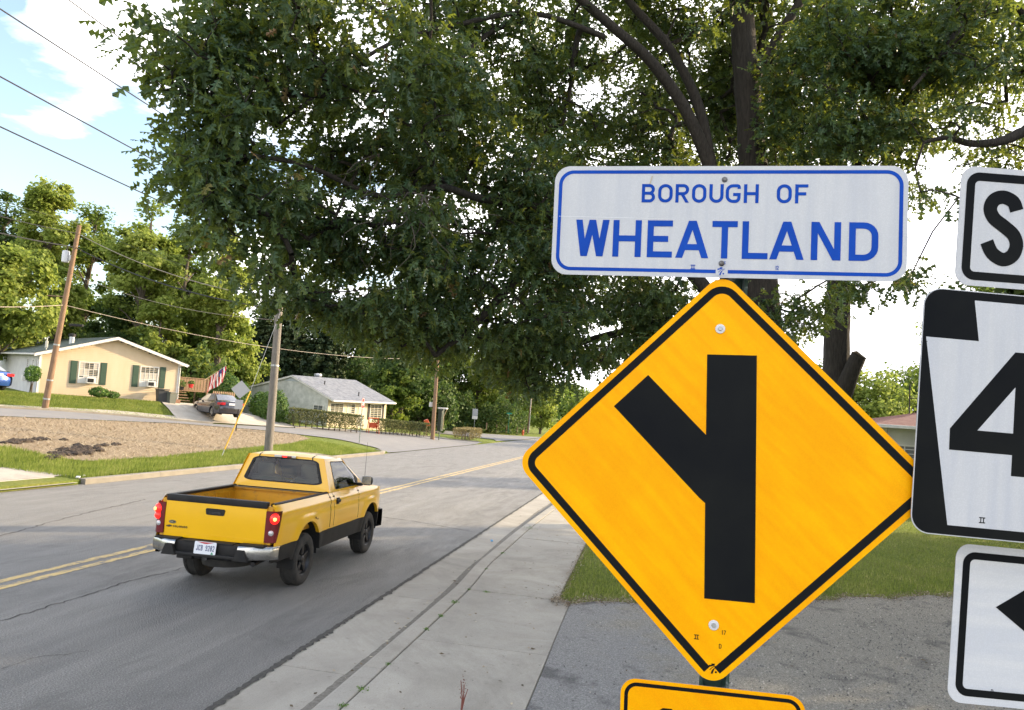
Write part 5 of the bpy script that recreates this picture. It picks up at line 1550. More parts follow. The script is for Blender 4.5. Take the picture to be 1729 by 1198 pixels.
for sg in (0, 1):
    xe = -OV if sg == 0 else WG + OV; ze = HW - OV * sl
    rf = shingle_roof('roof', (xe, -OV, ze + .1), (xe, LG + OV, ze + .1), (WG / 2, LG + OV, zr + .1), (WG / 2, -OV, zr + .1), 30, ROOFG, h1)
    q = MB(); q.add([(xe, -OV, ze + .08), (WG / 2, -OV, zr + .08), (WG / 2, LG + OV, zr + .08), (xe, LG + OV, ze + .08), (xe, -OV, ze - .02), (WG / 2, -OV, zr - .02), (WG / 2, LG + OV, zr - .02), (xe, LG + OV, ze - .02)],
                     [(0, 1, 2, 3), (4, 5, 6, 7), (0, 1, 5, 4), (0, 3, 7, 4)])
    q.build('roof_deck', FRW, h1)
    q = MB(); d = -1 if sg == 0 else 1
    q.add([(xe, -OV - .03, ze - .10), (WG / 2, -OV - .03, zr - .10), (WG / 2, -OV - .03, zr + .09), (xe, -OV - .03, ze + .09), (xe, -OV, ze - .10), (WG / 2, -OV, zr - .10), (WG / 2, -OV, zr + .09), (xe, -OV, ze + .09)],
          [(0, 1, 2, 3), (4, 5, 6, 7), (0, 1, 5, 4), (3, 2, 6, 7), (0, 3, 7, 4)])
    q.build('rake_board', FRW, h1)
    q = MB(); q.cbox((xe + d * .05, LG / 2, ze + .03), (.10, LG + .8, .10), .02); q.build('gutter_trough', FRW, h1)
for x0 in (2.15, 5.75):
    w, h, z = 1.05, 1.25, .93
    window(h1, I4, x0, z, w, h, 4, 3, curtain=True)
    for xa in (x0 - .52, x0 + w + .12):
        s_ = panel_box(h1, I4, (xa, -.06, z - .1), (xa + .38, -.02, z + h + .08), 'shutter', SHUT)
        panel_box(s_, I4, (xa + .05, -.068, z), (xa + .33, -.055, z + h * .45), 'shutter_panel', SHUT, .005)
        panel_box(s_, I4, (xa + .05, -.068, z + h * .55), (xa + .33, -.055, z + h), 'shutter_panel', SHUT, .005)
    ac = panel_box(h1, I4, (x0 + .38, -.36, z - .04), (x0 + .92, -.03, z + .34), 'window_air_conditioner', FRW, .02)
    panel_box(ac, I4, (x0 + .43, -.372, z + .03), (x0 + .78, -.358, z + .27), 'grille', PLA, .003)
    panel_box(h1, I4, (x0 + .0, -.055, z - .02), (x0 + .37, -.046, z + .32), 'filler_panel', FRW, .003)
for x_ in (13.2, 14.9, 16.1):
    w_ = window(h1, MS, x_, .85, .42, 1.3, 1, 2)
ac = panel_box(h1, MS, (13.9, -.40, .75), (14.4, -.03, 1.12), 'window_air_conditioner', FRW, .02)
q = MB(); q.tube([(WG * .27, 3.0, HW + .5), (WG * .27, 3.0, HW + 1.30)], .16, 14); q.build('flue_pipe', ALU, h1, smooth=True)
q = MB(); q.lathe([(.0001, .25), (.22, .2), (.22, .05), (.12, 0)], 14, Matrix.Translation((WG * .27, 3.0, HW + 1.22))); q.build('flue_cap', PLA, h1)
q = MB(); q.tube([(.35, .6, HW - .1), (.35, .6, HW + .95), (.45, .6, HW + 1.02)], .035, 8); q.cbox((.33, .52, HW + .55), (.16, .12, .45), .03); q.build('service_mast', mat('grey_metal', (.42, .42, .38), .5, .4), h1)
q = MB(); q.tube([(WG + .06, -.07, HW - .2), (WG + .06, -.07, .1), (WG + .1, -.3, 0)], .035, 8); q.tube([(-.06, -.07, HW - .2), (-.06, -.07, .1)], .035, 8); q.build('downpipe', FRW, h1)
H1M = Matrix.Translation(hp) @ TILT @ Matrix.Rotation(HA, 4, 'Z')
def on1(x, y, z=0): return H1M @ Vector((x, y, z))

# wooden porch beyond the right corner, with its pots, flag and picket fence
WOOD = mat('weathered_wood', (.34, .22, .13), .85, noise=(12, (.24, .16, .10)), stretch=(1, 1, 6))
pw = empty('wooden_porch', on1(WG + .3, 2.2, .0), (0, 0, HA), label='small weathered wood porch with board rail at the cream house corner', cat='porch')
q = MB(); q.cbox((1.3, 1.2, .75), (2.5, 2.4, .10), .01); q.build('deck', WOOD, pw)
for i in range(13):
    q = MB(); q.cbox((.12 + i * .2, 0, 1.22), (.17, .03, .85), .004); q.build('rail_board', WOOD, pw)
for x_, y_ in ((.05, 0), (2.55, 0), (.05, 2.4), (2.55, 2.4)):
    q = MB(); q.cbox((x_, y_, .6), (.1, .1, 2.1), .006); q.build('post', WOOD, pw)
for i in range(4):
    q = MB(); q.cbox((.4, -.25 - i * .28, .6 - i * .19), (1.1, .27, .05), .005); q.build('step', WOOD, pw)
q = MB(); q.cbox((1.3, 0, 1.67), (2.6, .12, .05), .005); q.build('rail_cap', WOOD, pw)
REDP = mat('red_plastic', (.50, .02, .025), .4)
pt = empty('flower_pot', on1(WG + 1.45, 1.6, .95), (0, 0, 0), label='red pot with green plant hanging on the porch rail', cat='flower pot')
q = MB(); q.lathe([(.0001, 0), (.12, 0), (.18, .26), (.16, .26), (.13, .02)], 16); q.build('pot', REDP, pt, smooth=True)
FOLD = mat('plant_leaf', (.045, .11, .02), .7, attr=('tint', [(.6, (.09, .17, .03)), (1.0, (.17, .25, .05))]), trans=.3)
def leafball(name, c, r, n, size, material, parent, seed, flat=1.0, top_bias=0):
    g = np.random.default_rng(seed); d = g.normal(size=(n, 3)); d /= np.linalg.norm(d, axis=1)[:, None]
    rad = g.uniform(.55, 1.0, n) ** .6
    rad *= 1 + .12 * np.sin(d[:, 0] * 5 + seed) * np.cos(d[:, 1] * 4)
    P = d * rad[:, None] * np.array(r) + np.array(c)
    return leaf_quads(name, P, size, material, parent, g, d)
def leaf_quads(name, P, size, material, parent, g, outward=None, kind='stuff', tint=None, aspect=.55):
    n = len(P); a = g.normal(size=(n, 3))
    nn = a / np.linalg.norm(a, axis=1)[:, None]
    if outward is not None: nn = nn * .8 + outward * .7 + np.array([0, 0, .35]); nn /= np.linalg.norm(nn, axis=1)[:, None]
    t = np.cross(nn, g.normal(size=(n, 3))); t /= np.linalg.norm(t, axis=1)[:, None]; b = np.cross(nn, t)
    s = (size * g.uniform(.6, 1.35, n))[:, None]
    fold = nn * s * .18
    V = np.stack([P - t * s * .5, P + b * s * aspect * .5 + fold, P + t * s * .55, P - b * s * aspect * .5 + fold], 1).reshape(-1, 3)
    F = (np.arange(n) * 4)[:, None, None] + np.array([[0, 1, 2], [0, 2, 3]])[None]
    tv = g.uniform(0, 1, n) if tint is None else tint
    me = np_mesh(name, V, F.reshape(-1, 3), attr=np.repeat(tv, 2))
    return link(name, me, material, parent, kind=kind)
leafball('foliage', (0, 0, .34), (.22, .22, .16), 120, .12, FOLD, pt, 3)
for k, (px_, lab) in enumerate([(0.9, 'dark green potted plant at left of the red pot')]):
    o = empty('potted_plant', on1(WG + .8, 1.5, .75), label=lab, cat='potted plant')
    q = MB(); q.lathe([(.0001, 0), (.13, 0), (.18, .25), (.15, .25)], 14); q.build('pot', PLA, o)
    leafball('foliage', (0, 0, .45), (.28, .28, .28), 160, .13, FOLD, o, 5)
flag = empty('flag', on1(WG + 2.1, .9, 1.55), (0, 0, HA), label='stars and stripes on a slanted pole at the porch', cat='flag')
q = MB(); q.tube([(0, 0, 0), (1.35, -.25, 1.15)], .022, 8); q.build('flagpole', mat('light_wood_pole', (.5, .36, .2), .6), flag)
FR_ = mat('flag_red', (.42, .03, .04), .8); FW_ = mat('flag_white', (.68, .66, .63), .8); FB_ = mat('flag_blue', (.02, .03, .13), .8)
q = MB()
for i in range(13):
    q.cur = 0 if i % 2 == 0 else 1
    def ff(t, w, i=i):
        s_ = .35 + (i + w) / 13 * .95; hang = t * 1.15
        x = 1.35 * s_ / 1.3 + .10 * math.sin(t * 4 + i * .5) * .5 - t * .10; return (x, -.25 * s_ / 1.3 + .07 * math.sin(t * 5 + i * .9), 1.15 * s_ / 1.3 - hang - .02)
    q.grid(ff, 8, 1)
q.build('stripes', [FR_, FW_], flag, recalc=False)
q = MB(); q.grid(lambda t, w: (1.35 * (.85 + w * .45) / 1.3 + .05 * math.sin(t * 2) - .02, -.25 * (.85 + w * .45) / 1.3 - .025, 1.15 * (.85 + w * .45) / 1.3 - t * .45 - .01), 4, 4)
q.build('canton', FB_, flag)
pf = empty('picket_fence', on1(WG + 2.6, .3, -.15), (0, 0, HA + R(8)), label='short unpainted picket fence beside the driveway', cat='fence')
for i in range(12):
    q = MB(); q.prism([(-.045, 0), (.045, 0), (.045, .95), (0, 1.02), (-.045, .95)], -.012, .012, Matrix.Translation((i * .145, 0, 0))); q.build('picket', WOOD, pf)
for z_ in (.25, .75):
    q = MB(); q.bbox((-.05, .013, z_), (1.65, .05, z_ + .07)); q.build('rail', WOOD, pf)
BINM = mat('bin_plastic', (.045, .045, .048), .6)
def wheelie(x, y, s, rz, m_, label):
    b = empty('trash_bin', on1(x, y, -.35), (0, 0, HA + rz), label=label, cat='trash bin', group='trash bins by the house corner')
    q = MB()
    for i, (z, w) in enumerate(((.05, .20), (.95, .29))): q.v += [(-w * s, -w * s, z * s), (w * s, -w * s, z * s), (w * s, w * s, z * s), (-w * s, w * s, z * s)]
    q.f = [(0, 1, 2, 3), (4, 5, 6, 7), (0, 1, 5, 4), (1, 2, 6, 5), (2, 3, 7, 6), (3, 0, 4, 7)]; q.m = [0] * 6
    q.build('body', m_, b)
    q = MB(); q.cbox((0, 0, 1.0 * s), (.66 * s, .70 * s, .07), .02); q.tube([(-.25 * s, .36 * s, .97 * s), (.25 * s, .36 * s, .97 * s)], .02, 6); q.build('lid', m_, b)
    for sg in (-1, 1):
        q = MB(); q.lathe([(.0001, -.03), (.10, -.03), (.10, .03), (.0001, .03)], 14, Matrix.Translation((sg * .26 * s, .22 * s, .10)) @ Matrix.Rotation(R(90), 4, 'Y')); q.build('wheel', RUB, b)
wheelie(6.95, -.75, 1.12, 0, BINM, 'taller dark grey trash bin against the cream wall')
wheelie(7.45, -1.05, .95, .3, mat('bin_grey_green', (.09, .10, .085), .6), 'smaller grey trash bin in front of the taller one')
st = empty('front_step', on1(7.95, -.55, -.45), (0, 0, HA), label='low reddish block step at the cream house corner', cat='step')
q = MB(); q.cbox((0, 0, .3), (.42, .5, .62), .03); q.build('block', mat('reddish_block', (.30, .16, .10), .8), st)

def bush(name, P, r, n, size, label, cat='shrub', m_=None, seed=1, group=None, stem=True):
    o = empty(name, P, label=label, cat=cat, group=group)
    leafball('foliage', (0, 0, r[2] * .9), r, n, size, m_ or FOLD, o, seed)
    q = MB(); 
    for k in range(5):
        a = k * 1.3 + seed; q.tube([(0, 0, -.1), (math.cos(a) * r[0] * .25, math.sin(a) * r[1] * .25, r[2] * .5), (math.cos(a) * r[0] * .6, math.sin(a) * r[1] * .6, r[2] * 1.1)], [.03, .02, .008], 5)
    q.build('stems', mat('stem_bark', (.10, .075, .05), .9), o)
    return o
JUN = mat('juniper_leaf', (.05, .12, .02), .7, attr=('tint', [(.5, (.10, .20, .03)), (1.0, (.20, .32, .06))]), trans=.25)
bush('low_juniper', on1(3.1, -1.1, .1), (.62, .4, .32), 900, .13, 'low green juniper on the lawn under the left window', m_=JUN, seed=2)
bush('low_juniper', on1(3.85, -1.2, .05), (.45, .3, .24), 500, .12, 'smaller low juniper right of the other juniper', m_=JUN, seed=9)
sb = empty('small_tree', on1(-.45, -.6, -.15), label='small round leafy topiary tree at the left corner of the cream house', cat='small tree')
q = MB(); q.tube([(-.06, 0, -.1), (-.02, 0, .8), (-.1, 0, 1.3)], [.05, .04, .02], 6); q.tube([(.08, 0, -.1), (.05, 0, .7), (.12, 0, 1.3)], [.04, .03, .02], 6); q.build('trunk', mat('stem_bark', (.1, .07, .05), .9), sb)
leafball('crown', (0, 0, 1.45), (.45, .45, .5), 1100, .13, JUN, sb, 4)

# the white house
h2 = empty('white_house', label='low white sided house with grey shingle roof behind the hedge', cat='house')
C2 = Vector((-14.9, 62.0, .85)); A2 = math.atan2(-.49, .87)                       # local x runs from L to C, y away
W2, L2, HW2, R2 = 10.7, 7.6, 2.50, 1.55
RX2 = W2 - 4.25
GX = Vector((.87, -.49, 0)); place(h2, C2 - GX * W2, A2)
M2 = I4
SAGE = mat('pale_sage_siding', (.58, .58, .54), .75, noise=(2, (.40, .41, .37))); ROOFS = mat('grey_shingle', (.13, .145, .18), .9, noise=(3, (.22, .235, .27)), bump=.5, bscale=25)
plainwall('gable_core', [(0, -.7), (W2, -.7), (W2, HW2), (RX2, HW2 + R2), (0, HW2)], SAGE, h2, I4)
lap_wall('gable_siding', W2, -.05, HW2 + R2, SAGE, h2, I4, rake=lambda x: HW2 + R2 * (1 - (abs(x - RX2) / (RX2 if x < RX2 else 4.25))) - .02, course=.16)
MR2 = Matrix.Translation((W2, 0, 0)) @ Matrix.Rotation(R(90), 4, 'Z')
SUNSID = mat('sunlit_front_siding', (.62, .53, .34), .75)  # white wall with the yellow of the sunlight put into its colour
plainwall('front_core', [(0, -.7), (L2, -.7), (L2, HW2), (0, HW2)], SUNSID, h2, MR2)
lap_wall('front_siding', L2, -.05, HW2, SUNSID, h2, MR2, course=.16)
ML2 = Matrix.Rotation(R(-90), 4, 'Z') @ Matrix.Translation((-L2, 0, 0))
plainwall('back_core', [(0, -.7), (L2, -.7), (L2, HW2), (0, HW2)], SAGE, h2, ML2)
OV = .5; sl2 = R2 / 4.25; zr = HW2 + R2
for sg in (0, 1):
    xe = -OV if sg == 0 else W2 + OV + .25; ov = OV if sg == 0 else OV + .25; ze = HW2 - ov * R2 / (RX2 if sg == 0 else 4.25)
    shingle_roof('roof', (xe, -.2, ze + .1), (xe, L2 + .4, ze + .1), (RX2, L2 + .4, zr + .1), (RX2, -.2, zr + .1), 26, ROOFS, h2)
    q = MB(); q.add([(xe, -.2, ze + .08), (RX2, -.2, zr + .08), (RX2, L2 + .4, zr + .08), (xe, L2 + .4, ze + .08), (xe, -.2, ze - .06), (RX2, -.2, zr - .06), (RX2, L2 + .4, zr - .06), (xe, L2 + .4, ze - .06)],
                    [(0, 1, 2, 3), (4, 5, 6, 7), (0, 1, 5, 4), (0, 3, 7, 4), (3, 2, 6, 7)]); q.build('roof_deck', FRW, h2)
    q = MB(); q.cbox((xe, L2 / 2 + .1, ze + .03), (.12, L2 + .7, .12), .02); q.build('gutter_trough', FRW, h2)
plainwall('gable_vent', [(RX2 - 1.0, zr - .42), (RX2 + 1.0, zr - .42), (RX2, zr - .06)], mat('blue_grey_vent', (.40, .44, .46), .7), h2, Matrix.Translation((0, -.03, 0)), .01)
window(h2, I4, W2 - 1.55, 1.15, 1.0, .62, 2, 1)
window(h2, MR2, .3, 1.2, 1.5, .8, 3, 1, curtain=True)
window(h2, MR2, 2.4, 1.2, .9, .8, 2, 1, curtain=True)
window(h2, MR2, 5.4, .75, 1.5, 1.25, 3, 1)
for x_ in (5.0, 7.0): panel_box(h2, MR2, (x_, -.05, .7), (x_ + .28, -.02, 2.1), 'shutter', PLA)
d_ = panel_box(h2, MR2, (3.75, -.05, 0), (4.6, -.01, 2.05), 'door', mat('pale_door', (.5, .45, .36), .5)); panel_box(d_, MR2, (4.48, -.09, .95), (4.54, -.05, 1.05), 'handle', PLA, .003)
for y_, x_ in ((.6, 3.2), (2.6, 5.4)):
    q = MB(); xx = RX2 + x_ - 1.5; q.tube([(xx, y_ + 1.5, zr - (xx - RX2) * sl2), (xx, y_ + 1.5, zr - (xx - RX2) * sl2 + .45)], .05, 8); q.build('vent_pipe', PLA, h2)
q = MB(); q.lathe([(.0001, .42), (.30, .38), (.36, .25), (.30, .12), (.26, 0)], 18, Matrix.Translation((RX2 - .4, 3.4, zr + .02))); q.build('roof_turbine_vent', ALU, h2, smooth=True)
q = MB(); q.tube([(-.3, .0, HW2 - .3), (.1, .0, HW2 - .8), (.1, .0, 0)], .08, 6); q.build('corner_post', FRW, h2)

# hedges in front of it
HED = mat('hedge_leaf', (.055, .075, .022), .75, attr=('tint', [(.45, (.10, .115, .035)), (1.0, (.26, .25, .09))]), trans=.2)
HEDT = mat('tan_hedge_leaf', (.12, .11, .04), .75, attr=('tint', [(.5, (.24, .19, .08)), (1.0, (.42, .34, .16))]), trans=.2)
def hedge(A, B, w, h, n, label, seed, m_=HED, gap=True):
    A = Vector(A); B = Vector(B); o = empty('hedge', A, label=label, cat='hedge'); g = np.random.default_rng(seed)
    s = g.uniform(0, 1, n); face = g.integers(0, 3, n)
    lat = np.where(face == 0, -w / 2, np.where(face == 1, w / 2, g.uniform(-w / 2, w / 2, n))) + g.normal(0, .06, n)
    zz = np.where(face == 2, h, h * g.uniform(.12, 1.0, n) ** .8) + g.normal(0, .035, n)
    L = (B - A).length; hol = np.sin(s * L * 4.3 + seed) * .5 + np.sin(s * L * 9.1) * .3
    keep = (zz > h * .42) | (hol + g.uniform(-.6, .6, n) > -.1); s, lat, zz = s[keep], lat[keep], zz[keep]
    t = (B - A).normalized(); nn = Vector((-t.y, t.x, 0))
    P = np.outer(s, np.array(B - A)) + np.outer(lat, np.array(nn)); P[:, 2] += zz
    leaf_quads('foliage', P, .11, m_, o, g)
    q = MB()
    for i in range(int(L / .45)):
        c = (B - A) * ((i + .5) / int(L / .45)); 
        for k in range(3): q.tube([(c.x, c.y, c.z - .1), (c.x + random.uniform(-.25, .25), c.y + random.uniform(-.2, .2), c.z + h * .8)], [.025, .01], 4)
    q.build('stems', mat('stem_bark', (.1, .07, .05), .9), o)
def gt(px, py):
    u, v = tpoint(px, py); x, y = xy(u, v); return Vector((x, y, T(u, v)))
P1_, P2_ = gt(490, 720), gt(606, 731); 
hedge(P1_, P2_, 1.1, 1.35, 9000, 'long clipped hedge in front of the white house', 21)
hedge(gt(634, 732), gt(718, 738), 1.1, 1.2, 7000, 'shorter hedge between the red swing and the utility pole', 22)
hedge(gt(778, 744), gt(800, 741), 1.5, 1.1, 4200, 'small tan tipped block hedge on the grass island', 23, HEDT)
bush('round_shrub', gt(448, 712) + Vector((0, 1.5, 0)), (1.15, 1.0, 1.25), 3000, .17, 'big round dark shrub at the left end of the white house', seed=31)
bush('low_shrub', gt(480, 716) + Vector((0, 1.0, 0)), (.9, .7, .5), 700, .15, 'low dark shrub at the foot of the big round shrub', seed=32)
bush('arborvitae', gt(372, 705) + Vector((-2.3, 6.5, .4)), (1.9, 1.6, 1.45), 4200, .2, 'wide dark evergreen bush behind the parked sedan', cat='bush', seed=33)
bush('arborvitae', gt(425, 712) + Vector((-1.6, 6.5, .2)), (.9, .9, 1.05), 1900, .18, 'narrow bright green bush right of the parked sedan', cat='bush', seed=34, m_=JUN)

# red swing by the hedge
SW = mat('red_swing_paint', (.52, .08, .02), .5)
sw = empty('garden_swing', gt(626, 732) + Vector((0, .8, 0)), (0, 0, R(30)), label='red wooden garden swing between the two hedges', cat='garden swing')
sw.scale = (.62, .62, .8)
q = MB()
for sx in (-.7, .7):
    q.tube([(sx, -.5, 0), (sx * .9, 0, 1.55)], .045, 6); q.tube([(sx, .5, 0), (sx * .9, 0, 1.55)], .045, 6)
q.tube([(-.75, 0, 1.55), (.75, 0, 1.55)], .05, 6); q.build('frame', SW, sw)
q = MB(); q.cbox((0, 0, .55), (1.1, .45, .06), .01); q.cbox((0, .22, .85), (1.1, .06, .5), .01); q.cbox((-.52, 0, .72), (.05, .45, .3), .01); q.cbox((.52, 0, .72), (.05, .45, .3), .01); q.build('bench', SW, sw)
for sx in (-.5, .5):
    q = MB(); q.tube([(sx, 0, .6), (sx, 0, 1.52)], .012, 4); q.build('chain', PLA, sw)
bx_ = empty('red_box', gt(716, 738) + Vector((0, 1.5, 0)), (0, 0, .4), label='red newspaper box leaning at the right end of the hedge', cat='box')
q = MB(); q.cbox((0, 0, 1.25), (.3, .5, .6), .03, Matrix.Rotation(R(-28), 3, 'Y')); q.build('case', SW, bx_); q = MB(); q.tube([(0, 0, 0), (0, 0, 1.1)], .04, 6); q.build('stand', WOOD, bx_)

# red roofed house at the right, between the signs
h3 = empty('red_roof_house', label='white house with low faded red roof seen between the yellow and black signs', cat='house')
P3 = Vector((15.5, 30.5, .2)); A3 = R(-12)
place(h3, P3, A3, False)
ROOFR = mat('faded_red_shingle', (.24, .12, .105), .9, noise=(4, (.33, .19, .165)), bump=.5, bscale=25)
W3, L3, HW3 = 12.0, 9.0, 3.02
plainwall('front_core', [(0, -.5), (W3, -.5), (W3, HW3), (0, HW3)], WSID, h3, I4)
lap_wall('front_siding', W3, 0, HW3, WSID, h3, I4, course=.18)
ML3 = Matrix.Rotation(R(-90), 4, 'Z') @ Matrix.Translation((-L3, 0, 0))
plainwall('side_core', [(0, -.5), (L3, -.5), (L3, HW3), (0, HW3)], WSID, h3, ML3); lap_wall('side_siding', L3, 0, HW3, WSID, h3, ML3, course=.18)
sr = .62
for A_, B_, C__, D_ in (((-.8, -.9, 0), (W3 + .8, -.9, 0), (W3 - 3.5, L3 / 2, 1), (3.0, L3 / 2, 1)), ((-.8, L3 + .9, 0), (-.8, -.9, 0), (3.0, L3 / 2, 1), (3.0, L3 / 2, 1)), ((W3 + .8, L3 + .9, 0), (-.8, L3 + .9, 0), (3.0, L3 / 2, 1), (W3 - 3.5, L3 / 2, 1))):
    f_ = lambda p: (p[0], p[1], HW3 + .08 + p[2] * .88)
    shingle_roof('roof', f_(A_), f_(B_), f_(C__), f_(D_), 22, ROOFR, h3)
q = MB(); q.bbox((-.8, -.9, HW3 - .02), (W3 + .8, L3 + .9, HW3 + .06)); q.build('eave_soffit', FRW, h3)
q = MB(); q.cbox((W3 / 2, -.95, HW3 + .02), (W3 + 1.6, .11, .13), .02); q.cbox((-.85, L3 / 2, HW3 + .02), (.11, L3 + 1.8, .13), .02); q.build('gutter_trough', FRW, h3)
window(h3, I4, .25, .9, .8, 1.4, 2, 1); window(h3, I4, 2.0, .7, 1.7, 1.7, 2, 1); window(h3, I4, 5.5, .9, 1.2, 1.3, 2, 2)
window(h3, ML3, 5.0, .9, 1.4, 1.3, 2, 1)
for x_ in (4.1,): panel_box(h3, I4, (x_, -.06, .6), (x_ + .5, -.02, 2.4), 'shutter', mat('dark_grey_shutter', (.06, .065, .065), .6))
q = MB(); q.tube([(2.6, 6.2, HW3 + .4), (2.6, 6.2, HW3 + 2.3)], .03, 6); q.tube([(3.5, 6.2, HW3 + .4), (3.5, 6.2, HW3 + 2.2)], .05, 6); q.tube([(2.6, 6.2, HW3 + 1.6), (3.5, 6.2, HW3 + 1.6)], .02, 6); q.build('antenna_mast', PLA, h3)
bush('foundation_shrub', P3 + Vector((.4, -1.8, -.1)), (.9, .8, .7), 1600, .13, 'leafy shrub in front of the red roofed house', seed=41, m_=FOLD)

# ------------------------------------------------------------------ parked cars
def car(P, rz, paint, label, plate_txt=None, taill='red'):
    "small four door saloon; x forward, y left"
    c = empty('parked_car', P, (0, R(-1.0), rz), label=label, cat='car')
    Lh, Wh = 2.28, .88
    def top(x):   # shoulder height along the car
        return float(np.interp(x, [-2.28, -2.2, -1.75, -1.2, .9, 1.6, 2.1, 2.28], [.80, 1.00, 1.06, .98, .95, .86, .74, .60]))
    def bot(x): return .22 + .10 * sst(abs(x), 1.9, 2.28)
    def hw(x): return Wh * (1 - .16 * sst(abs(x), 1.6, 2.28) ** 1.3)
    for sg in (1, -1):
        q = MB(); cols = []
        for x in xs_(-2.27, 2.27, .05):
            b = bot(x)
            for xa in (-1.32, 1.36):
                if abs(x - xa) < .37: b = max(b, .31 + math.sqrt(.37 ** 2 - (x - xa) ** 2))
            t = top(x); cols.append(len(q.v))
            for j in range(9):
                w = j / 8; z = b + (t - b) * w
                q.v.append((x, sg * (hw(x) + .02 - .05 * ((z - .6) / .4) ** 2 - .07 * sst(w, .75, 1)), z))
        for a, b in zip(cols, cols[1:]):
            for j in range(8): q.f.append((a + j, b + j, b + j + 1, a + j + 1)); q.m.append(0)
        q.build('body_side', paint, c, smooth=True)
    yy = lambda x: hw(x) - .075
    q = MB(); q.grid(lambda t, w: (.95 + t * 1.33, (2 * w - 1) * yy(.95 + t * 1.33), top(.95 + t * 1.33) + .04 * (1 - (2 * w - 1) ** 2)), 10, 8); q.build('hood', paint, c, smooth=True)
    q = MB(); q.grid(lambda t, w: (-2.27 + t * .62, (2 * w - 1) * yy(-2.27 + t * .62), top(-2.27 + t * .62) + .035 * (1 - (2 * w - 1) ** 2)), 8, 8); q.build('boot_lid', paint, c, smooth=True)
    q = MB(); q.grid(lambda t, w: (-2.28 - .06 * math.sin(math.pi * w) - .03 + .16 * abs(2 * t - 1) ** 3, (2 * t - 1) * (hw(-2.28) - .02), .28 + w * .56), 14, 10); q.build('rear_bumper', paint, c, smooth=True)
    q = MB(); q.grid(lambda t, w: (2.28 + .05 * math.sin(math.pi * w) - .20 * abs(2 * t - 1) ** 3, (2 * t - 1) * (hw(2.28) + .02), .24 + w * .40), 14, 8); q.build('front_bumper', paint, c, smooth=True)
    def gh(x, w):   # greenhouse half width and height
        return None
    zr = 1.46
    xr = [-1.72, -1.0, -.3, .35, 1.15]; zz = [1.06, 1.40, 1.46, 1.42, .95]
    q = MB(); q.grid(lambda t, w: (-1.02 + t * 1.30, (2 * w - 1) * (.56 + .02 * math.sin(t * 3)), float(np.interp(-1.02 + t * 1.30, xr, zz)) + .03 * (1 - (2 * w - 1) ** 4)), 12, 10); q.build('roof', paint, c, smooth=True)
    q = MB(); q.grid(lambda t, w: (-1.72 + t * .70, (2 * w - 1) * (.70 - .14 * t), 1.07 + t * .335 + .03 * (1 - (2 * w - 1) ** 2)), 6, 8); rg = q.build('rear_window', CARGL, c, smooth=True)
    q = MB(); q.grid(lambda t, w: (1.15 - t * .87, (2 * w - 1) * (.72 - .16 * t), .965 + t * .465 + .03 * (1 - (2 * w - 1) ** 2)), 6, 8); q.build('windscreen', CARGL, c, smooth=True)
    for sg in (1, -1):
        def sf(t, w, sg=sg):
            xb = -1.70 + t * 2.82; xt = -1.02 + t * 1.30; return (xb + (xt - xb) * w, sg * (.775 + (.565 - .775) * w), float(np.interp(xb, [-1.72, 1.15], [1.04, .95])) * (1 - w) + w * float(np.interp(xt, xr, zz)) + .0)
        q = MB(); q.grid(sf, 14, 4); q.build('side_panel', paint, c, smooth=True)
        for a, b in ((.10, .44), (.50, .90)):
            q = MB(); q.grid(lambda t, w, a=a, b=b: tuple(Vector(sf(a + (b - a) * t + (.05 * w if a < .3 else 0) * (1 - t) - (.06 * w if b > .8 else 0) * t, .12 + .76 * w)) + Vector((0, sg * .006, .004))), 6, 3); q.build('side_window', CARGL, c, smooth=True)
        q = MB(); q.cbox((.72, sg * .90, 1.0), (.12, .16, .11), .03); q.build('door_mirror', paint, c, smooth=True)
        q = MB()
        def tlf(t, w, sg=sg):
            s_ = t; y = .42 + .50 * min(s_ / .6, 1) ** .9 * .88; x = -2.335 + .10 * sst(s_, .3, .65) + .34 * max(0, s_ - .6); return (x, sg * min(y, .90 - .02), .80 + w * (.17 - .05 * s_) + .02 * s_)
        q.grid(tlf, 12, 3); q.build('tail_light', CARRED, c, smooth=True)
        for xa in (-1.32, 1.36):
            M = Matrix.Translation((xa, sg * .76, .32)) @ Matrix.Rotation(R(-90 * sg), 4, 'X')
            w_ = empty('wheel'); w_.parent = c
            q = MB(); q.lathe([(.21, -.09), (.28, -.10), (.315, -.08), (.32, 0), (.315, .08), (.28, .10), (.21, .095)], 28, M); q.build('tyre', RUB, w_, smooth=True)
            q = MB(); q.lathe([(.0001, .07), (.06, .085), (.19, .075), (.215, .09), (.205, .05), (.0001, .03)], 28, M)
            for k in range(7):
                a = k * 2 * math.pi / 7; q.cbox(tuple(M @ Vector((.12 * math.cos(a), .12 * math.sin(a), .088))), (.15, .035, .012), .004, M.to_3x3() @ Matrix.Rotation(a, 3, 'Z'))
            q.build('hubcap', CHR, w_, smooth=True)
    q = MB(); q.cbox((-2.36, 0, .86), (.02, .42, .14), .01); q.build('licence_plate', PLW, c)
    q = MB(); q.bbox((-2.1, -.70, .22), (2.1, .70, .6)); q.bbox((-1.1, -.6, .6), (.7, .6, .95)); q.build('underbody', UND, c)
    return c
CARGL = mat('car_glass', (.05, .06, .07), .06, spec=1.0, coat=.5)
CARRED = mat('car_red_lens', (.42, .012, .02), .15, coat=.6)
GUN = mat('gunmetal_paint', (.065, .062, .070), .22, .5, coat=.8); BLU = mat('blue_paint', (.03, .09, .33), .25, .4, coat=.8)
P = gt(375, 706); ca = car(Vector((-19.3, 49.8, 0)), R(90 + 43), GUN, 'dark grey sedan parked on the driveway between the houses')
u_, v_ = uv(-19.3, 49.8); ca.location.z = T(u_, v_) + .22
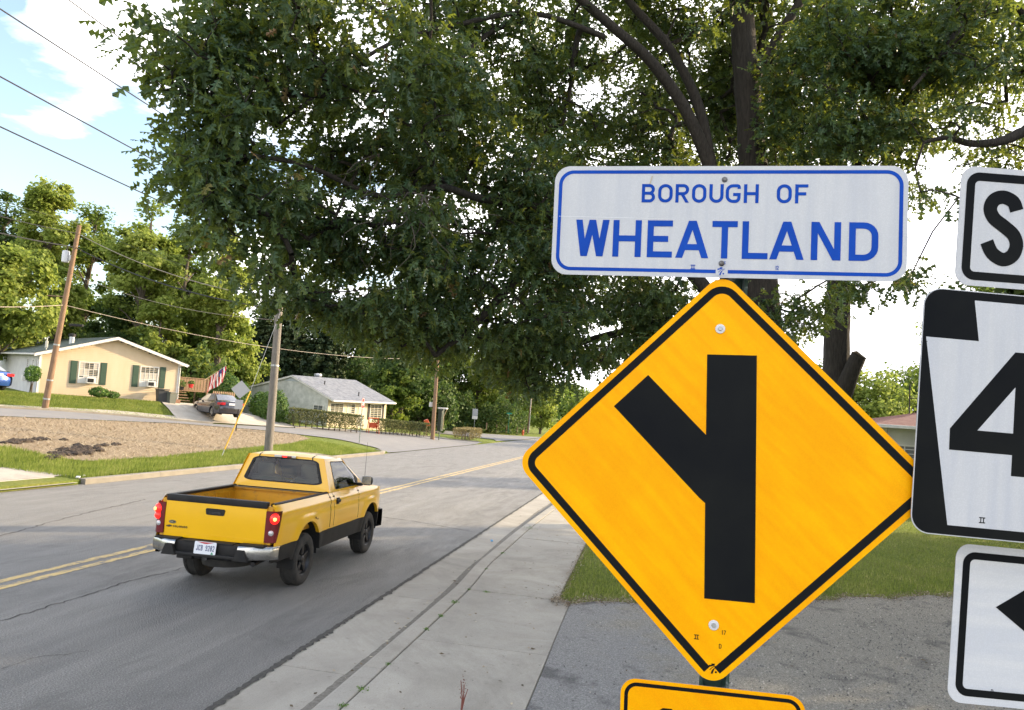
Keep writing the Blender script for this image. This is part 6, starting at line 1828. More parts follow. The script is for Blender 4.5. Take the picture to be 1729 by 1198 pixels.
cb = car(Vector((-29.7, 41.6, 0)), R(90 + 62), BLU, 'blue car with red tail light cut off by the left edge')
u_, v_ = uv(-29.7, 41.6); cb.location.z = T(u_, v_) + .1

# ------------------------------------------------------------------ poles, wires, signs along the streets
PW = mat('pole_wood_brown', (.17, .105, .065), .9, noise=(5, (.26, .165, .10)), stretch=(6, 6, .6), bump=.6, bscale=12)
PGY = mat('pole_wood_grey', (.13, .115, .10), .9, noise=(5, (.21, .19, .165)), stretch=(6, 6, .6), bump=.6, bscale=12)
def pole(base, top, r0, r1, m_, label, bands=()):
    base, top = Vector(base), Vector(top); o = empty('utility_pole', base, label=label, cat='utility pole')
    d = top - base; q = MB(); n = 10; q.tube([d * (i / n) - Vector((0, 0, .3 if i == 0 else 0)) for i in range(n + 1)], [r0 + (r1 - r0) * i / n for i in range(n + 1)], 14)
    q.build('shaft', m_, o, smooth=True)
    for t in bands:
        q = MB(); rr = r0 + (r1 - r0) * t; q.tube([d * t - d.normalized() * .04, d * t + d.normalized() * .04], rr + .012, 14); q.build('band', GALV, o)
    return o
def onray(px, py, Y): return at(px, py, Y)
B1 = gt(75, 692); T1 = at(134, 380, B1.y - .3)
po1 = pole(B1, T1, .17, .11, PW, 'leaning brown utility pole with white transformer in front of the cream house', (.16, .35, .06))
d1 = (T1 - B1)
q = MB(); c = d1 * .83 + Vector((-.42, 0, 0)); q.lathe([(.0001, .0), (.17, 0), (.185, .06), (.185, .55), (.16, .62), (.0001, .66)], 20, Matrix.Translation(c - Vector((0, 0, .35)))); tr = q.build('transformer', mat('transformer_white', (.55, .57, .60), .45), po1, smooth=True)
q = MB(); q.tube([c + Vector((0, 0, .28)), c + Vector((.05, 0, .52))], [.05, .03], 8); q.build('bushing', PLA, tr)
q = MB(); q.cbox(tuple(d1 * .82 + Vector((-.18, 0, 0))), (.25, .08, .3), .01); q.build('bracket', GALV, po1)
q = MB(); q.cbox(tuple(d1 * .60 + Vector((-.55, 0, .1))), (.9, .1, .05), .01); q.build('cross_arm', PW, po1)
q = MB(); q.cbox(tuple(d1 * .47 + Vector((.9, -.1, -.1))), (.75, .14, .14), .03); q.build('splice_box', PLA, po1)
B2 = gt(453, 764); T2 = at(489, 285, B2.y)
po2 = pole(B2, T2, .19, .13, PGY, 'grey utility pole standing on the grass verge behind the pickup', (.3,))
B3 = gt(730, 742); T3 = at(743, 545, B3.y)
po3 = pole(B3, T3, .19, .13, PW, 'brown utility pole by the mailbox at the street corner', ())
q = MB(); q.prism(roundpoly([(-.2, -.2), (.2, -.2), (.2, .2), (-.2, .2)], .03, True, 3), -.005, .005, Matrix.Translation((-.34, 0, 3.0)) @ Matrix.Rotation(R(40), 4, 'Z')); q.build('small_white_plate', FRW, po3)
def flat_pt(px, Y, z): 
    p = at(px, 700, Y); return Vector((p.x, p.y, z))
b4 = flat_pt(893, 125, .6); pole(b4, at(899, 655, 125), .17, .12, PW, 'distant brown utility pole at the edge of the far trees')
b5 = flat_pt(934, 190, 3.5); pole(b5, at(941, 655, 190), .17, .12, PGY, 'farthest grey utility pole up the far hill')
WIRE = mat('black_cable', (.02, .02, .022), .6); WIREG = mat('pale_cable', (.32, .27, .22), .6)
def wire(A, B, sag, r, label, m_=WIRE, group='overhead wires'):
    A, B = Vector(A), Vector(B); q = MB(); n = 20
    q.tube([A.lerp(B, t / n) - Vector((0, 0, sag * 4 * (t / n) * (1 - t / n))) for t in range(n + 1)], r, 5)
    o = q.build('overhead_wire', m_); tag(o, label, 'wire', group)
def pw_(u, v, z): x, y = xy(u, v); return Vector((x, y, z))
u2, v2 = uv(B2.x, B2.y)
vpf = lambda px, py, px2: py + (722 - py) * (px2 - px) / (1086 - px)
for (px, py, dx, lab) in ((115, 0, 2, 'topmost wire crossing the sky at upper left'), (0, 13, 1, 'second wire from the top crossing the sky'), (0, 125, 0, 'third wire from the top in front of the white cloud'), (0, 208, -1, 'lowest of the four sky wires above the treetops')):
    xx = 482; yy_ = vpf(px, py, xx); A = at(xx + dx * 2, yy_, B2.y); ua, va = uv(A.x, A.y)
    wire(A, pw_(-14, va, A.z + .1), .10, .021, lab)
PL = at(-520, 130, 24)
pole(Vector((PL.x, PL.y, 1.0)), PL + Vector((0, 0, .3)), .17, .12, PGY, 'utility pole outside the left edge of the view that carries the street wires')
def onp(t): return B1 + d1 * t
wire(at(139, 378, B1.y), PL, .4, .010, 'thin wire from the top of the leaning pole leftwards')
wire(onp(.955), PL - Vector((0, 0, .9)), .5, .020, 'thick cable left of the leaning pole, upper of two')
wire(onp(.88), PL - Vector((0, 0, 1.8)), .5, .030, 'thickest cable left of the leaning pole')
wire(at(139, 378, B1.y), at(478, 492, B2.y), .35, .010, 'thin wire from the top of the leaning pole to the grey pole')
wire(onp(.955), at(476, 506, B2.y), .5, .018, 'pale cable sloping from the leaning pole to the grey pole', WIREG)
wire(onp(.88), at(474, 522, B2.y), .5, .030, 'thickest dark cable sloping from the leaning pole to the grey pole')
wire(onp(.74), at(472, 540, B2.y), .5, .010, 'thin wire between leaning pole and grey pole below the cables', WIREG)
wire(onp(.565), at(742, 605, B3.y), .9, .018, 'low pale cable from the leaning pole past the grey pole to the corner', WIREG)
wire(onp(.565), at(-300, 490, 26), .3, .018, 'low pale cable left of the leaning pole', WIREG)
wire(at(476, 500, B2.y), at(742, 560, B3.y), .6, .02, 'cable from the grey pole into the oak foliage')
# guy wire and its yellow guard
GYM = mat('yellow_guard', (.62, .36, .02), .5)
ga = gt(374, 770); gb = at(423, 660, B2.y - 3.0)
gy = empty('guy_wire', ga, label='guy wire with yellow plastic guard anchored in the verge grass', cat='guy wire')
dd = gb - ga
q = MB(); q.tube([dd * .10, dd * 1.0], .028, 8); q.build('guard', GYM, gy)
q = MB(); q.tube([Vector((0, 0, -.05)), dd * .12], .018, 6); q.tube([dd * .98, at(476, 520, B2.y) - ga], .008, 5); q.build('strand', GALV, gy)
# street signs
def signpost(name, P, h, face_poly, zc_, rz, label, mface, mpost=None, cat='sign', r=.03, back=None, lean=0):
    o = empty(name, P, (0, R(lean), rz), label=label, cat=cat)
    q = MB(); q.cbox((0, .02, h / 2 - .1), (.06, .035, h + .2), .004); q.build('post', mpost or POSTG, o)
    q = MB(); q.prism([(x, z + zc_) for x, z in face_poly], -.012, -.004); q.build('panel', mface, o)
    return o
GREYB = mat('bare_sign_back', (.36, .37, .38), .5, .5)
OCT = [(.38 * math.cos(R(22.5 + 45 * i)), .38 * math.sin(R(22.5 + 45 * i))) for i in range(8)]
dia = [(0, -.54), (.54, 0), (0, .54), (-.54, 0)]
P = gt(398, 728)
s1 = signpost('diamond_sign', P, 3.05, roundpoly(dia, .05, True, 3), 2.45, R(10), 'grey back of a diamond sign standing behind the straw bank', GREYB, PLA, lean=1)
q = MB(); q.prism([(-.22, 1.30), (.22, 1.30), (.22, 1.85), (-.22, 1.85)], -.012, -.004); q.build('plaque', GREYB, s1)
STOPR = mat('stop_red', (.45, .02, .02), .4)
P = gt(607, 748)
s2 = signpost('stop_sign', P, 2.9, OCT, 2.55, R(84), 'red stop sign seen edge on at the end of the side street', STOPR)
q = Print(y=-.015); q.rib([(x * .93, z * .93 + 2.55) for x, z in OCT], .022, True); q.text('STOP', -.27, 2.43, .24, .04, .48, .10); q.mb.build('lettering', FRW, s2)
TAN = mat('tan_post', (.45, .34, .18), .7)
P = gt(741, 743)
mbx = empty('mailbox', P, (0, 0, R(-20)), label='dark mailbox on a green post beside the corner utility pole', cat='mailbox')
q = MB(); q.cbox((0, 0, 1.1), (.09, .09, 2.3), .01); q.build('post', POSTG, mbx); q = MB(); q.cbox((.02, 0, 1.75), (.36, .5, 1.9), .03); q.build('cabinet', mat('dark_green_box', (.015, .03, .02), .5), mbx); q = MB(); q.cbox((.15, 0, 2.78), (.85, .3, .14), .03); q.build('top_plate', FRW, mbx)
q = MB(); q.tube([(.28, 0, 1.0), (.30, 0, 2.1), (.55, 0, 2.7)], .03, 6); q.build('brace', TAN, mbx)
Pq = flat_pt(802, 108, .35); 
s3 = signpost('road_sign', Pq, 3.3, [(-.38, -.5), (.38, -.5), (.38, .5), (-.38, .5)], 2.7, R(0), 'pale backs of two stacked signs on a post on the far lawn', GREYB, GALV)
q = MB(); q.prism([(-.38, 1.72), (.38, 1.72), (.38, 2.16), (-.38, 2.16)], -.012, -.004); q.build('lower_panel', FRW, s3)
Pq = flat_pt(860, 112, .5); STG = mat('street_name_green', (.01, .20, .13), .5)
s4 = signpost('street_name_sign', Pq, 2.9, [(-.42, -.1), (.42, -.1), (.42, .1), (-.42, .1)], 2.75, R(5), 'green street name blades on a green post before the far trees', STG, STG)
q = MB(); q.cbox((0, 0, 2.98), (.03, .8, .18), .005); q.build('cross_blade', STG, s4)
for k, (px, Y, z) in enumerate(((823, 112, .9), (840, 113, .75), (857, 114, .65), (875, 116, .6), (887, 118, .6))):
    o = empty('marker_post', flat_pt(px, Y, z - .3), label=['leftmost short marker post of the row along the far lawn', 'second marker post from the left on the far lawn', 'middle marker post of the row on the far lawn', 'fourth marker post from the left on the far lawn', 'rightmost marker post beside the orange hydrant'][k], cat='post', group='marker posts along the far lawn')
    q = MB(); q.cbox((0, 0, .5), (.16, .16, 1.1), .02); q.build('post', WOOD, o)
hy = empty('fire_hydrant', flat_pt(885, 112, .15), label='orange hydrant at the end of the marker posts', cat='hydrant')
q = MB(); q.lathe([(.0001, 0), (.17, 0), (.17, .06), (.12, .08), (.12, .55), (.15, .58), (.13, .70), (.06, .80), (.0001, .82)], 14); q.tube([(-.2, 0, .45), (.2, 0, .45)], .06, 8); q.build('barrel', SW, hy)
sh = empty('garden_shed', flat_pt(868, 126, .5), (0, 0, R(-15)), label='grey brown shed in the shade of the far trees', cat='shed')
q = MB(); q.bbox((-1.4, -1.2, 0), (1.4, 1.2, 2.5)); q.build('walls', mat('shed_board', (.20, .17, .15), .9), sh); q = MB(); q.prism([(-1.6, 2.5), (1.6, 2.5), (0, 3.1)], -1.4, 1.4); q.build('roof', FND, sh)
sl_ = empty('street_lamp', flat_pt(868, 122, .5), label='street lamp with long white luminaire half hidden in the foliage', cat='street lamp')
q = MB(); q.tube([(2.6, 0, 0), (2.6, 0, 8.2), (2.0, 0, 8.6), (1.0, 0, 8.7)], .06, 8); q.build('mast', GALV, sl_); q = MB(); q.cbox((.6, 0, 8.7), (1.1, .25, .15), .05); q.build('luminaire', FRW, sl_)
hw = empty('far_house', flat_pt(690, 96, 1.0), (0, 0, R(20)), label='pale house almost hidden behind the dark trees', cat='house')
q = MB(); q.bbox((-4, -3, 0), (4, 3, 2.8)); q.build('wall', WSID, hw); q = MB(); q.prism([(-4.4, 2.8), (4.4, 2.8), (0, 4.6)], -3.3, 3.3); q.build('roof', ROOFS, hw)
window(hw, Matrix.Translation((0, -3, 0)), -2.5, .9, 1.1, 1.1, 2, 1)
# litter under the verge kerb, weeds in the joint
for k, (u, v) in enumerate([(5.95, 2.265), (6.35, 2.265), (7.05, 2.265), (8.3, 2.265), (8.9, 2.265), (9.6, 2.265), (10.4, 2.27), (11.9, 2.33), (13.4, 2.36), (16.6, 2.34), (10.36, 2.0)]):
    x, y = xy(u, v); o = empty('weed_tuft', (x, y, .085 if v < 3 else .01), label=['nearest green weed in the joint behind the right kerb', 'second weed along the kerb joint just beyond the nearest', 'tiny weed in the kerb joint before the first slab seam', 'tiny weed in the kerb joint past the first slab seam', 'weed halfway along the middle sidewalk slab at the kerb', 'small weed in the kerb joint just short of the second seam', 'weed where the second slab seam meets the kerb', 'weed at the bend of the kerb joint', 'small weed beyond the bend of the kerb', 'largest grass tuft far along the kerb joint', 'low weed in the cross seam of the sidewalk slabs'][k], cat='weed', group='weeds in the pavement joints')
    g = np.random.default_rng(k); n = 70; s_ = (.022, .03, .014, .018)[k % 4] if k < 9 else (.07, .02)[k - 9]
    P = g.normal(0, 1, (n, 3)) * np.array([s_, s_, s_ * .35]) + np.array([0, 0, s_ * .5]); P[:, 2] = np.abs(P[:, 2])
    leaf_quads('leaves', P, .018, JUN, o, g)
rw = empty('red_weed', (*xy(6.15, 1.33), .09), label='dry reddish weed stalk at the bottom edge of the sidewalk', cat='weed')
q = MB(); 
for k in range(3): q.tube([(0, 0, 0), (.01 * k, .01, .12), (-.02 + .03 * k, .02 * k, .26 - .04 * k)], [.006, .005, .003], 5)
q.build('stalk', mat('red_stalk', (.16, .05, .035), .8), rw)
g = np.random.default_rng(8); leaf_quads('seeds', g.normal(0, 1, (60, 3)) * [.014, .014, .05] + [0, .01, .19], .014, mat('red_stalk', (.16, .05, .035)), rw, g)
for k, (u, v, s_) in enumerate(((17.6, 14.55, .10), (18.0, 14.7, .06), (14.9, 2.85, .05))):
    x, y = xy(u, v); q = MB(); q.cbox((0, 0, .02), (s_, s_ * .7, .03), .008, Matrix.Rotation(.5, 3, 'X')); o = q.build('litter', FRW if k < 2 else mat('blue_litter', (.15, .4, .7), .5)); o.location = (x, y, .03 if k > 1 else .16)
    tag(o, ('crumpled white paper on the verge at the left kerb', 'smaller white paper scrap beside the kerb grass', 'blue wrapper lying in the gutter')[k], 'litter')

# ------------------------------------------------------------------ background trees
BARK = mat('tree_bark', (.075, .058, .042), .95, noise=(8, (.13, .105, .08)), stretch=(3, 3, .5), bump=1, bscale=14)
def leafmat(name, a, b, c, tr=.4):
    return mat(name, a, .62, attr=('tint', [(.5, b), (1.0, c)]), trans=tr, spec=.35)
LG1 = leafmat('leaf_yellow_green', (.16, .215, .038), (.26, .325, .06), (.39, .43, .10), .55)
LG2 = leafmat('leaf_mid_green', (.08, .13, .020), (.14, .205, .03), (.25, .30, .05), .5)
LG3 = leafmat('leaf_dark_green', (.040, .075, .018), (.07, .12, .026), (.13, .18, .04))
LG4 = leafmat('leaf_spruce', (.022, .042, .016), (.040, .066, .022), (.075, .10, .035), .15)
def bg_tree(P, H_, Rr, base_h, n, size, m_, label, seed, kind='round', cat='tree', group=None, name=None):
    P = Vector(P); o = empty(name or {'round': 'leafy_tree', 'spruce': 'spruce_tree', 'tall': 'leafy_tree'}[kind], P, label=label, cat=cat, group=group)
    g = np.random.default_rng(seed); r = random.Random(seed)
    top = H_; q = MB()
    q.tube([(0, 0, -.4), (.1 * Rr * .2, 0, H_ * .25), (-.05 * Rr, 0, H_ * .5), (0, .02 * Rr, H_ * .86)], [H_ * .020 + .05, H_ * .016 + .03, H_ * .011, .03], 8)
    C_ = []; S_ = []
    if kind == 'spruce':
        lev = 22
        for i in range(lev):
            t = i / lev; z = base_h + (H_ - base_h) * t; rr = Rr * (1 - t) ** .85 + .15
            for k in range(8):
                a = k * .785 + i * 1.1 + r.uniform(-.3, .3); L_ = rr * r.uniform(.8, 1.15)
                m = int(n * 1.9 / lev / 8 * (1.7 - t))
                s = g.uniform(.05, 1, m); C_.append(np.stack([np.cos(a) * L_ * s + g.normal(0, .12, m), np.sin(a) * L_ * s + g.normal(0, .12, m), z - .28 * L_ * s ** 1.5 + .10 * L_ * (s > .8) + g.normal(0, .10, m) - g.uniform(0, .25, m) * (1 - s)], 1))
                S_.append(np.full(m, r.random()))
    else:
        nb = 54
        for i in range(nb):
            d = g.normal(size=3); d /= np.linalg.norm(d); rad = g.uniform(.35, .95)
            cz = base_h + (H_ - base_h) * .5
            hh = (H_ - base_h) * .5
            c = np.array([d[0] * Rr * rad, d[1] * Rr * rad, cz + d[2] * hh * rad * .92])
            k = 1 - .35 * max(0, (c[2] - cz) / hh)
            c[:2] *= k
            br = Rr * g.uniform(.18, .38); m = int(n * 1.3 / nb)
            e = g.normal(size=(m, 3)); e /= np.linalg.norm(e, axis=1)[:, None]
            e *= np.abs(g.normal(.72, .30, m))[:, None]
            C_.append(c + e * np.array([br, br, br * .72])); S_.append(np.clip(g.uniform(0, 1) * .5 + g.uniform(0, .5, m), 0, 1))
            if i % 2 == 0:
                z0 = max(.5, c[2] - math.hypot(c[0], c[1]) * .9); z0 = min(z0, H_ * .8)
                q.tube([(0, 0, z0), (c[0] * .5, c[1] * .5, (z0 + c[2]) * .5 + .2), tuple(c)], [H_ * .006 + .03, .05, .02], 5)
    q.build('trunk', BARK, o, smooth=True)
    P_ = np.concatenate(C_); t_ = np.concatenate(S_)
    d = P_ - np.array([0, 0, base_h + (H_ - base_h) * .45]); d /= np.linalg.norm(d, axis=1)[:, None] + 1e-6
    leaf_quads('crown', P_, size, m_, o, g, d, tint=t_, aspect=.75)
    return o
def bt(px, ptop, Y, wpx, n, m_, label, seed, kind='round', base=.15, z0=None, size=.33, **k):
    "tree whose top and width are read off the view at distance Y"
    tp_ = at(px, ptop, Y); u, v = uv(tp_.x, tp_.y); z = T(u, v) if z0 is None else z0
    H_ = tp_.z - z; Rr = wpx / 1260 * Y / 2
    return bg_tree((tp_.x, tp_.y, z), H_, Rr, H_ * base, n, size, m_, label, seed, kind, **k)
GW = 'woodland trees behind the cream house'
bt(18, 300, 72, 120, 9000, LG3, 'dark leafy tree at the far left edge behind the cream house', 101, group=GW)
bt(102, 272, 66, 120, 12000, LG1, 'tallest yellow green tree behind the transformer pole', 102, group=GW, base=.3)
bt(168, 318, 74, 125, 9000, LG2, 'dark tree between the tallest tree and the next yellow green tree', 103, group=GW)
bt(262, 318, 62, 135, 12000, LG1, 'broad yellow green tree above the right half of the cream house', 104, group=GW, base=.22)
bt(330, 332, 70, 120, 9000, LG2, 'mid green tree right of the broad yellow green tree', 105, group=GW, base=.2)
bt(392, 358, 63, 120, 11000, LG1, 'yellow green tree at the edge of the oak foliage', 106, group=GW, base=.2)
bt(20, 378, 53, 170, 11000, LG1, 'bright lower tree left of the leaning pole', 107, group=GW, base=.05)
bt(108, 440, 58, 100, 7000, LG1, 'bright tree directly behind the roof ridge of the cream house', 108, group=GW, base=.05)
bt(215, 478, 64, 130, 9000, LG3, 'dark low tree behind the roof of the cream house', 109, group=GW, base=.02)
bt(278, 492, 60, 90, 6500, LG1, 'bright small tree above the right eave of the cream house', 110, group=GW, base=.02)
bt(360, 480, 66, 130, 9000, LG2, 'mid green tree above the parked sedan', 111, group=GW, base=.02)
bt(330, 575, 60, 80, 4500, LG1, 'small bright thicket tree behind the flag', 112, group=GW, base=.02)
bt(415, 545, 72, 100, 6500, LG1, 'yellow green tree left of the spruces', 113, group=GW, base=.02)
bt(500, 470, 92, 130, 14000, LG4, 'tall dark spruce behind the white house', 114, 'spruce', base=.03, size=.42)
bt(452, 520, 96, 110, 14000, LG4, 'dark spruce at the left of the taller spruce', 115, 'spruce', base=.03, size=.42)
bt(555, 500, 90, 120, 14000, LG4, 'dark spruce at the right above the shingle roof', 116, 'spruce', base=.03, size=.42)
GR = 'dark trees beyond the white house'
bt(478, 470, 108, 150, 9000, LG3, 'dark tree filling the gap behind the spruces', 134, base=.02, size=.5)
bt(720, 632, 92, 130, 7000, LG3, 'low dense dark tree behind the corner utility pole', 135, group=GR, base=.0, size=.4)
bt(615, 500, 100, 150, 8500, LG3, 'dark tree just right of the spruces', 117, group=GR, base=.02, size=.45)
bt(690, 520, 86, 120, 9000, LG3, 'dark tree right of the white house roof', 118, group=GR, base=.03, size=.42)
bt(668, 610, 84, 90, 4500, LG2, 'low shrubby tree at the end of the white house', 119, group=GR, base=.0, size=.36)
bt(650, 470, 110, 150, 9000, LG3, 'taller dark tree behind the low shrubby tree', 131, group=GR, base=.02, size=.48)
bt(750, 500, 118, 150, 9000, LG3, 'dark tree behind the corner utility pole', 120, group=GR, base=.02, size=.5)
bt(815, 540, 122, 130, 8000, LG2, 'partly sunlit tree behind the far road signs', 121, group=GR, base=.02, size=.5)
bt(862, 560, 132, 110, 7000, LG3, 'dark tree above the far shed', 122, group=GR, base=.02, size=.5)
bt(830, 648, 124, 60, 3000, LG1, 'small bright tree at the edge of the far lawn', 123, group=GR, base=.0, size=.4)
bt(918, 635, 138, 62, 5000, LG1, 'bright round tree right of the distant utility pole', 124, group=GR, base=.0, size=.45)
bt(960, 640, 230, 110, 5000, LG2, 'hazy tree on the far hill beside the road', 125, base=.0, size=.9)
# right side beyond the red roofed house
GB = 'trees beyond the red roofed house'
bt(1462, 606, 52, 170, 10000, LG1, 'bright green tree left above the red roof', 126, group=GB, base=.0, size=.26)
bt(1555, 578, 56, 180, 10500, LG2, 'mid green tree behind the red roof', 127, group=GB, base=.0, size=.26)
bt(1640, 440, 40, 170, 9000, LG2, 'taller tree hidden behind the route signs', 128, group=GB, base=.25, size=.2)
bt(1390, 600, 60, 150, 6500, LG2, 'green tree behind the thick oak trunk', 129, group=GB, base=.0, size=.3)
bt(1060, 640, 90, 200, 6000, LG2, 'tree line mass behind the yellow sign', 132, group=GB, base=.0, size=.5)
bt(1230, 620, 80, 220, 6000, LG3, 'dark tree behind the yellow sign', 133, group=GB, base=.0, size=.45)
# low thicket under the near woodland
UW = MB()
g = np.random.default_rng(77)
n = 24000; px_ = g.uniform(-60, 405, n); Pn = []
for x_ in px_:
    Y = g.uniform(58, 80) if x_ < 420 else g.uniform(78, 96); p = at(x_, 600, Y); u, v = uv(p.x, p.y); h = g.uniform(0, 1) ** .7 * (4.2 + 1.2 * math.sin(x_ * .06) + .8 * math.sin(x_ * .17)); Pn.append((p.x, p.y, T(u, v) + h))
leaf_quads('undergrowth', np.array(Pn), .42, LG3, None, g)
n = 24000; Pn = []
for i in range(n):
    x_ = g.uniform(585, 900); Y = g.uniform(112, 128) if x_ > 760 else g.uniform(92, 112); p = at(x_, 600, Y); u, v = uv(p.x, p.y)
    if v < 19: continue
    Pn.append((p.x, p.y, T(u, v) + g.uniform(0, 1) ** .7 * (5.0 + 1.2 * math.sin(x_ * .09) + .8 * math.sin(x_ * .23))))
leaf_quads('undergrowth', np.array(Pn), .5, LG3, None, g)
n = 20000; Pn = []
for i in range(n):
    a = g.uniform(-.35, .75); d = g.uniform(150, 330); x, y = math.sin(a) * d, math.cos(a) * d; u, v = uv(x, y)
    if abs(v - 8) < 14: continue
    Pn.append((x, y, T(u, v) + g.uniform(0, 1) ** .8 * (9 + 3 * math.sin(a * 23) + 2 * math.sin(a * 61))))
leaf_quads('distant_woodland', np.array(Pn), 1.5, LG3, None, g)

# ------------------------------------------------------------------ the oaks over the road
OAKB = mat('oak_bark', (.018, .015, .012), .95, noise=(7, (.045, .037, .030)), stretch=(5, 5, .7), bump=1, bscale=16)
OAKL = mat('oak_leaf', (.034, .074, .040), .48, attr=('tint', [(.5, (.050, .100, .048)), (.93, (.085, .140, .045)), (.985, (.15, .18, .035)), (1.0, (.22, .11, .06))]), trans=.40, tcol=(.30, .35, .03), spec=.5)
def oak_outline():
    half = [(.0, .0), (.02, .10), (.03, .20), (.17, .19), (.20, .15), (.20, .25), (.10, .30), (.055, .34), (.07, .42), (.30, .44), (.36, .38), (.34, .50), (.26, .56), (.09, .56), (.07, .64), (.20, .76), (.26, .74), (.20, .86), (.07, .84), (.0, 1.0)]
    return half
# seven point outline per side keeps each leaf cheap but lobed
def leaf_template():
    S_ = [(.27, .13), (.055, .33), (.40, .45), (.075, .60), (.24, .84)]
    P = [(0, -.05), (0, .48), (0, 1.03)] + S_ + [(-x, y) for x, y in S_]
    V = [(x, y, -abs(x) * .40 - .12 * y * y) for x, y in P]; F = []
    for b in (3, 8):
        t1, s1, t2, s2, t3 = range(b, b + 5)
        F += [(0, t1, s1), (0, s1, 1), (s1, t2, s2), (s1, s2, 1), (1, s2, 2), (s2, t3, 2)]
    return np.array(V, float), np.array(F, int)
LV, LF = leaf_template()
def oak_leaves(name, P, D, parent, g, size=.165):
    "P twig points, D the way each leaf points"
    n = len(P); D = D / np.linalg.norm(D, axis=1)[:, None]
    up = g.normal(0, .55, (n, 3)) + np.array([0, 0, 1.0]); X = np.cross(D, up); X /= np.linalg.norm(X, axis=1)[:, None]; Z = np.cross(X, D)
    s = size * g.uniform(.65, 1.25, n)
    L_ = LV[None] * s[:, None, None]
    V = P[:, None] + L_[..., 0:1] * X[:, None] + L_[..., 1:2] * D[:, None] + L_[..., 2:3] * Z[:, None]
    F = (np.arange(n) * len(LV))[:, None, None] + LF[None]
    me = np_mesh(name, V.reshape(-1, 3), F.reshape(-1, 3), attr=np.repeat(g.uniform(0, 1, n) ** .9, len(LF)))
    return link(name, me, OAKL, parent, kind='stuff')
def oak(P0, limbs, blobs, label, seed, per=15, dens=23.0, dead=()):
    P0 = Vector(P0); o = empty('oak_tree', P0, label=label, cat='tree', group='old oaks beside the road')
    g = np.random.default_rng(seed); p0 = np.array(P0)
    nodes = []; rads = []; par = []
    tr = MB(); sk = []
    for pts, r0, r1 in limbs:
        L = [Vector(p) - P0 for p in pts]; S = []
        for i in range(len(L) - 1):
            a, b, c, d = L[max(i - 1, 0)], L[i], L[i + 1], L[min(i + 2, len(L) - 1)]
            for k in range(5):
                t = k / 5; S.append(0.5 * ((2 * b) + (c - a) * t + (2 * a - 5 * b + 4 * c - d) * t * t + (3 * b - a - 3 * c + d) * t ** 3))
        S.append(L[-1]); n = len(S)
        tr.tube(S, [r0 + (r1 - r0) * (i / (n - 1)) ** .8 for i in range(n)], 12, jit=.05)
        sk += [tuple(s) for s in S]
    tr.build('trunk', OAKB, o, smooth=True)
    # cluster points
    C_ = []
    for (c, rx, ry, rz, w) in blobs:
        vol = 4.19 * rx * ry * rz; m = int(vol * dens * w)
        e = g.normal(size=(m, 3)); e /= np.linalg.norm(e, axis=1)[:, None]; e *= (g.uniform(0, 1, m) ** .42)[:, None]
        q_ = np.array(Vector(c)) + e * np.array([rx, ry, rz])
        f_ = np.sin(q_[:, 0] * 3.1 + 1.3 * np.sin(q_[:, 2] * 2.3)) + np.sin(q_[:, 2] * 5.2 + 1.1 * np.sin(q_[:, 1] * 1.9)) + np.sin(q_[:, 1] * 2.3 + 1.7 * np.sin(q_[:, 0] * 1.7))
        q_ = q_[f_ + g.uniform(-.5, .5, len(q_)) > -.45]
        C_.append(q_ - p0)
    C_ = np.concatenate(C_)
    # twigs: join every cluster to the nearest wood already there, nearest clusters first
    wood = np.array(sk); d0 = np.array([np.min(np.sum((wood - c) ** 2, 1)) for c in C_]); order = np.argsort(d0)
    W = np.zeros((len(sk) + len(C_) * 2, 3)); W[:len(sk)] = wood; nW = len(sk)
    segs = []
    child = {}
    for k in order:
        c = C_[k]; q = W[:nW]; dd = np.sum((q - c) ** 2, 1) + 2.0 * np.maximum(0, q[:, 2] - c[2]) ** 2; j = int(np.argmin(dd)); a = W[j]
        mid = (a + c) / 2 + g.normal(0, .05, 3) * np.sqrt(dd[j]) + np.array([0, 0, .06]) * np.sqrt(dd[j])
        segs.append((j, nW, a, mid)); W[nW] = mid; segs.append((nW, nW + 1, mid, c)); W[nW + 1] = c; nW += 2
    cnt = np.zeros(nW); 
    for a, b, _, _ in segs[::-1]: cnt[a] += cnt[b] + 1
    rr = .0035 * np.sqrt(cnt + 1) + .0015; rr = np.minimum(rr, .06)
    V = []; F = []
    for a, b, pa, pb in segs:
        pa = np.array(pa); pb = np.array(pb); t = pb - pa; l = np.linalg.norm(t)
        if l < 1e-5: continue
        t /= l; x = np.cross(t, [.3, .5, .8]); x /= np.linalg.norm(x) + 1e-9; y = np.cross(t, x); base = len(V)
        ra = min(rr[a], rr[b] * 1.5) if a >= len(sk) else rr[b] * 1.3; rb = rr[b]
        for (pp, r_) in ((pa, ra), (pb, rb)):
            for k in range(4):
                an = k * math.pi / 2; V.append(pp + (x * math.cos(an) + y * math.sin(an)) * r_)
        for k in range(4): F.append((base + k, base + (k + 1) % 4, base + 4 + (k + 1) % 4, base + 4 + k))
    link('branches', np_mesh('branches', V, F), OAKB, o, kind='stuff')
    # leaves: rosettes at and near each cluster point
    m = len(C_); idx = np.repeat(np.arange(m), per); N = len(idx)
    od = C_[idx] - np.repeat(np.mean(C_, 0)[None], N, 0); od /= np.linalg.norm(od, axis=1)[:, None]
    off = g.normal(0, 1, (N, 3)) * np.array([.14, .14, .10])
    D = off * 3.0 + od * .25 + g.normal(0, .45, (N, 3)) + np.array([0, 0, -.38])
    oak_leaves('crown', C_[idx] + off, D, o, g)
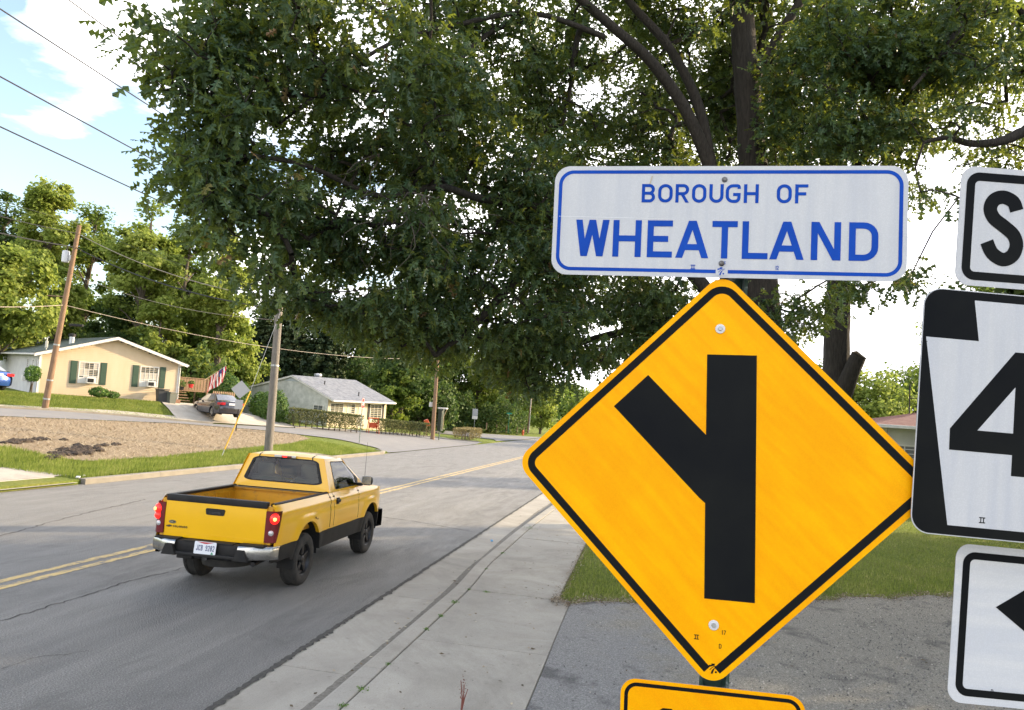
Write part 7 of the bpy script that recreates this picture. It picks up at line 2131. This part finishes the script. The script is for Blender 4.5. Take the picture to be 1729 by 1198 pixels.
    if dead:
        q = MB()
        for (p, n_, ln) in dead:
            p = Vector(p) - P0
            for k in range(n_):
                d = Vector((g.normal(), g.normal() * .6, g.normal() * .5 - .9)).normalized(); pts = [p]; 
                for s in range(6): d = (d + Vector(g.normal(0, .3, 3))).normalized(); pts.append(pts[-1] + d * ln / 6)
                q.tube(pts, [.014, .011, .009, .007, .005, .004, .003], 4)
        q.build('dead_twigs', mat('dead_twig', (.13, .11, .095), .9), o, kind='stuff')
    return o
A = at
oak(flat_pt(1312, 14.3, .1),
    [([flat_pt(1312, 14.3, -.2), A(1303, 800, 14.2), A(1292, 560, 14), A(1270, 250, 14), A(1255, 60, 14), A(1242, -160, 14), A(1235, -420, 14)], .40, .16),
     ([A(1290, 560, 14), A(1215, 330, 13.6), A(1165, 200, 13.3), A(1105, 110, 13), A(1040, 50, 12.7), A(965, -15, 12.4), A(860, -110, 12)], .15, .06),
     ([A(1205, 310, 13.6), A(1180, 180, 13.7), A(1130, 80, 13.6), A(1065, 5, 13.4), A(1000, -90, 13.2)], .115, .06),
     ([A(1020, 62, 12.7), A(900, 22, 12), A(770, 42, 11.4), A(655, 75, 10.8), A(560, 140, 10.2), A(470, 210, 9.6)], .055, .018),
     ([A(1275, 600, 14), A(1130, 420, 13.4), A(1010, 395, 13), A(922, 415, 12.6), A(850, 495, 12.2), A(800, 548, 12), A(735, 600, 11.8)], .15, .04),
     ([A(1000, 400, 13), A(900, 350, 12.2), A(811, 335, 11.6), A(740, 315, 11), A(640, 330, 10.4), A(520, 280, 9.6), A(410, 260, 9)], .09, .022),
     ([A(1285, 600, 14.1), A(1180, 540, 14.6), A(1050, 560, 15), A(940, 590, 15), A(860, 620, 15)], .12, .04),
     ([A(900, 30, 12), A(820, 60, 11.8), A(700, 180, 11), A(620, 260, 10.4), A(560, 380, 10)], .05, .02),
     ([A(1280, 480, 14), A(1380, 380, 13.4), A(1470, 250, 12.8), A(1560, 130, 12.2), A(1640, 20, 11.8)], .12, .04),
     ([A(1262, 150, 14), A(1340, 20, 13.5), A(1420, -100, 13)], .12, .06)],
    [(A(318, 70, 8.6), .85, 1.3, .75, 1.2), (A(275, 190, 8.5), .42, .8, .38, 1.2), (A(265, 40, 8.6), .35, .7, .4, 1), (A(390, 180, 8.9), .85, 1.4, .75, 1), (A(340, 300, 9), .75, 1.2, .42, 1.2), (A(270, 290, 8.8), .38, .6, .22, 1.2),
     (A(400, 380, 9.3), .75, 1.3, .45, 1.2), (A(470, 480, 9.6), .48, 1.0, .42, 1.2), (A(350, 360, 9.1), .35, .8, .42, 1), (A(500, 60, 9.5), 1.3, 1.8, 1.1, 1.0), (A(500, 300, 10), 1.1, 1.8, 1.0, 1),
     (A(560, 430, 10.4), .95, 1.7, .7, 1.1), (A(550, 520, 10.6), .7, 1.2, .35, 1.1), (A(660, 180, 10.6), 1.5, 2.0, 1.2, .95), (A(680, 420, 11.2), 1.2, 2.0, 1.0, 1), (A(670, 535, 11.8), 1.1, 2.0, .55, .9),
     (A(800, 70, 12.6), 1.5, 2, 1.2, .8), (A(800, 270, 12.6), 1.5, 2.2, 1.2, .8), (A(800, 480, 12.6), 1.5, 2.2, 1.1, .9), (A(780, 585, 13.4), 1.3, 2.0, .50, .8), (A(900, 625, 14.2), 1.1, 2.0, .42, .9),
     (A(930, 180, 14.6), 1.4, 1.9, 1.3, .85), (A(930, 380, 13), 1.5, 2.2, 1.4, .8), (A(930, 560, 14), 1.5, 2.2, .9, 1.1), (A(1050, 260, 15.5), 1.4, 1.8, 1.6, .9), (A(1080, 80, 15.5), 1.3, 1.6, 1.1, .9), (A(1080, 520, 15), 1.6, 2.2, 1.3, 1),
     (A(1180, 120, 16.5), 1.3, 1.6, 1.4, .9), (A(1395, 110, 12.4), .95, 1.8, 1.2, 1.1), (A(1330, 40, 15.5), 1.4, 1.3, 1.4, .7), (A(1510, 60, 12.4), 1.0, 1.5, .8, .9), (A(1150, 330, 15), 1.2, 1.4, 1.2, .7), (A(1240, 200, 17), 1.6, 1.5, 1.7, 1.0), (A(1215, 60, 12.9), .45, .8, .6, 1.0), (A(1330, 190, 13), .5, .8, .8, 1.0), (A(990, 60, 13.4), .9, .8, .7, .8), (A(1370, 250, 12.6), .75, 1.6, .8, 1), (A(1310, 510, 13), .55, .9, .38, 1.2),
     (A(1460, 110, 12), 1.2, 1.8, 1.1, 1), (A(1470, 240, 12), .9, 1.4, .5, 1), (A(1370, 540, 14), .5, .9, .42, 1.1), (A(1430, 490, 12.6), .45, .8, .28, 1.7), (A(1530, 470, 12.2), .40, .6, .17, 1.5),
     (A(1000, -140, 13), 3.5, 3, 1.6, .34), (A(600, -130, 10.5), 3, 2.4, 1.2, .34), (A(1300, -160, 13.5), 3.2, 3, 1.8, .3)],
    'huge dark oak whose crown spreads over the road behind the signs', 201,
    dead=[(A(680, 350, 10.2), 7, 1.2), (A(715, 330, 10.4), 6, 1.1), (A(760, 345, 11), 4, .9), (A(640, 260, 10), 3, .8)])
# second oak: thick bare trunk with a sawn stub, right of the yellow sign
oak(flat_pt(1408, 21, .1),
    [([flat_pt(1408, 21, -.2), A(1408, 800, 21), A(1412, 640, 21), A(1414, 520, 21), A(1418, 430, 21), A(1410, 300, 21), A(1395, 120, 21), A(1390, -60, 21)], .46, .22),
     ([A(1415, 690, 20.9), A(1430, 645, 20.6), A(1450, 600, 20.4)], .30, .20),
     ([A(1414, 460, 21), A(1470, 330, 20.5), A(1530, 220, 20), A(1600, 120, 19.5)], .2, .07),
     ([A(1412, 380, 21), A(1350, 260, 21), A(1290, 140, 21)], .18, .07)],
    [(A(1400, 330, 20), 2.6, 2.2, 1.8, .7), (A(1500, 150, 19.5), 2.6, 2.2, 2.2, .6), (A(1330, 120, 20), 2.4, 2, 2.4, .6), (A(1440, 500, 18.5), .7, .8, .5, 1.0), (A(1340, 560, 20.5), 1.1, 1, .6, .8), (A(1300, 20, 20), 2, 2, 2, .4), (A(1620, 60, 19), 1.6, 2, 1.6, .6)],
    'second oak with thick furrowed trunk and a sawn stub right of the yellow sign', 202, dens=8.0)
o = bpy.data.objects['oak_tree.001'] if 'oak_tree.001' in bpy.data.objects else None
sp_ = A(1450, 600, 20.4); q = MB(); q.cbox(tuple(Vector(sp_) - Vector(o.location)), (.34, .30, .05), .01, Matrix.Rotation(R(35), 3, 'Y')); q.build('sawn_face', mat('sawn_wood', (.22, .17, .12), .9), o)
# third oak: stands beyond the right edge, its limb and leaves reach in
oak((9.6, 11.6, .1),
    [([(9.6, 11.6, -.2), (9.5, 11.6, 2.5), (9.4, 11.7, 5.0), (9.2, 11.9, 8.0), (9.2, 12, 11)], .42, .15),
     ([(9.4, 11.7, 4.8), A(1800, 200, 11.4), A(1729, 222, 11.3), A(1690, 238, 11.2), A(1640, 242, 11.1), A(1600, 232, 11), A(1560, 240, 11)], .13, .025),
     ([(9.3, 11.8, 6.2), A(1740, 40, 11.4), A(1650, 20, 11.2), A(1590, 90, 11), A(1540, 150, 10.9)], .10, .02),
     ([(9.3, 11.8, 6.0), (7.5, 8.5, 7.5), (6, 6, 8.3)], .12, .05)],
    [(A(1600, 40, 11.2), 1.3, 1.6, .85, 1.1), (A(1700, 60, 11.2), .8, 1.2, .8, .9), (A(1580, 190, 11), .62, 1.0, .38, 1.0), (A(1560, 300, 10.8), .34, .6, .35, .9), (A(1600, 340, 10.6), .22, .4, .36, .55),
     (A(1640, 130, 11), .5, .9, .3, .7), (A(1710, 150, 11), .25, .7, .25, .7), (A(1550, 475, 10.6), .34, .5, .18, 1.6), (A(1600, 485, 10.8), .26, .4, .15, 1.2), (A(1700, 270, 11), .4, .5, .2, .25),
     ((10.5, 11, 7.5), 2.6, 2.6, 2.4, .16), ((9, 13.5, 9), 2.6, 2.6, 2.2, .16), ((9.5, 8, 6.8), 2.4, 2.2, 1.8, .16)],
    'oak limb with sparse leaves reaching in from the right edge of the view', 203)
# more trees out of the picture to the right keep the road in shade
for x, y, H_, Rr, lab in ((16.3, 19.3, 11.5, 3.2, 'shade tree nearest beyond the right edge'), (22, 19.5, 13, 4.4, 'shade tree behind the nearest one beyond the right edge'), (16, 10.3, 12, 4.2, 'shade tree right of the gravel driveway'),
                          (25, 12, 13, 5, 'shade tree behind the right hand gravel'), (14, 3, 11, 4, 'shade tree level with the photographer'), (28, 26, 17, 5.2, 'tallest shade tree farthest beyond the right edge')):
    bg_tree((x, y, .2), H_, Rr, 1.0, 9500, .32, LG3, lab, int(x * 10))
